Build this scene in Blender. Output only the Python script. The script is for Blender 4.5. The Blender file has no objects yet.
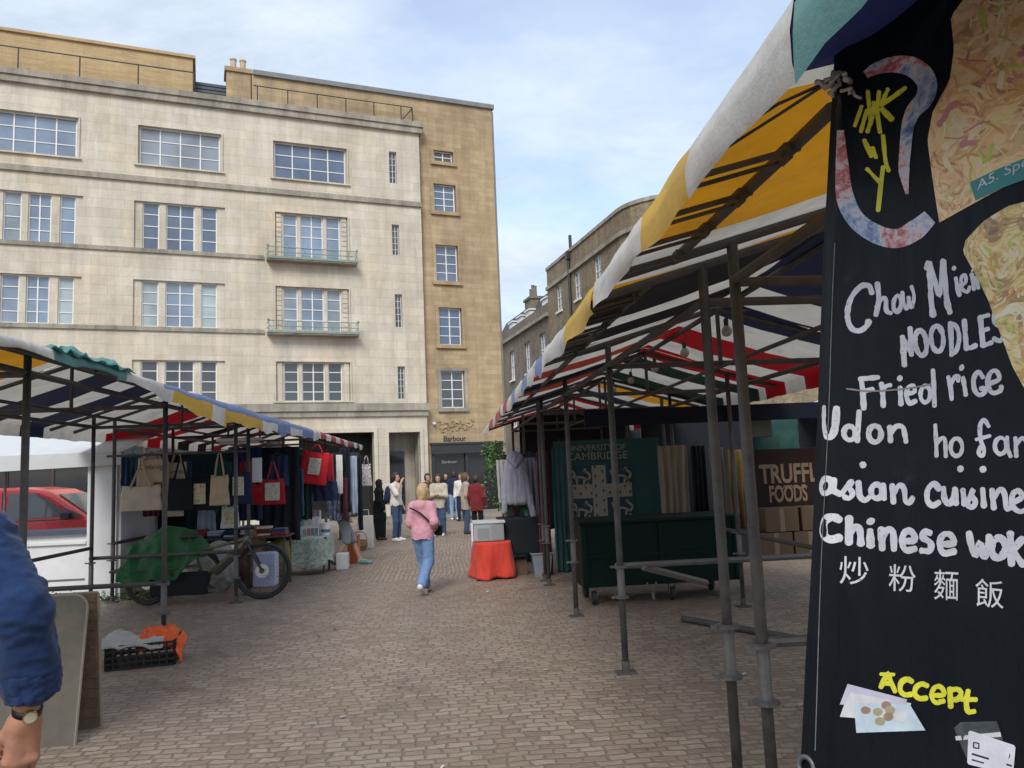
import bpy, bmesh, math, random
import numpy as np
from mathutils import Vector, Matrix, noise as mnoise

random.seed(7)
scene = bpy.context.scene
COL = scene.collection
R_ = math.radians

# ------------------------------------------------------------------ camera model
F_PX = 769.0
H = 1.72
CAM_R = np.array([[0.9960327154938101, 0.03266291644002887, -0.08277658820982181],
                  [-0.0785566040727953, -0.11425910178609752, -0.9903402029684467],
                  [-0.04180537791453152, 0.9929138892918489, -0.11123991562724822]])
def ray(px, py):
    return CAM_R @ np.array([px - 512.0, -(py - 384.0), -F_PX])
def atY(px, py, Y):
    d = ray(px, py); t = Y / d[1]
    return Vector((t * d[0], Y, H + t * d[2]))
def gnd(px, py):
    d = ray(px, py); t = -H / d[2]
    return Vector((t * d[0], t * d[1], 0))

cam_d = bpy.data.cameras.new('camera')
cam = bpy.data.objects.new('camera', cam_d)
COL.objects.link(cam)
cam_d.sensor_width = 36.0
cam_d.lens = F_PX / 1024 * 36.0
cam_d.clip_start = 0.05
cam_d.clip_end = 2000
M = Matrix([list(r) for r in CAM_R]).to_4x4()
M.translation = (0, 0, H)
cam.matrix_world = M
scene.camera = cam

# ------------------------------------------------------------------ node helpers
def new_mat(name):
    m = bpy.data.materials.new(name)
    m.use_nodes = True
    nt = m.node_tree
    b = nt.nodes.get('Principled BSDF')
    return m, nt, b
def nd(nt, typ, **kw):
    n = nt.nodes.new(typ)
    for k, v in kw.items():
        if k in n.inputs: n.inputs[k].default_value = v
        else: setattr(n, k, v)
    return n
def lk(nt, a, b): nt.links.new(a, b)
def rgba(c): return (c[0], c[1], c[2], 1)
def ramp(nt, fac, stops):
    r = nt.nodes.new('ShaderNodeValToRGB')
    el = r.color_ramp.elements
    while len(el) < len(stops): el.new(0.5)
    for e, (p, c) in zip(el, stops):
        e.position = p; e.color = rgba(c)
    lk(nt, fac, r.inputs[0])
    return r.outputs[0]
def mixc(nt, fac, a, b, mode='MIX'):
    n = nt.nodes.new('ShaderNodeMix'); n.data_type = 'RGBA'; n.blend_type = mode
    def put(s, v):
        if isinstance(v, (tuple, list)): s.default_value = rgba(v)
        elif isinstance(v, (int, float)): s.default_value = v
        else: lk(nt, v, s)
    put(n.inputs[0], fac); put(n.inputs[6], a); put(n.inputs[7], b)
    return n.outputs[2]
def noise_tex(nt, vec, scale, detail=5, rough=0.6, dist=0.0):
    n = nd(nt, 'ShaderNodeTexNoise', Scale=scale, Detail=detail, Roughness=rough, Distortion=dist)
    if vec is not None: lk(nt, vec, n.inputs['Vector'])
    return n
def bump(nt, b, h, strength=0.3, dist=0.02):
    n = nd(nt, 'ShaderNodeBump', Strength=strength, Distance=dist)
    lk(nt, h, n.inputs['Height']); lk(nt, n.outputs[0], b.inputs['Normal'])
    return n
MATS = {}
def plain(name, c, rough=0.6, var=0.15, scale=8.0, metal=0.0, bmp=0.1, bscale=40.0, spec=0.5, coat=0.0):
    """solid paint / plastic / wood-ish surface with mottling and fine bump"""
    if name in MATS: return MATS[name]
    m, nt, b = new_mat(name)
    co = nd(nt, 'ShaderNodeTexCoord').outputs['Object']
    n1 = noise_tex(nt, co, scale, 6, 0.65)
    f = ramp(nt, n1.outputs[0], [(0.25, (1 - var,) * 3), (0.75, (1 + var * 0.6,) * 3)])
    lk(nt, mixc(nt, 1.0, c, f, 'MULTIPLY'), b.inputs['Base Color'])
    r2 = ramp(nt, n1.outputs[0], [(0.3, (max(rough - 0.1, 0.02),) * 3), (0.7, (min(rough + 0.1, 1),) * 3)])
    lk(nt, r2, b.inputs['Roughness'])
    b.inputs['Metallic'].default_value = metal
    b.inputs['Specular IOR Level'].default_value = spec
    b.inputs['Coat Weight'].default_value = coat
    if bmp > 0:
        n2 = noise_tex(nt, co, bscale, 4, 0.6)
        bump(nt, b, n2.outputs[0], bmp, 0.01)
    MATS[name] = m
    return m
def cloth(name, c, trans=0.0, var=0.18, scale=5.0, rough=0.9, dirt=0.0):
    """woven fabric; trans > 0 lets daylight glow through, as thin canvas does"""
    if name in MATS: return MATS[name]
    m, nt, b = new_mat(name)
    co = nd(nt, 'ShaderNodeTexCoord').outputs['Object']
    n1 = noise_tex(nt, co, scale, 7, 0.65, 0.4)
    f = ramp(nt, n1.outputs[0], [(0.2, (1 - var,) * 3), (0.8, (1 + var * 0.5,) * 3)])
    colr = mixc(nt, 1.0, c, f, 'MULTIPLY')
    if dirt > 0:
        n3 = noise_tex(nt, co, 1.7, 8, 0.75, 0.8)
        d = ramp(nt, n3.outputs[0], [(0.48, (0, 0, 0)), (0.72, (1, 1, 1))])
        mm = nd(nt, 'ShaderNodeMath', operation='MULTIPLY'); lk(nt, d, mm.inputs[0]); mm.inputs[1].default_value = dirt
        colr = mixc(nt, mm.outputs[0], colr, (0.16, 0.145, 0.12))
    lk(nt, colr, b.inputs['Base Color'])
    b.inputs['Roughness'].default_value = rough
    dark_ = max(c) < 0.1
    b.inputs['Specular IOR Level'].default_value = 0.06 if dark_ else 0.22
    b.inputs['Sheen Weight'].default_value = 0.02 if dark_ else 0.12
    n2 = noise_tex(nt, co, 160, 3, 0.5)
    n4 = noise_tex(nt, co, 9, 4, 0.6)
    add = nd(nt, 'ShaderNodeMath', operation='MULTIPLY_ADD'); lk(nt, n2.outputs[0], add.inputs[0]); add.inputs[1].default_value = 0.12
    lk(nt, n4.outputs[0], add.inputs[2])
    bump(nt, b, add.outputs[0], 0.35, 0.02)
    if trans > 0:
        t = nd(nt, 'ShaderNodeBsdfTranslucent'); lk(nt, mixc(nt, 1.0, colr, tuple(min(1.0, 1.15 * x + 0.05) for x in c), 'MULTIPLY'), t.inputs['Color'])
        mx = nd(nt, 'ShaderNodeMixShader'); mx.inputs[0].default_value = trans
        lk(nt, b.outputs[0], mx.inputs[1]); lk(nt, t.outputs[0], mx.inputs[2])
        lk(nt, mx.outputs[0], nt.nodes['Material Output'].inputs['Surface'])
    MATS[name] = m
    return m

def wall_uv(nt):
    """(x + y, z) of the object's own coordinates: wall surfaces of any face direction"""
    co = nd(nt, 'ShaderNodeTexCoord').outputs['Object']
    s = nd(nt, 'ShaderNodeSeparateXYZ'); lk(nt, co, s.inputs[0])
    a = nd(nt, 'ShaderNodeMath', operation='ADD'); lk(nt, s.outputs[0], a.inputs[0]); lk(nt, s.outputs[1], a.inputs[1])
    c = nd(nt, 'ShaderNodeCombineXYZ'); lk(nt, a.outputs[0], c.inputs[0]); lk(nt, s.outputs[2], c.inputs[1])
    return co, c.outputs[0], s
def masonry(name, c1, c2, mortar, bw, bh, ms, blotch, streak, bstr=0.4, tint=None):
    if name in MATS: return MATS[name]
    m, nt, b = new_mat(name)
    co, uv, sep = wall_uv(nt)
    br = nd(nt, 'ShaderNodeTexBrick', Scale=1.0)
    br.inputs['Mortar Size'].default_value = ms; br.inputs['Mortar Smooth'].default_value = 0.3
    br.inputs['Brick Width'].default_value = bw; br.inputs['Row Height'].default_value = bh
    br.inputs['Color1'].default_value = rgba(c1); br.inputs['Color2'].default_value = rgba(c2)
    br.inputs['Mortar'].default_value = rgba(mortar); br.inputs['Bias'].default_value = 0.0
    lk(nt, uv, br.inputs['Vector'])
    n1 = noise_tex(nt, co, 0.55, 8, 0.7, 0.6)
    col = mixc(nt, 1.0, br.outputs[0], ramp(nt, n1.outputs[0], [(0.3, (1 - blotch,) * 3), (0.68, (1 + blotch * 0.35,) * 3)]), 'MULTIPLY')
    if tint:
        n5 = noise_tex(nt, co, 0.35, 5, 0.6, 0.3)
        fm = ramp(nt, n5.outputs[0], [(0.42, (0, 0, 0)), (0.66, (0.8,) * 3)])
        col = mixc(nt, fm, col, mixc(nt, 1.0, col, tint, 'MULTIPLY'))
    mp = nd(nt, 'ShaderNodeMapping'); lk(nt, uv, mp.inputs[0]); mp.inputs['Scale'].default_value = (1.6, 0.16, 1)
    n2 = noise_tex(nt, mp.outputs[0], 1.5, 7, 0.7)
    col = mixc(nt, 1.0, col, ramp(nt, n2.outputs[0], [(0.3, (1 - streak,) * 3), (0.62, (1.0,) * 3)]), 'MULTIPLY')
    n3 = noise_tex(nt, co, 22, 5, 0.7)
    col = mixc(nt, 1.0, col, ramp(nt, n3.outputs[0], [(0.2, (0.82,) * 3), (0.8, (1.1,) * 3)]), 'MULTIPLY')
    lk(nt, col, b.inputs['Base Color'])
    b.inputs['Roughness'].default_value = 0.88
    b.inputs['Specular IOR Level'].default_value = 0.3
    hh = nd(nt, 'ShaderNodeMath', operation='MULTIPLY_ADD'); lk(nt, br.outputs['Fac'], hh.inputs[0]); hh.inputs[1].default_value = -0.6
    lk(nt, n3.outputs[0], hh.inputs[2])
    bump(nt, b, hh.outputs[0], bstr, 0.02)
    MATS[name] = m
    return m

M_stone = masonry('pale_ashlar', (0.745, 0.69, 0.585), (0.665, 0.61, 0.51), (0.56, 0.51, 0.42), 1.05, 0.36, 0.008, 0.20, 0.24, 0.2, (1.0, 0.92, 0.82))
M_trim = masonry('weathered_trim', (0.47, 0.43, 0.36), (0.40, 0.365, 0.30), (0.3, 0.27, 0.22), 1.3, 5.0, 0.008, 0.4, 0.45, 0.3)
M_lead = plain('lead_coping', (0.21, 0.215, 0.22), 0.6, 0.3, 3.0)
M_tan = masonry('golden_ashlar', (0.57, 0.435, 0.27), (0.47, 0.35, 0.205), (0.42, 0.32, 0.2), 0.75, 0.21, 0.008, 0.25, 0.28, 0.25, (0.86, 0.84, 0.86))
M_pent = masonry('penthouse_brick', (0.60, 0.44, 0.245), (0.52, 0.37, 0.195), (0.42, 0.32, 0.2), 0.5, 0.085, 0.006, 0.14, 0.12, 0.2)
M_brick = masonry('stock_brick', (0.38, 0.295, 0.19), (0.26, 0.20, 0.13), (0.31, 0.27, 0.2), 0.24, 0.085, 0.012, 0.35, 0.35, 0.4)
M_brick2 = masonry('dark_brick', (0.29, 0.24, 0.175), (0.21, 0.17, 0.125), (0.25, 0.22, 0.18), 0.24, 0.085, 0.012, 0.35, 0.35, 0.4)
M_slate = masonry('slates', (0.10, 0.105, 0.12), (0.075, 0.08, 0.092), (0.04, 0.04, 0.045), 0.35, 0.25, 0.01, 0.2, 0.2, 0.4)
M_wfr = plain('white_window_paint', (0.78, 0.78, 0.76), 0.45, 0.08)
M_black = plain('black_metal', (0.03, 0.03, 0.033), 0.5, 0.2)
M_steel = plain('painted_scaffold_steel', (0.085, 0.08, 0.078), 0.6, 0.55, 9, 0.1, 0.3, 60)
M_galv = plain('galvanised_steel', (0.17, 0.17, 0.172), 0.5, 0.35, 18, 0.6, 0.2, 60)
M_copper = plain('verdigris_metal', (0.23, 0.31, 0.27), 0.65, 0.35, 9)
M_dark = plain('dark_interior', (0.022, 0.019, 0.017), 0.8, 0.3, 2)
M_brown = plain('dark_wood_shopfront', (0.075, 0.045, 0.03), 0.45, 0.4, 6)

def glass(name, c, rough=0.06, ior=1.9):
    m, nt, b = new_mat(name)
    co = nd(nt, 'ShaderNodeTexCoord').outputs['Object']
    n = noise_tex(nt, co, 0.9, 3, 0.5)
    lk(nt, mixc(nt, 1.0, c, ramp(nt, n.outputs[0], [(0.3, (0.7,) * 3), (0.7, (1.25,) * 3)]), 'MULTIPLY'), b.inputs['Base Color'])
    b.inputs['Roughness'].default_value = rough
    b.inputs['IOR'].default_value = ior
    n2 = noise_tex(nt, co, 0.7, 2, 0.5)
    bump(nt, b, n2.outputs[0], 0.04, 0.05)
    return m
M_glass = glass('window_glass', (0.17, 0.23, 0.32), 0.05, 2.1)  # blue-grey base colour stands in for reflected sky
M_glass_b = glass('window_glass_grey', (0.24, 0.28, 0.33)); M_glass_e = glass('window_glass_deep', (0.09, 0.13, 0.21))  # tint variants of the same painted sky reflection
M_glass_d = glass('dark_window_glass', (0.045, 0.05, 0.06))
M_glass_c = glass('curtained_glass', (0.36, 0.43, 0.45), 0.15, 1.6)
M_glass_s = glass('shop_glass', (0.02, 0.02, 0.022), 0.05, 1.5)

# ------------------------------------------------------------------ mesh helpers
class MB:
    """collects geometry for ONE mesh object"""
    def __init__(s): s.v = []; s.f = []; s.m = []
    def add(s, vs, fs, mi=0):
        o = len(s.v); s.v += [tuple(v) for v in vs]
        s.f += [tuple(i + o for i in f) for f in fs]; s.m += [mi] * len(fs)
        return s
    def quad(s, a, b, c, d, mi=0): return s.add([a, b, c, d], [(0, 1, 2, 3)], mi)
    def box(s, x0, y0, z0, x1, y1, z1, mi=0, M=None):
        vs = [(x0, y0, z0), (x1, y0, z0), (x1, y1, z0), (x0, y1, z0), (x0, y0, z1), (x1, y0, z1), (x1, y1, z1), (x0, y1, z1)]
        if M is not None: vs = [tuple(M @ Vector(v)) for v in vs]
        return s.add(vs, [(3, 2, 1, 0), (4, 5, 6, 7), (0, 1, 5, 4), (1, 2, 6, 5), (2, 3, 7, 6), (3, 0, 4, 7)], mi)
    def bbox(s, x0, y0, z0, x1, y1, z1, bv=0.01, mi=0, M=None):
        """box with chamfered edges"""
        bm = bmesh.new(); bmesh.ops.create_cube(bm, size=1)
        for v in bm.verts:
            v.co = Vector(((x0 + x1) / 2 + v.co.x * (x1 - x0), (y0 + y1) / 2 + v.co.y * (y1 - y0), (z0 + z1) / 2 + v.co.z * (z1 - z0)))
        bmesh.ops.bevel(bm, geom=list(bm.edges), offset=bv, segments=2, affect='EDGES', profile=0.7)
        bm.verts.ensure_lookup_table()
        vs = [v.co.copy() for v in bm.verts]
        if M is not None: vs = [M @ v for v in vs]
        fs = [tuple(v.index for v in f.verts) for f in bm.faces]
        bm.free()
        return s.add(vs, fs, mi)
    def tube(s, pts, r, n=8, mi=0, caps=True, closed=False):
        P = [Vector(p) for p in pts]
        rs = r if isinstance(r, (list, tuple)) else [r] * len(P)
        vs = []; fs = []; prev = None
        N = len(P)
        for i, p in enumerate(P):
            if closed: t = (P[(i + 1) % N] - P[i - 1])
            else: t = (P[min(i + 1, N - 1)] - P[max(i - 1, 0)])
            if t.length < 1e-9: t = Vector((0, 0, 1))
            t.normalize()
            a = prev if prev is not None else (Vector((0, 0, 1)) if abs(t.z) < 0.9 else Vector((1, 0, 0)))
            u = a - t * a.dot(t)
            if u.length < 1e-6: u = t.orthogonal()
            u.normalize(); w = t.cross(u); prev = u
            for k in range(n):
                an = 2 * math.pi * k / n
                vs.append(p + (u * math.cos(an) + w * math.sin(an)) * rs[i])
        for i in range(N if closed else N - 1):
            for k in range(n):
                j = (i + 1) % N
                fs.append((i * n + k, i * n + (k + 1) % n, j * n + (k + 1) % n, j * n + k))
        if caps and not closed:
            fs.append(tuple(range(n - 1, -1, -1))); fs.append(tuple((N - 1) * n + k for k in range(n)))
        return s.add(vs, fs, mi)
    def lathe(s, c, prof, n=20, mi=0, axis='Z'):
        vs = []; fs = []
        for (r, z) in prof:
            for k in range(n):
                a = 2 * math.pi * k / n
                x, y = r * math.cos(a), r * math.sin(a)
                p = (x, y, z) if axis == 'Z' else ((x, z, y) if axis == 'Y' else (z, x, y))
                vs.append((c[0] + p[0], c[1] + p[1], c[2] + p[2]))
        for i in range(len(prof) - 1):
            for k in range(n):
                fs.append((i * n + k, i * n + (k + 1) % n, (i + 1) * n + (k + 1) % n, (i + 1) * n + k))
        if prof[0][0] > 1e-6: fs.append(tuple(range(n - 1, -1, -1)))
        if prof[-1][0] > 1e-6: fs.append(tuple((len(prof) - 1) * n + k for k in range(n)))
        return s.add(vs, fs, mi)
    def prism(s, poly, d, mi=0):
        """poly: list of 3D points (planar), d: extrusion vector"""
        n = len(poly); d = Vector(d)
        vs = [Vector(p) for p in poly] + [Vector(p) + d for p in poly]
        fs = [tuple(range(n)), tuple(range(2 * n - 1, n - 1, -1))] + [(i, i + n, (i + 1) % n + n, (i + 1) % n) for i in range(n)]
        return s.add(vs, fs, mi)
    def grid(s, fn, nu, nv, mi=0, mifn=None):
        vs = [fn(i / nu, j / nv) for j in range(nv + 1) for i in range(nu + 1)]
        o = len(s.v); s.v += [tuple(v) for v in vs]
        for j in range(nv):
            for i in range(nu):
                a = o + j * (nu + 1) + i
                s.f.append((a, a + 1, a + nu + 2, a + nu + 1)); s.m.append(mifn(i, j) if mifn else mi)
        return s
    def build(s, name, mat, parent=None, smooth=False, local=False, fix=True, thick=0):
        me = bpy.data.meshes.new(name)
        me.from_pydata([tuple(v) for v in s.v], [], s.f)
        mats = mat if isinstance(mat, (list, tuple)) else [mat]
        for m in mats: me.materials.append(m)
        if len(mats) > 1: me.polygons.foreach_set('material_index', s.m)
        if smooth: me.polygons.foreach_set('use_smooth', [True] * len(s.f))
        if fix:
            bm = bmesh.new(); bm.from_mesh(me)
            bmesh.ops.recalc_face_normals(bm, faces=bm.faces)
            bm.to_mesh(me); bm.free()
        o = bpy.data.objects.new(name, me); COL.objects.link(o)
        if thick:
            md = o.modifiers.new('thickness', 'SOLIDIFY'); md.thickness = thick; md.offset = 0
        if parent is not None: adopt(o, parent, local)
        return o
def adopt(o, parent, local=False):
    o.parent = parent
    if not local: o.matrix_parent_inverse = world_of(parent).inverted()
def world_of(o):
    m = o.matrix_basis.copy()
    if o.parent is not None: m = world_of(o.parent) @ o.matrix_parent_inverse @ m
    return m
def tag(o, label=None, cat=None, group=None, kind=None):
    if label: o['label'] = label
    if cat: o['category'] = cat
    if group: o['group'] = group
    if kind: o['kind'] = kind
    return o
def thing(name, label, cat, loc=(0, 0, 0), group=None, rz=0.0):
    o = bpy.data.objects.new(name, None); COL.objects.link(o)
    o.empty_display_size = 0.1
    o.location = loc; o.rotation_euler = (0, 0, rz)
    return tag(o, label, cat, group)
def copy_thing(o, parent=None):
    c = o.copy(); COL.objects.link(c)
    if parent is not None: c.parent = parent; c.matrix_parent_inverse = o.matrix_parent_inverse.copy()
    for ch in list(o.children): copy_thing(ch, c)
    return c
def nz(x, y, z): return mnoise.noise(Vector((x, y, z)))

# -------- implicit bodies: smooth union of round cones and ellipsoids, surface nets
def sdf_mesh(prims, res, k=0.03, disp=None):
    """prims: ('c', a, b, ra, rb[, k]) or ('e', centre, radii[, 3x3 rows, k]) -> verts, faces"""
    lo = np.array([1e9] * 3); hi = -lo
    boxes = []
    for p in prims:
        if p[0] == 'c':
            a = np.array(p[1], float); b = np.array(p[2], float); r = max(p[3], p[4])
            l = np.minimum(a, b) - r; h = np.maximum(a, b) + r
        else:
            c = np.array(p[1], float); r = max(p[2]); l = c - r; h = c + r
        boxes.append((l, h)); lo = np.minimum(lo, l); hi = np.maximum(hi, h)
    pad = max(3 * res, k * 1.5)
    lo -= pad; hi += pad
    n = np.ceil((hi - lo) / res).astype(int) + 1
    V = np.full(n, 1.0, np.float32)
    ax = [lo[i] + res * np.arange(n[i]) for i in range(3)]
    for p, (l, h) in zip(prims, boxes):
        kk = k
        i0 = np.maximum(np.floor((l - pad - lo) / res).astype(int), 0)
        i1 = np.minimum(np.ceil((h + pad - lo) / res).astype(int) + 1, n)
        X, Y, Z = np.meshgrid(ax[0][i0[0]:i1[0]], ax[1][i0[1]:i1[1]], ax[2][i0[2]:i1[2]], indexing='ij')
        if p[0] == 'c':
            if len(p) > 5: kk = p[5]
            a = np.array(p[1], float); b = np.array(p[2], float); ba = b - a; L = max(ba.dot(ba), 1e-9)
            t = np.clip(((X - a[0]) * ba[0] + (Y - a[1]) * ba[1] + (Z - a[2]) * ba[2]) / L, 0, 1)
            d = np.sqrt((X - a[0] - t * ba[0]) ** 2 + (Y - a[1] - t * ba[1]) ** 2 + (Z - a[2] - t * ba[2]) ** 2) - (p[3] + (p[4] - p[3]) * t)
        else:
            c = p[1]; r = p[2]
            Q = [X - c[0], Y - c[1], Z - c[2]]
            if len(p) > 3 and p[3] is not None:
                m = p[3]; Q = [m[i][0] * Q[0] + m[i][1] * Q[1] + m[i][2] * Q[2] for i in range(3)]
            if len(p) > 4: kk = p[4]
            k0 = np.sqrt((Q[0] / r[0]) ** 2 + (Q[1] / r[1]) ** 2 + (Q[2] / r[2]) ** 2)
            k1 = np.sqrt((Q[0] / r[0] ** 2) ** 2 + (Q[1] / r[1] ** 2) ** 2 + (Q[2] / r[2] ** 2) ** 2) + 1e-9
            d = k0 * (k0 - 1) / k1
        sub = V[i0[0]:i1[0], i0[1]:i1[1], i0[2]:i1[2]]
        hh = np.clip(0.5 + 0.5 * (sub - d) / kk, 0, 1)
        V[i0[0]:i1[0], i0[1]:i1[1], i0[2]:i1[2]] = sub * (1 - hh) + d * hh - kk * hh * (1 - hh)
    S = V < 0
    c8 = [(i, j, l) for i in (0, 1) for j in (0, 1) for l in (0, 1)]
    def sl(A, o): return A[o[0]:n[0] - 1 + o[0], o[1]:n[1] - 1 + o[1], o[2]:n[2] - 1 + o[2]]
    cnt = sum(sl(S, o).astype(np.int8) for o in c8)
    mask = (cnt > 0) & (cnt < 8)
    idx = np.full(mask.shape, -1, int); cells = np.argwhere(mask); idx[mask] = np.arange(len(cells))
    acc = np.zeros((len(cells), 3)); num = np.zeros(len(cells))
    for o in c8:
        for d in range(3):
            if o[d]: continue
            q = list(o); q[d] = 1
            va = V[cells[:, 0] + o[0], cells[:, 1] + o[1], cells[:, 2] + o[2]]
            vb = V[cells[:, 0] + q[0], cells[:, 1] + q[1], cells[:, 2] + q[2]]
            cr = (va < 0) != (vb < 0)
            t = np.where(cr, va / np.where(cr, va - vb, 1), 0)
            pt = np.tile(np.array(o, float), (len(cells), 1)); pt[:, d] = t
            acc[cr] += pt[cr]; num[cr] += 1
    verts = lo + res * (cells + acc / num[:, None])
    faces = []
    for d in range(3):
        e, f = [(1, 2), (2, 0), (0, 1)][d]
        sh = [slice(None)] * 3
        A = S.take(range(0, n[d] - 1), d); B = S.take(range(1, n[d]), d)
        ch = np.argwhere(A != B)
        ok = (ch[:, e] > 0) & (ch[:, f] > 0) & (ch[:, e] < n[e] - 1) & (ch[:, f] < n[f] - 1)
        ch = ch[ok]
        ins = A[ch[:, 0], ch[:, 1], ch[:, 2]]
        def g(de, df):
            q = ch.copy(); q[:, e] += de; q[:, f] += df
            return idx[q[:, 0], q[:, 1], q[:, 2]]
        a, b, c, dd = g(-1, -1), g(0, -1), g(0, 0), g(-1, 0)
        for i in range(len(ch)):
            fc = (a[i], b[i], c[i], dd[i])
            if min(fc) < 0: continue
            faces.append(fc if ins[i] else fc[::-1])
    return verts, faces
def sdf_obj(name, prims, res, mat, parent, k=0.03, wr=None, cut=None, local=True):
    """mesh object from an implicit body; wr = (amplitude, scale xyz) of folds; cut = function keeping verts"""
    v, f = sdf_mesh(prims, res, k)
    me = bpy.data.meshes.new(name)
    me.from_pydata([tuple(p) for p in v], [], [tuple(int(i) for i in q) for q in f])
    bm = bmesh.new(); bm.from_mesh(me)
    if cut is not None:
        bmesh.ops.delete(bm, geom=[q for q in bm.verts if not cut(q.co)], context='VERTS')
    bmesh.ops.smooth_vert(bm, verts=bm.verts, factor=0.5, use_axis_x=True, use_axis_y=True, use_axis_z=True)
    if wr:
        bm.normal_update()
        for amp, sc in (wr if isinstance(wr[0], tuple) else (wr,)):
            bm.normal_update(); mv = []
            for q in bm.verts:
                c = q.co
                w = nz(c.x * sc[0] + 3, c.y * sc[1], c.z * sc[2]) + 0.5 * nz(c.x * sc[0] * 2.1, c.y * sc[1] * 2.1 + 5, c.z * sc[2] * 2.1)
                mv.append(c + q.normal * (amp * (1 - 2 * abs(w))))
            for q, c in zip(bm.verts, mv): q.co = c
    for fc in bm.faces: fc.smooth = True
    bm.to_mesh(me); bm.free()
    me.materials.append(mat)
    o = bpy.data.objects.new(name, me); COL.objects.link(o)
    if parent is not None: adopt(o, parent, local)
    return o

# -------- flat lettering
def text_geo(s, bold=0.0):
    cu = bpy.data.curves.new('lettering', 'FONT'); cu.body = s; cu.size = 1.0; cu.offset = bold
    cu.resolution_u = 4
    o = bpy.data.objects.new('lettering', cu); COL.objects.link(o)
    dg = bpy.context.evaluated_depsgraph_get(); dg.update()
    me = bpy.data.meshes.new_from_object(o.evaluated_get(dg))
    vs = [(v.co.x, v.co.y) for v in me.vertices]; fs = [tuple(p.vertices) for p in me.polygons]
    bpy.data.objects.remove(o); bpy.data.curves.remove(cu); bpy.data.meshes.remove(me)
    if not vs: return [], []
    x0 = min(v[0] for v in vs); x1 = max(v[0] for v in vs); y0 = min(v[1] for v in vs); y1 = max(v[1] for v in vs)
    return [((x - x0) / (x1 - x0), (y - y0) / (y1 - y0)) for x, y in vs], fs
def put_text(mb, s, org, ex, ey, mi=0, bold=0.0):
    """lay text s on the parallelogram org + u*ex + v*ey"""
    vs, fs = text_geo(s, bold)
    org, ex, ey = Vector(org), Vector(ex), Vector(ey)
    mb.add([org + ex * u + ey * v for u, v in vs], fs, mi)
def ribbon2d(pts, w, smooth=True, brush=1.6):
    """polyline -> one strip with rounded ends: 2D verts, faces"""
    P = [Vector((p[0], p[1])) for p in pts]
    if not smooth or len(P) == 2:
        P = [a.lerp(b, i / 6) for a, b in zip(P, P[1:]) for i in range(6)] + [P[-1]]
        smooth = False
    if smooth and len(P) > 2:
        Q = []
        E = [P[0] * 2 - P[1]] + P + [P[-1] * 2 - P[-2]]
        for i in range(1, len(E) - 2):
            for t in (0, 0.25, 0.5, 0.75):
                a, b, c, d = E[i - 1], E[i], E[i + 1], E[i + 2]
                Q.append(0.5 * (2 * b + (c - a) * t + (2 * a - 5 * b + 4 * c - d) * t * t + (3 * b - a - 3 * c + d) * t ** 3))
        Q.append(P[-1]); P = Q
    L = []; Rr = []
    N = len(P)
    tg = [(P[min(i + 1, N - 1)] - P[max(i - 1, 0)]).normalized() for i in range(N)]
    for i in range(N):
        nn = Vector((-tg[i].y, tg[i].x)) * w * (0.5 + (0.085 * nz(P[i].x * 0.16 + w, P[i].y * 0.16, w) + 0.05 * nz(P[i].x * 0.5, P[i].y * 0.5, 3)) * brush)
        L.append(P[i] + nn); Rr.append(P[i] - nn)
    vs = []
    # cap points
    for i in range(N): vs += [L[i], Rr[i]]
    fs = [(2 * i, 2 * i + 1, 2 * i + 3, 2 * i + 2) for i in range(N - 1)]
    for end in (0, N - 1):
        t = -tg[0] if end == 0 else tg[-1]
        nn = Vector((-tg[end].y, tg[end].x))
        o = len(vs)
        arc = [P[end] + (nn * math.cos(a) * 0.94 + t * math.sin(a) * 0.7) * w * 0.5 for a in (0.5, 1.05, 1.57, 2.09, 2.64)]
        vs += arc
        fs.append(tuple([2 * end] + list(range(o, o + 5)) + [2 * end + 1]))
    return [(v.x, v.y) for v in vs], fs
def ell(cx, cy, rx, ry, rot=0, n=14, part=1.0):
    return [(cx + rx * math.cos(2 * math.pi * part * i / n) * math.cos(rot) - ry * math.sin(2 * math.pi * part * i / n) * math.sin(rot),
             cy + rx * math.cos(2 * math.pi * part * i / n) * math.sin(rot) + ry * math.sin(2 * math.pi * part * i / n) * math.cos(rot)) for i in range(n + 1)]

# ================================================================== world and light
w = bpy.data.worlds.new('World'); scene.world = w; w.use_nodes = True
nt = w.node_tree
bg = nt.nodes['Background']
SUN_EL, SUN_AZ = 42.0, 195.0          # azimuth clockwise from +Y
sky = nd(nt, 'ShaderNodeTexSky', sky_type='NISHITA')
sky.sun_disc = False
sky.sun_elevation = R_(SUN_EL); sky.sun_rotation = R_(SUN_AZ)
sky.air_density = 1.0; sky.dust_density = 1.0; sky.ozone_density = 1.0
tc = nd(nt, 'ShaderNodeTexCoord').outputs['Generated']
sp = nd(nt, 'ShaderNodeSeparateXYZ'); lk(nt, tc, sp.inputs[0])
zz = nd(nt, 'ShaderNodeMath', operation='MAXIMUM'); lk(nt, sp.outputs[2], zz.inputs[0]); zz.inputs[1].default_value = 0.0
za = nd(nt, 'ShaderNodeMath', operation='ADD'); lk(nt, zz.outputs[0], za.inputs[0]); za.inputs[1].default_value = 0.22
dx = nd(nt, 'ShaderNodeMath', operation='DIVIDE'); lk(nt, sp.outputs[0], dx.inputs[0]); lk(nt, za.outputs[0], dx.inputs[1])
dy = nd(nt, 'ShaderNodeMath', operation='DIVIDE'); lk(nt, sp.outputs[1], dy.inputs[0]); lk(nt, za.outputs[0], dy.inputs[1])
cv = nd(nt, 'ShaderNodeCombineXYZ'); lk(nt, dx.outputs[0], cv.inputs[0]); lk(nt, dy.outputs[0], cv.inputs[1])
mp = nd(nt, 'ShaderNodeMapping'); lk(nt, cv.outputs[0], mp.inputs[0])
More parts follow.
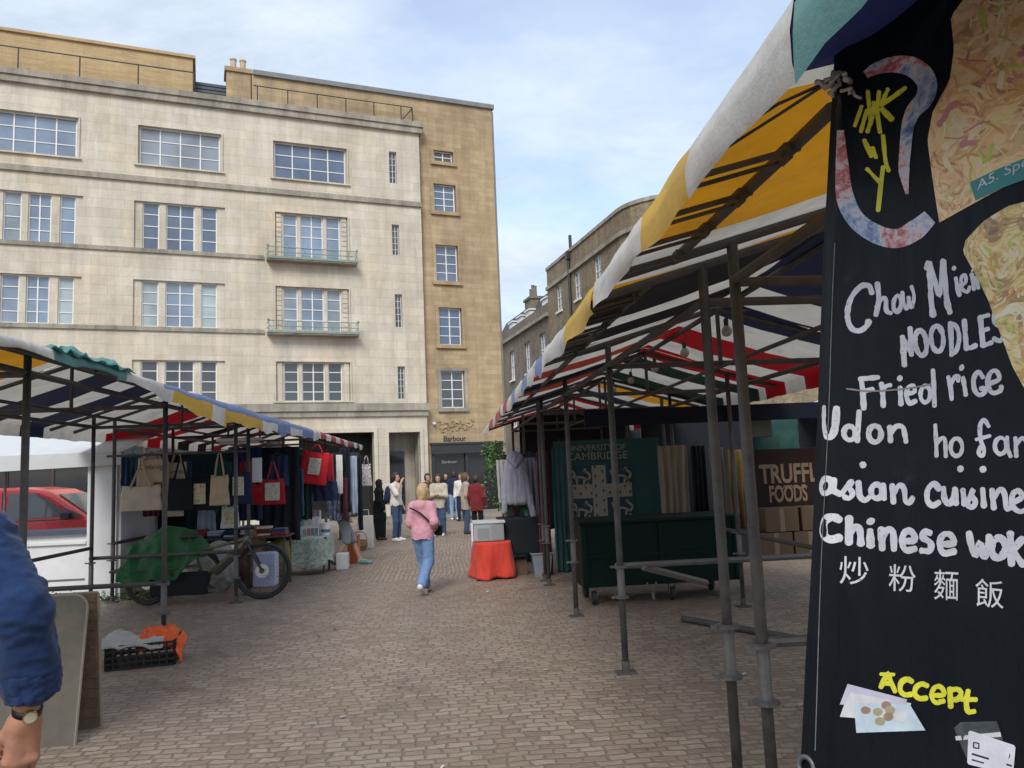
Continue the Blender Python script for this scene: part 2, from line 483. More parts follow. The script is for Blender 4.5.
mp.inputs['Location'].default_value = (1.35, 0.35, 0); mp.inputs['Rotation'].default_value = (0, 0, R_(28)); mp.inputs['Scale'].default_value = (0.75, 1.15, 1)
c1 = noise_tex(nt, mp.outputs[0], 1.15, 9, 0.55, 0.35)
bd = Vector(ray(655, 120)).normalized()
nrm = nd(nt, 'ShaderNodeVectorMath', operation='NORMALIZE'); lk(nt, tc, nrm.inputs[0])
dt = nd(nt, 'ShaderNodeVectorMath', operation='DOT_PRODUCT'); lk(nt, nrm.outputs[0], dt.inputs[0]); dt.inputs[1].default_value = bd
mr = nd(nt, 'ShaderNodeMapRange'); mr.interpolation_type = 'SMOOTHSTEP'; lk(nt, dt.outputs['Value'], mr.inputs[0]); mr.inputs[1].default_value = 0.90; mr.inputs[2].default_value = 1.0; mr.inputs[3].default_value = 0.06; mr.inputs[4].default_value = -0.10
cb_ = nd(nt, 'ShaderNodeMath', operation='ADD'); lk(nt, c1.outputs[0], cb_.inputs[0]); lk(nt, mr.outputs[0], cb_.inputs[1])
cover = ramp(nt, cb_.outputs[0], [(0.33, (0.45,) * 3), (0.52, (1, 1, 1))])
c2 = noise_tex(nt, mp.outputs[0], 1.9, 10, 0.62, 0.3)
ccol = ramp(nt, c2.outputs[0], [(0.28, (1.8, 2.25, 2.85)), (0.46, (2.55, 2.95, 3.5)), (0.66, (3.5, 3.75, 4.05))])
lk(nt, mixc(nt, cover, sky.outputs[0], ccol), bg.inputs[0])
bg.inputs[1].default_value = 0.11
sun_d = bpy.data.lights.new('sun', 'SUN'); sun = bpy.data.objects.new('sun', sun_d); COL.objects.link(sun)
sun_d.energy = 1.05; sun_d.angle = R_(22); sun_d.color = (1.0, 0.96, 0.9)
sdir = Vector((math.sin(R_(SUN_AZ)) * math.cos(R_(SUN_EL)), math.cos(R_(SUN_AZ)) * math.cos(R_(SUN_EL)), math.sin(R_(SUN_EL))))
sun.rotation_euler = sdir.to_track_quat('Z', 'Y').to_euler()
sun.location = sdir * 50
vs_ = scene.view_settings
vs_.view_transform = 'Standard'; vs_.look = 'None'; vs_.gamma = 1.0; vs_.exposure = 1.35
try: vs_.use_curve_mapping = False
except Exception: pass
scene.display_settings.display_device = 'sRGB'
cy = scene.cycles if hasattr(scene, 'cycles') else None
if cy:
    cy.max_bounces = 6; cy.diffuse_bounces = 3; cy.glossy_bounces = 2; cy.transmission_bounces = 3
    cy.use_denoising = True; cy.caustics_reflective = False; cy.caustics_refractive = False

# ================================================================== ground of granite setts
def cobble_mat():
    m, nt, b = new_mat('granite_setts')
    pos = nd(nt, 'ShaderNodeNewGeometry').outputs['Position']
    def warp(vec, scale, amt):
        n = noise_tex(nt, vec, scale, 2, 0.5)
        s = nd(nt, 'ShaderNodeVectorMath', operation='SUBTRACT'); lk(nt, n.outputs['Color'], s.inputs[0]); s.inputs[1].default_value = (0.5, 0.5, 0.5)
        k = nd(nt, 'ShaderNodeVectorMath', operation='SCALE'); lk(nt, s.outputs[0], k.inputs[0]); k.inputs['Scale'].default_value = amt
        a = nd(nt, 'ShaderNodeVectorMath', operation='ADD'); lk(nt, vec, a.inputs[0]); lk(nt, k.outputs[0], a.inputs[1])
        return a.outputs[0]
    wv = warp(warp(warp(pos, 0.6, 0.20), 6.0, 0.06), 19.0, 0.02)
    sep = nd(nt, 'ShaderNodeSeparateXYZ'); lk(nt, wv, sep.inputs[0])
    sw = nd(nt, 'ShaderNodeCombineXYZ'); lk(nt, sep.outputs[1], sw.inputs[0]); lk(nt, sep.outputs[0], sw.inputs[1])
    sp0 = nd(nt, 'ShaderNodeSeparateXYZ'); lk(nt, pos, sp0.inputs[0])
    far = nd(nt, 'ShaderNodeMath', operation='GREATER_THAN'); lk(nt, sp0.outputs[1], far.inputs[0]); far.inputs[1].default_value = 12.9
    vec = nd(nt, 'ShaderNodeMix'); vec.data_type = 'VECTOR'
    lk(nt, far.outputs[0], vec.inputs[0]); lk(nt, wv, vec.inputs[4]); lk(nt, sw.outputs[0], vec.inputs[5])
    br = nd(nt, 'ShaderNodeTexBrick', Scale=1.0)
    br.inputs['Mortar Size'].default_value = 0.013; br.inputs['Mortar Smooth'].default_value = 0.6
    br.inputs['Brick Width'].default_value = 0.148; br.inputs['Row Height'].default_value = 0.080
    br.offset = 0.5; br.squash = 0.8; br.squash_frequency = 3
    br.inputs['Color1'].default_value = (0, 0, 0, 1); br.inputs['Color2'].default_value = (1, 1, 1, 1); br.inputs['Mortar'].default_value = (0.5, 0.5, 0.5, 1)
    lk(nt, vec.outputs[1], br.inputs['Vector'])
    stone = ramp(nt, br.outputs[0], [(0.0, (0.25, 0.182, 0.145)), (0.3, (0.302, 0.227, 0.183)), (0.6, (0.335, 0.26, 0.212)), (0.85, (0.37, 0.30, 0.25)), (1.0, (0.31, 0.217, 0.174))])
    big = noise_tex(nt, pos, 0.5, 6, 0.65, 0.3)
    stone = mixc(nt, 1.0, stone, ramp(nt, big.outputs[0], [(0.3, (0.84, 0.82, 0.80)), (0.7, (1.08, 1.08, 1.08))]), 'MULTIPLY')
    fine = noise_tex(nt, pos, 28, 6, 0.7)
    stone = mixc(nt, 1.0, stone, ramp(nt, fine.outputs[0], [(0.25, (0.72,) * 3), (0.75, (1.2,) * 3)]), 'MULTIPLY')
    mossn = noise_tex(nt, pos, 0.8, 5, 0.7)
    joint = mixc(nt, ramp(nt, mossn.outputs[0], [(0.4, (0, 0, 0)), (0.62, (1, 1, 1))]), (0.19, 0.15, 0.12), (0.19, 0.175, 0.112))
    col = mixc(nt, br.outputs['Fac'], stone, joint)
    stn = noise_tex(nt, pos, 1.3, 7, 0.7, 1.0)
    col = mixc(nt, 1.0, col, ramp(nt, stn.outputs[0], [(0.30, (0.74, 0.72, 0.70)), (0.46, (1, 1, 1))]), 'MULTIPLY')
    spot = nd(nt, 'ShaderNodeTexVoronoi', Scale=2.6); lk(nt, pos, spot.inputs['Vector'])
    sm = ramp(nt, spot.outputs['Distance'], [(0.02, (1, 1, 1)), (0.06, (0, 0, 0))])
    col = mixc(nt, sm, col, (0.3, 0.28, 0.26))
    lk(nt, col, b.inputs['Base Color'])
    lk(nt, ramp(nt, fine.outputs[0], [(0.3, (0.40,) * 3), (0.7, (0.66,) * 3)]), b.inputs['Roughness'])
    b.inputs['Specular IOR Level'].default_value = 0.4
    h1 = nd(nt, 'ShaderNodeMath', operation='MULTIPLY_ADD'); lk(nt, br.outputs['Fac'], h1.inputs[0]); h1.inputs[1].default_value = -1.0
    lk(nt, fine.outputs[0], h1.inputs[2])
    mid = noise_tex(nt, pos, 9, 3, 0.5)
    h2 = nd(nt, 'ShaderNodeMath', operation='MULTIPLY_ADD'); lk(nt, mid.outputs[0], h2.inputs[0]); h2.inputs[1].default_value = 0.9; lk(nt, h1.outputs[0], h2.inputs[2])
    bump(nt, b, h2.outputs[0], 0.6, 0.02)
    return m
gm = MB().quad((-300, -200, 0), (300, -200, 0), (300, 400, 0), (-300, 400, 0))
tag(gm.build('ground', cobble_mat(), fix=False), kind='structure')
M_flag = masonry('paving_flags', (0.34, 0.30, 0.255), (0.27, 0.24, 0.205), (0.14, 0.12, 0.1), 0.9, 0.6, 0.012, 0.25, 0.1, 0.3)

# ================================================================== buildings
U = np.array(ray(2420, 380)); U[2] = 0; U /= np.linalg.norm(U)
FAC_P = Vector((-2.678, 31.34, 0)); FAC_A = math.atan2(U[1], U[0])
# local frame of the big block: x along the front to the right, y into the building, z up
def wall_open(mb, x0, x1, z0, z1, ops, y=0.0, depth=0.25, mi=0, rmi=None):
    """front wall at local y with openings (x0,z0,x1,z1) and their reveals"""
    xs = sorted(set([x0, x1] + [o[0] for o in ops] + [o[2] for o in ops])); zs = sorted(set([z0, z1] + [o[1] for o in ops] + [o[3] for o in ops]))
    xs = [x for x in xs if x0 <= x <= x1]; zs = [z for z in zs if z0 <= z <= z1]
    for i in range(len(xs) - 1):
        for j in range(len(zs) - 1):
            cx, cz = (xs[i] + xs[i + 1]) / 2, (zs[j] + zs[j + 1]) / 2
            if any(o[0] < cx < o[2] and o[1] < cz < o[3] for o in ops): continue
            mb.quad((xs[i], y, zs[j]), (xs[i + 1], y, zs[j]), (xs[i + 1], y, zs[j + 1]), (xs[i], y, zs[j + 1]), mi)
    for (a, b, c, d) in ops:
        q = rmi if rmi is not None else mi
        mb.quad((a, y, b), (a, y + depth, b), (a, y + depth, d), (a, y, d), q)
        mb.quad((c, y, b), (c, y, d), (c, y + depth, d), (c, y + depth, b), q)
        mb.quad((a, y, d), (a, y + depth, d), (c, y + depth, d), (c, y, d), q)
        mb.quad((a, y, b), (c, y, b), (c, y + depth, b), (a, y + depth, b), q)
def window(parent, a, b, c, d, y, lights, glassm=None, name='window', surround=0.0, t=0.045):
    """steel window filling the opening a..c, b..d at depth y. lights: list of (x0,x1,[z bars],[x bars], glass)"""
    k_ = t / 0.045
    fr = MB()
    for (x0, x1, bars, xb, g) in lights:
        fr.box(x0, y - 0.03, b, x0 + t, y + 0.03, d); fr.box(x1 - t, y - 0.03, b, x1, y + 0.03, d)
        fr.box(x0 + t, y - 0.03, b, x1 - t, y + 0.028, b + t); fr.box(x0 + t, y - 0.03, d - t, x1 - t, y + 0.028, d)
        for zb in bars: fr.box(x0 + t, y - 0.024, zb - 0.016 * k_, x1 - t, y + 0.02, zb + 0.016 * k_)
        for xx in xb: fr.box(xx - 0.022 * k_, y - 0.027, b + t, xx + 0.022 * k_, y + 0.022, d - t)
    wo = fr.build(name, M_wfr, parent, local=True)
    for (x0, x1, bars, xb, g) in lights:
        p = MB().quad((x0 + t * 0.5, y, b + t * 0.5), (x1 - t * 0.5, y, b + t * 0.5), (x1 - t * 0.5, y, d - t * 0.5), (x0 + t * 0.5, y, d - t * 0.5))
        p.build('pane', random.choice((g, g, M_glass_b, M_glass_e)) if g is M_glass else g, wo, local=True, fix=False)
    # stone mullion posts between the lights
    spans = [(lights[i][1], lights[i + 1][0]) for i in range(len(lights) - 1)] + [(a, lights[0][0]), (lights[-1][1], c)]
    for p0, p1 in spans:
        if p1 - p0 > 0.04: MB().box(p0 + 0.002, y - 0.1, b, p1 - 0.002, y + 0.06, d).build('mullion', M_stone, wo, local=True)
    if surround:
        s = MB(); e = surround
        s.box(a - e, -0.05, b - e, a, 0.02, d + e); s.box(c, -0.05, b - e, c + e, 0.02, d + e)
        s.box(a, -0.05, d, c, 0.02, d + e); s.box(a - 0.06 - e, -0.09, b - e - 0.002, c + 0.06 + e, 0.02, b)
        s.build('frame', M_stone, wo, local=True)
    return wo
def bars(b, d, n): return [b + (d - b) * i / n for i in range(1, n)]

sb = thing('stone_building', 'long pale stone office building with metal windows behind the left stalls', 'building', FAC_P, rz=FAC_A)
XL, XR = -19.0, 1.85
cols = [(-13.5, -10.8), (-9.13, -5.97), (-4.12, -1.27)]
R1, R2, R3, R4 = (13.68, 15.2), (10.46, 12.27), (7.53, 9.27), (4.72, 6.28)
ops = []
for (z0, z1) in (R1,): ops += [(-13.75, z0, -11.0, z1), (-9.03, z0, -6.1, z1), (-4.17, z0, -1.25, z1)]
for (z0, z1) in (R2, R3, R4): ops += [(c0, z0, c1, z1) for c0, c1 in cols]
ops += [(-18.9, z0, -15.4, z1) for z0, z1 in (R1, R2, R3, R4)]
slots = [(0.52, 13.95, 0.85, 15.33), (0.57, 10.84, 0.88, 12.15), (0.62, 7.79, 0.93, 9.17), (0.66, 4.8, 0.97, 6.15)]
ops += slots
doors = [(-3.3, 0.02, -0.38, 3.47), (0.22, 0.02, 1.52, 3.44)]
shops = [(-14.3, 0.5, -10.2, 3.3), (-9.6, 0.5, -6.9, 3.3), (-6.3, 0.5, -3.9, 3.3)]
wl = MB(); wall_open(wl, XL, XR, 0.0, 16.25, ops + doors + shops, 0.0, 0.3)
wl.quad((XR, 0, 0), (XR, 12, 0), (XR, 12, 16.25), (XR, 0, 16.25)); wl.quad((XL, 12, 0), (XL, 0, 0), (XL, 0, 16.25), (XL, 12, 16.25))
wl.quad((XL, 0, 16.25), (XR, 0, 16.25), (XR, 12, 16.25), (XL, 12, 16.25))
wl.build('wall', M_stone, sb, local=True, fix=False)
tr = MB(); tr.box(XL, -0.14, 16.25, XR + 0.12, 0.5, 16.5); tr.box(XL, -0.2, 16.502, XR + 0.18, 0.55, 16.72)
tr.build('cornice', M_trim, sb, local=True)
tr = MB(); tr.box(XL, -0.09, 12.99, XR + 0.02, 0.002, 13.2); tr.build('string_course', M_trim, sb, local=True)
for zc in (10.3, 7.36):
    t2 = MB()
    t2.box(XL, -0.07, zc, -4.55, 0.002, zc + 0.15); t2.build('sill_band', M_trim, sb, local=True)
t2 = MB(); t2.box(XL, -0.16, 4.32, XR + 0.08, 0.002, 4.62); t2.box(XL, -0.09, 4.1, XR + 0.04, 0.002, 4.318); t2.build('string_course', M_trim, sb, local=True)
G, GC, GD = M_glass, M_glass_c, M_glass_d
random.seed(3)
for (a, c) in ((-18.9, -15.4), (-13.75, -11.0), (-9.03, -6.1), (-4.17, -1.25)):
    z0, z1 = R1; n = 4; wdt = (c - a - 0.1) / n
    window(sb, a, z0, c, z1, 0.16, [(a + 0.05, c - 0.05, bars(z0, z1, 3), [a + 0.05 + wdt * i for i in range(1, n)], G)], surround=0.055)
for ri, (z0, z1) in enumerate((R2, R3, R4)):
    for ci, (a, c) in enumerate([(-18.9, -15.4)] + cols):
        g = GD if ri == 2 else G
        nb = 4
        if ci < 3:
            L = [(a + 0.28, a + 0.85, bars(z0, z1, nb), [], GC if (ri == 1 and ci == 2) else g),
                 (a + 1.08, c - 1.08, bars(z0, z1, nb), [(a + c) / 2], g),
                 (c - 0.85, c - 0.28, bars(z0, z1, nb), [], GC if (ri == 1 and ci in (1, 2)) else g)]
            if ci == 0 or ci == 1: L = [(a + 0.22, a + 0.78, bars(z0, z1, nb), [], g), (a + 0.98, c - 1.0, bars(z0, z1, nb), [(a + c) / 2 - 0.02], g), (c - 0.74, c - 0.24, bars(z0, z1, nb), [], GC if ri == 1 else g)]
        else:
            L = [(a + 0.3, a + 0.86, bars(z0, z1, nb), [], g), (a + 0.98, c - 0.98, bars(z0, z1, nb), [(a + c) / 2], g), (c - 0.86, c - 0.3, bars(z0, z1, nb), [], g)]
        window(sb, a, z0, c, z1, 0.18, L, surround=0.05 if ci == 3 else 0)
for (a, b, c, d) in slots:
    window(sb, a, b, c, d, 0.14, [(a + 0.02, c - 0.02, bars(b, d, 5), [(a + c) / 2], GD)], t=0.02)
# carved jambs of the right-hand column
for (z0, z1) in (R2, R3, R4):
    for xx in (-3.98, -1.41):
        cj = MB(); nk = 9
        for i in range(nk):
            zc = z0 + (z1 - z0) * (i + 0.5) / nk
            cj.bbox(xx - 0.1, 0.03, zc - 0.09, xx + 0.1, 0.075, zc + 0.09, 0.02)
        cj.build('carved_jamb', M_stone, sb, local=True)
# two shallow balconies with low verdigris rails
for zb in (10.38, 7.45):
    bo = MB(); bo.bbox(-4.45, -0.42, zb - 0.16, -0.95, 0.0, zb, 0.03)
    bo = bo.build('balcony', M_trim, sb, local=True)
    ra = MB()
    for xx in [-4.4 + 0.3425 * i for i in range(11)]: ra.tube([(xx, -0.37, zb), (xx, -0.37, zb + 0.36)], 0.014, 5)
    for zz_ in (0.16, 0.37): ra.tube([(-4.42, 0, zb + zz_), (-4.42, -0.37, zb + zz_), (-0.98, -0.37, zb + zz_), (-0.98, 0, zb + zz_)], 0.018, 5)
    for xx in (-4.42, -0.98): ra.lathe((xx, -0.37, zb + 0.36), [(0.03, 0), (0.055, 0.05), (0.03, 0.1), (0.0, 0.12)], 8)
    ra.build('railing', M_copper, bo, local=True)
    ed = MB(); ed.box(-4.47, -0.45, zb - 0.1, -0.93, -0.4, zb - 0.02); ed.build('edge_strip', M_copper, bo, local=True)
# ground floor: two framed openings, pillars, shop windows
for i, (a, b, c, d) in enumerate(doors):
    s = MB(); e = 0.16
    s.box(a - e, -0.06, 0, a, 0.1, d + e); s.box(c, -0.06, 0, c + e * 0.9, 0.1, d + e); s.box(a, -0.06, d, c, 0.1, d + e)
    o = s.build('doorway', M_stone, sb, local=True)
    bk = MB(); bk.box(a, 1.0, 0, c, 1.1, d); bk.box(a - 0.02, 0.3, 0, a, 1.0, d); bk.box(c, 0.3, 0, c + 0.02, 1.0, d); bk.box(a, 0.3, d, c, 1.0, d + 0.02)
    bk.build('porch', M_trim if i else M_dark, o, local=True)
    gl = MB(); gl.box(a + 0.2, 0.93, 0.1, c - 0.45, 0.97, d - 0.75); gl.build('pane', M_glass_s, o, local=True)
for (a, b, c, d) in shops:
    f = MB(); t = 0.1
    f.box(a, 0.08, b, a + t, 0.2, d); f.box(c - t, 0.08, b, c, 0.2, d); f.box(a + t, 0.08, d - t, c - t, 0.2, d); f.box(a + t, 0.08, b, c - t, 0.2, b + t)
    for i in (1, 2): f.box(a + (c - a) * i / 3 - 0.04, 0.09, b + t, a + (c - a) * i / 3 + 0.04, 0.19, d - t)
    f.box(a + t, 0.085, 2.45, c - t, 0.195, 2.55)
    o = f.build('shop_window', M_brown, sb, local=True)
    MB().quad((a, 0.17, b), (c, 0.17, b), (c, 0.17, d), (a, 0.17, d)).build('pane', M_glass_s, o, local=True, fix=False)
    bk = MB(); bk.box(a, 0.32, b, c, 1.6, d); bk.build('display', M_brown, o, local=True)
# penthouse storey, chimney, louvred plant screen, roof rails
pe = MB(); pe.box(XL, 0.42, 16.26, -7.15, 11, 18.38); pe.box(XL, 0.34, 18.382, -7.05, 11.1, 18.5)
pe.build('penthouse', M_pent, sb, local=True)
ph = MB(); ph.box(XL, 0.9, 18.502, -9.7, 10, 18.72); ph.build('roof', M_lead, sb, local=True)
lv = MB()
for i in range(8): lv.box(-7.14, 0.92, 16.55 + i * 0.15, -5.9, 1.0, 16.66 + i * 0.15)
lv.box(-7.14, 1.02, 16.4, -5.9, 3.5, 17.75)
lv.build('plant_screen', plain('blue_grey_louvre', (0.07, 0.085, 0.11), 0.5, 0.2), sb, local=True)
ch = MB(); ch.box(-5.9, 0.62, 16.3, -4.97, 1.5, 18.2); ch.box(-5.97, 0.55, 18.202, -4.9, 1.57, 18.38)
ch = ch.build('chimney', M_tan, sb, local=True)
for xx in (-5.62, -5.25):
    MB().lathe((xx, 1.05, 18.38), [(0.13, 0), (0.15, 0.05), (0.12, 0.12), (0.115, 0.5), (0.14, 0.52), (0.14, 0.58), (0.09, 0.58)], 12).build('chimney_pot', plain('buff_clay', (0.5, 0.41, 0.3), 0.8), ch, smooth=False, local=True)
rl = MB()
for xx in [-18.8 + 1.95 * i for i in range(7)]: rl.tube([(xx, 0.0, 16.7), (xx, 0.0, 17.62)], 0.025, 6)
rl.tube([(-18.8, 0.0, 17.6), (-7.05, 0.0, 17.6)], 0.025, 6); rl.build('railing', M_black, sb, local=True)
rl = MB()
for xx in [-4.75 + 1.17 * i for i in range(6)] + [1.6]: rl.tube([(xx, 0.0, 16.7), (xx, 0.0, 17.42)], 0.022, 6)
rl.tube([(-4.9, 0.0, 17.42), (1.6, 0.0, 17.42)], 0.022, 6); rl.tube([(1.1, 0.0, 16.75), (1.6, 0.0, 17.4)], 0.02, 6); rl.tube([(1.6, 0.0, 17.42), (1.6, 0.26, 17.42)], 0.022, 6)
rl.build('railing', M_black, sb, local=True)

# ---- golden stone corner building
tb = thing('corner_building', 'golden stone corner building with a single column of windows and a dark shopfront', 'building', FAC_P, rz=FAC_A)
TX0, TX1, TY, TH = 1.87, 5.36, 0.28, 18.0
tw = [(2.56, 15.24, 3.46, 15.74), (2.5, 13.0, 3.52, 14.22), (2.5, 9.9, 3.53, 11.5), (2.55, 7.14, 3.6, 8.75), (2.56, 4.44, 3.63, 6.02)]
shop = (2.06, 0.02, 5.2, 2.88)
wl = MB(); wall_open(wl, TX0, TX1, 0, TH, tw + [shop], TY, 0.22)
wl.quad((TX1, TY, 0), (TX1, 13, 0), (TX1, 13, TH), (TX1, TY, TH))
wl.quad((-4.95, TY, 16.26), (TX0, TY, 16.26), (TX0, TY, TH), (-4.95, TY, TH))
wl.quad((-4.95, TY, TH), (TX0, TY, TH), (TX0, 12, TH), (-4.95, 12, TH)); wl.quad((TX0, TY, TH), (TX1, TY, TH), (TX1, 13, TH), (TX0, 13, TH))
wl.build('wall', M_tan, tb, local=True, fix=False)
tr = MB(); tr.box(-4.9, TY - 0.1, TH, TX0 - 0.08, TY + .4, TH + 0.2); tr.box(TX0 - 0.078, TY - 0.1, TH, TX1 + 0.1, TY + 0.4, TH + 0.2); tr.box(TX1 - 0.1, TY + 0.402, TH, TX1 + 0.1, 13, TH + 0.198)
tr.build('coping', M_lead, tb, local=True)
dp = MB(); dp.tube([(TX1 + 0.06, TY + 0.08, 0.3), (TX1 + 0.06, TY + 0.08, TH - 0.1)], 0.05, 8); dp.build('drainpipe', M_lead, tb, local=True)
for i, (a, b, c, d) in enumerate(tw):
    wo = window(tb, a, b, c, d, TY + 0.13, [(a + 0.03, c - 0.03, bars(b, d, 2 if i == 0 else 4), [(a + c) / 2], M_glass_d if i in (0, 4) else M_glass)])
    s = MB(); s.box(a - 0.14, TY - 0.1, b - 0.16, c + 0.14, TY + 0.02, b - 0.002)
    s.box(a - 0.12, TY - 0.05, b, a, TY + 0.02, d + 0.12); s.box(c, TY - 0.05, b, c + 0.12, TY + 0.02, d + 0.12); s.box(a, TY - 0.05, d, c, TY + 0.02, d + 0.12)
    s.build('frame', M_tan if i < 4 else M_trim, wo, local=True)
    if i == 1:
        Ms = Matrix.Translation((c - 0.03, TY + 0.1, 0)) @ Matrix.Rotation(R_(-38), 4, 'Z')
        q = MB(); hw = (c - a) / 2 - 0.05
        q.box(-hw, -0.02, b + 0.04, -hw + 0.05, 0.02, d - 0.04, 0, Ms); q.box(-0.05, -0.02, b + 0.04, 0, 0.02, d - 0.04, 0, Ms)
        for z_ in [b + 0.04] + bars(b, d, 4) + [d - 0.08]: q.box(-hw + 0.05, -0.015, z_, -0.05, 0.015, z_ + 0.035, 0, Ms)
        q.build('casement', M_wfr, wo, local=True)
a, b, c, d = shop
f = MB(); f.box(a, TY - 0.09, 2.52, c, TY + 0.2, 2.9); f.box(a - 0.05, TY - 0.14, 2.902, c + 0.05, TY + 0.0, 2.98)
f.box(a, TY + 0.02, 0, a + 0.16, TY + 0.2, 2.518); f.box(c - 0.16, TY + 0.02, 0, c, TY + 0.2, 2.518)
f.box(a + 1.5, TY + 0.03, 0, a + 1.62, TY + 0.2, 2.518); f.box(a + 0.16, TY + 0.03, 0, a + 1.5, TY + 0.2, 0.4)
fo = f.build('shopfront', plain('dark_shopfront_paint', (0.035, 0.035, 0.037), 0.4, 0.2), tb, local=True)
MB().quad((a + 0.16, TY + 0.14, 0.4), (a + 1.5, TY + 0.14, 0.4), (a + 1.5, TY + 0.14, 2.51), (a + 0.16, TY + 0.14, 2.51)).build('pane', M_glass_s, fo, local=True, fix=False)
MB().quad((a + 1.62, TY + 0.17, 0.02), (c - 0.16, TY + 0.17, 0.02), (c - 0.16, TY + 0.17, 2.51), (a + 1.62, TY + 0.17, 2.51)).build('pane', M_glass_s, fo, local=True, fix=False)
bk = MB(); bk.box(a + 0.1, TY + 0.3, 0.0, c - 0.1, TY + 2.0, 2.5); bk.build('display', M_dark, fo, local=True)
tx = MB(); put_text(tx, 'Barbour', (2.62, TY - 0.012, 3.02), (0.98, 0, 0), (0, 0, 0.24), bold=0.02); tx.build('lettering', M_black, tb, local=True, fix=False)
tx = MB(); put_text(tx, 'Barbour', (2.55, TY + 0.12, 2.12), (0.66, 0, 0), (0, 0, 0.12)); tx.build('lettering', plain('pink_white_lettering', (0.42, 0.33, 0.31), 0.5), fo, local=True, fix=False)
# carved relief over the shop
cr = MB(); random.seed(11)
for i in range(46):
    x, z = random.uniform(2.3, 3.8), random.uniform(3.42, 3.86)
    cr.bbox(x, TY - 0.05, z, x + random.uniform(0.05, 0.2), TY + 0.01, z + random.uniform(0.04, 0.16), 0.015)
cr.build('carving', M_tan, tb, local=True)
lp = MB(); lp.lathe((2.2, TY - 0.12, 3.72), [(0.03, 0), (0.07, 0.04), (0.07, 0.1), (0.0, 0.13)], 8); lp.build('wall_lamp', M_wfr, tb, local=True)

# ---- brown brick building with a rounded corner, and a terrace beyond
ub = np.array(ray(296, 478)); ub[2] = 0; ub /= np.linalg.norm(ub)
PB = Vector((9.939, 38.0, 0)); BA = math.atan2(-ub[1], -ub[0])
# local: x along the front towards the viewer (right), y into the building, z up
bb = thing('brick_building', 'brown brick building with a rounded corner and sash windows behind the right canopies', 'building', PB, rz=BA)
RC = 3.0; XC = -2.2          # where the curve starts
pts = [(-14.6, 0), (XC, 0)] + [(XC + RC * math.sin(t), RC - RC * math.cos(t)) for t in [R_(x) for x in (12, 24, 36, 48, 60, 72, 84, 90)]] + [(XC + RC, 16)]
def sash(parent, a, b, c, d, y=0.12):
    f = MB(); t = 0.06
    f.box(a, y - 0.04, b, a + t, y + 0.04, d); f.box(c - t, y - 0.04, b, c, y + 0.04, d); f.box(a + t, y - 0.04, b, c - t, y + 0.038, b + t); f.box(a + t, y - 0.04, d - t, c - t, y + 0.038, d)
    f.box(a + t, y - 0.035, (b + d) / 2 - 0.03, c - t, y + 0.03, (b + d) / 2 + 0.03)
    f.box((a + c) / 2 - 0.02, y - 0.03, b + t, (a + c) / 2 + 0.02, y + 0.02, d - t)
    for z_ in ((b * 3 + d) / 4, (b + d * 3) / 4): f.box(a + t, y - 0.029, z_ - 0.015, c - t, y + 0.019, z_ + 0.015)
    o = f.build('window', M_wfr, parent, local=True)
    MB().quad((a, y, b), (c, y, b), (c, y, d), (a, y, d)).build('pane', M_glass_c if random.random() < 0.5 else M_glass, o, local=True, fix=False)
    MB().box(a - 0.08, -0.1, b - 0.14, c + 0.08, 0.05, b - 0.002).build('sill', M_wfr, o, local=True)
    MB().box(a - 0.12, -0.012, d + 0.002, c + 0.12, 0.1, d + 0.3).build('lintel', M_brick2, o, local=True)
wb = MB()
bops = []
for z0, z1 in ((12.15, 14.05 - 0.1), (8.3, 10.5), (4.6, 6.8)):
    for s in (12.25, 8.75, 5.35): bops.append((-s - 0.5, z0, -s + 0.5, z1))
wall_open(wb, -14.6, XC, 0, 15.6, bops, 0, 0.2)
for i in range(1, len(pts) - 1):
    (x0, y0), (x1, y1) = pts[i], pts[i + 1]
    wb.quad((x0, y0, 0), (x1, y1, 0), (x1, y1, 15.6), (x0, y0, 15.6))
wb.quad((-14.6, 12, 0), (-14.6, 0, 0), (-14.6, 0, 15.6), (-14.6, 12, 15.6))
wb.add([(x, y, 15.6) for x, y in pts] + [(-14.6, 16, 15.6)], [tuple(range(len(pts) + 1))])
wb.build('wall', M_brick, bb, local=True, fix=False)
def band(parent, name, z0, z1, out, mat):
    q = MB(); P2 = []
    for i, (x, y) in enumerate(pts):
        if i <= 1: nx, ny = 0, -1
        elif i >= len(pts) - 2: nx, ny = 1, 0
        else: t = math.atan2(x - XC, RC - y); nx, ny = math.sin(t), -math.cos(t)
        P2.append(((x, y), (x + nx * out, y + ny * out)))
    for i in range(len(P2) - 1):
        (a0, a1), (b0, b1) = P2[i], P2[i + 1]
        q.quad((*a1, z0), (*b1, z0), (*b1, z1), (*a1, z1)); q.quad((*a0, z1), (*a1, z1), (*b1, z1), (*b0, z1)); q.quad((*a0, z0), (*b0, z0), (*b1, z0), (*a1, z0))
    (a0, a1) = P2[0]; q.quad((*a0, z0), (*a1, z0), (*a1, z1), (*a0, z1))
    q.build(name, mat, parent, local=True, fix=False)
band(bb, 'cornice', 14.05, 14.28, 0.14, M_trim)
band(bb, 'coping', 15.45, 15.66, 0.08, M_trim)
random.seed(5)
for o in bops: sash(bb, *o)
dpm = MB(); dpm.tube([(-9.9, -0.1, 4), (-9.9, -0.1, 15.2)], 0.09, 8); dpm.box(-10.1, -0.24, 15.0, -9.7, -0.02, 15.5); dpm.tube([(-9.9, 0.1, 15.3), (-9.9, 0.1, 16.6)], 0.11, 8)
dpm.build('drainpipe', M_black, bb, local=True)
th = thing('terraced_house', 'dark brick terrace with white dormers and chimneys on a slate roof, farthest in the street', 'building', PB, rz=BA)
tops = []
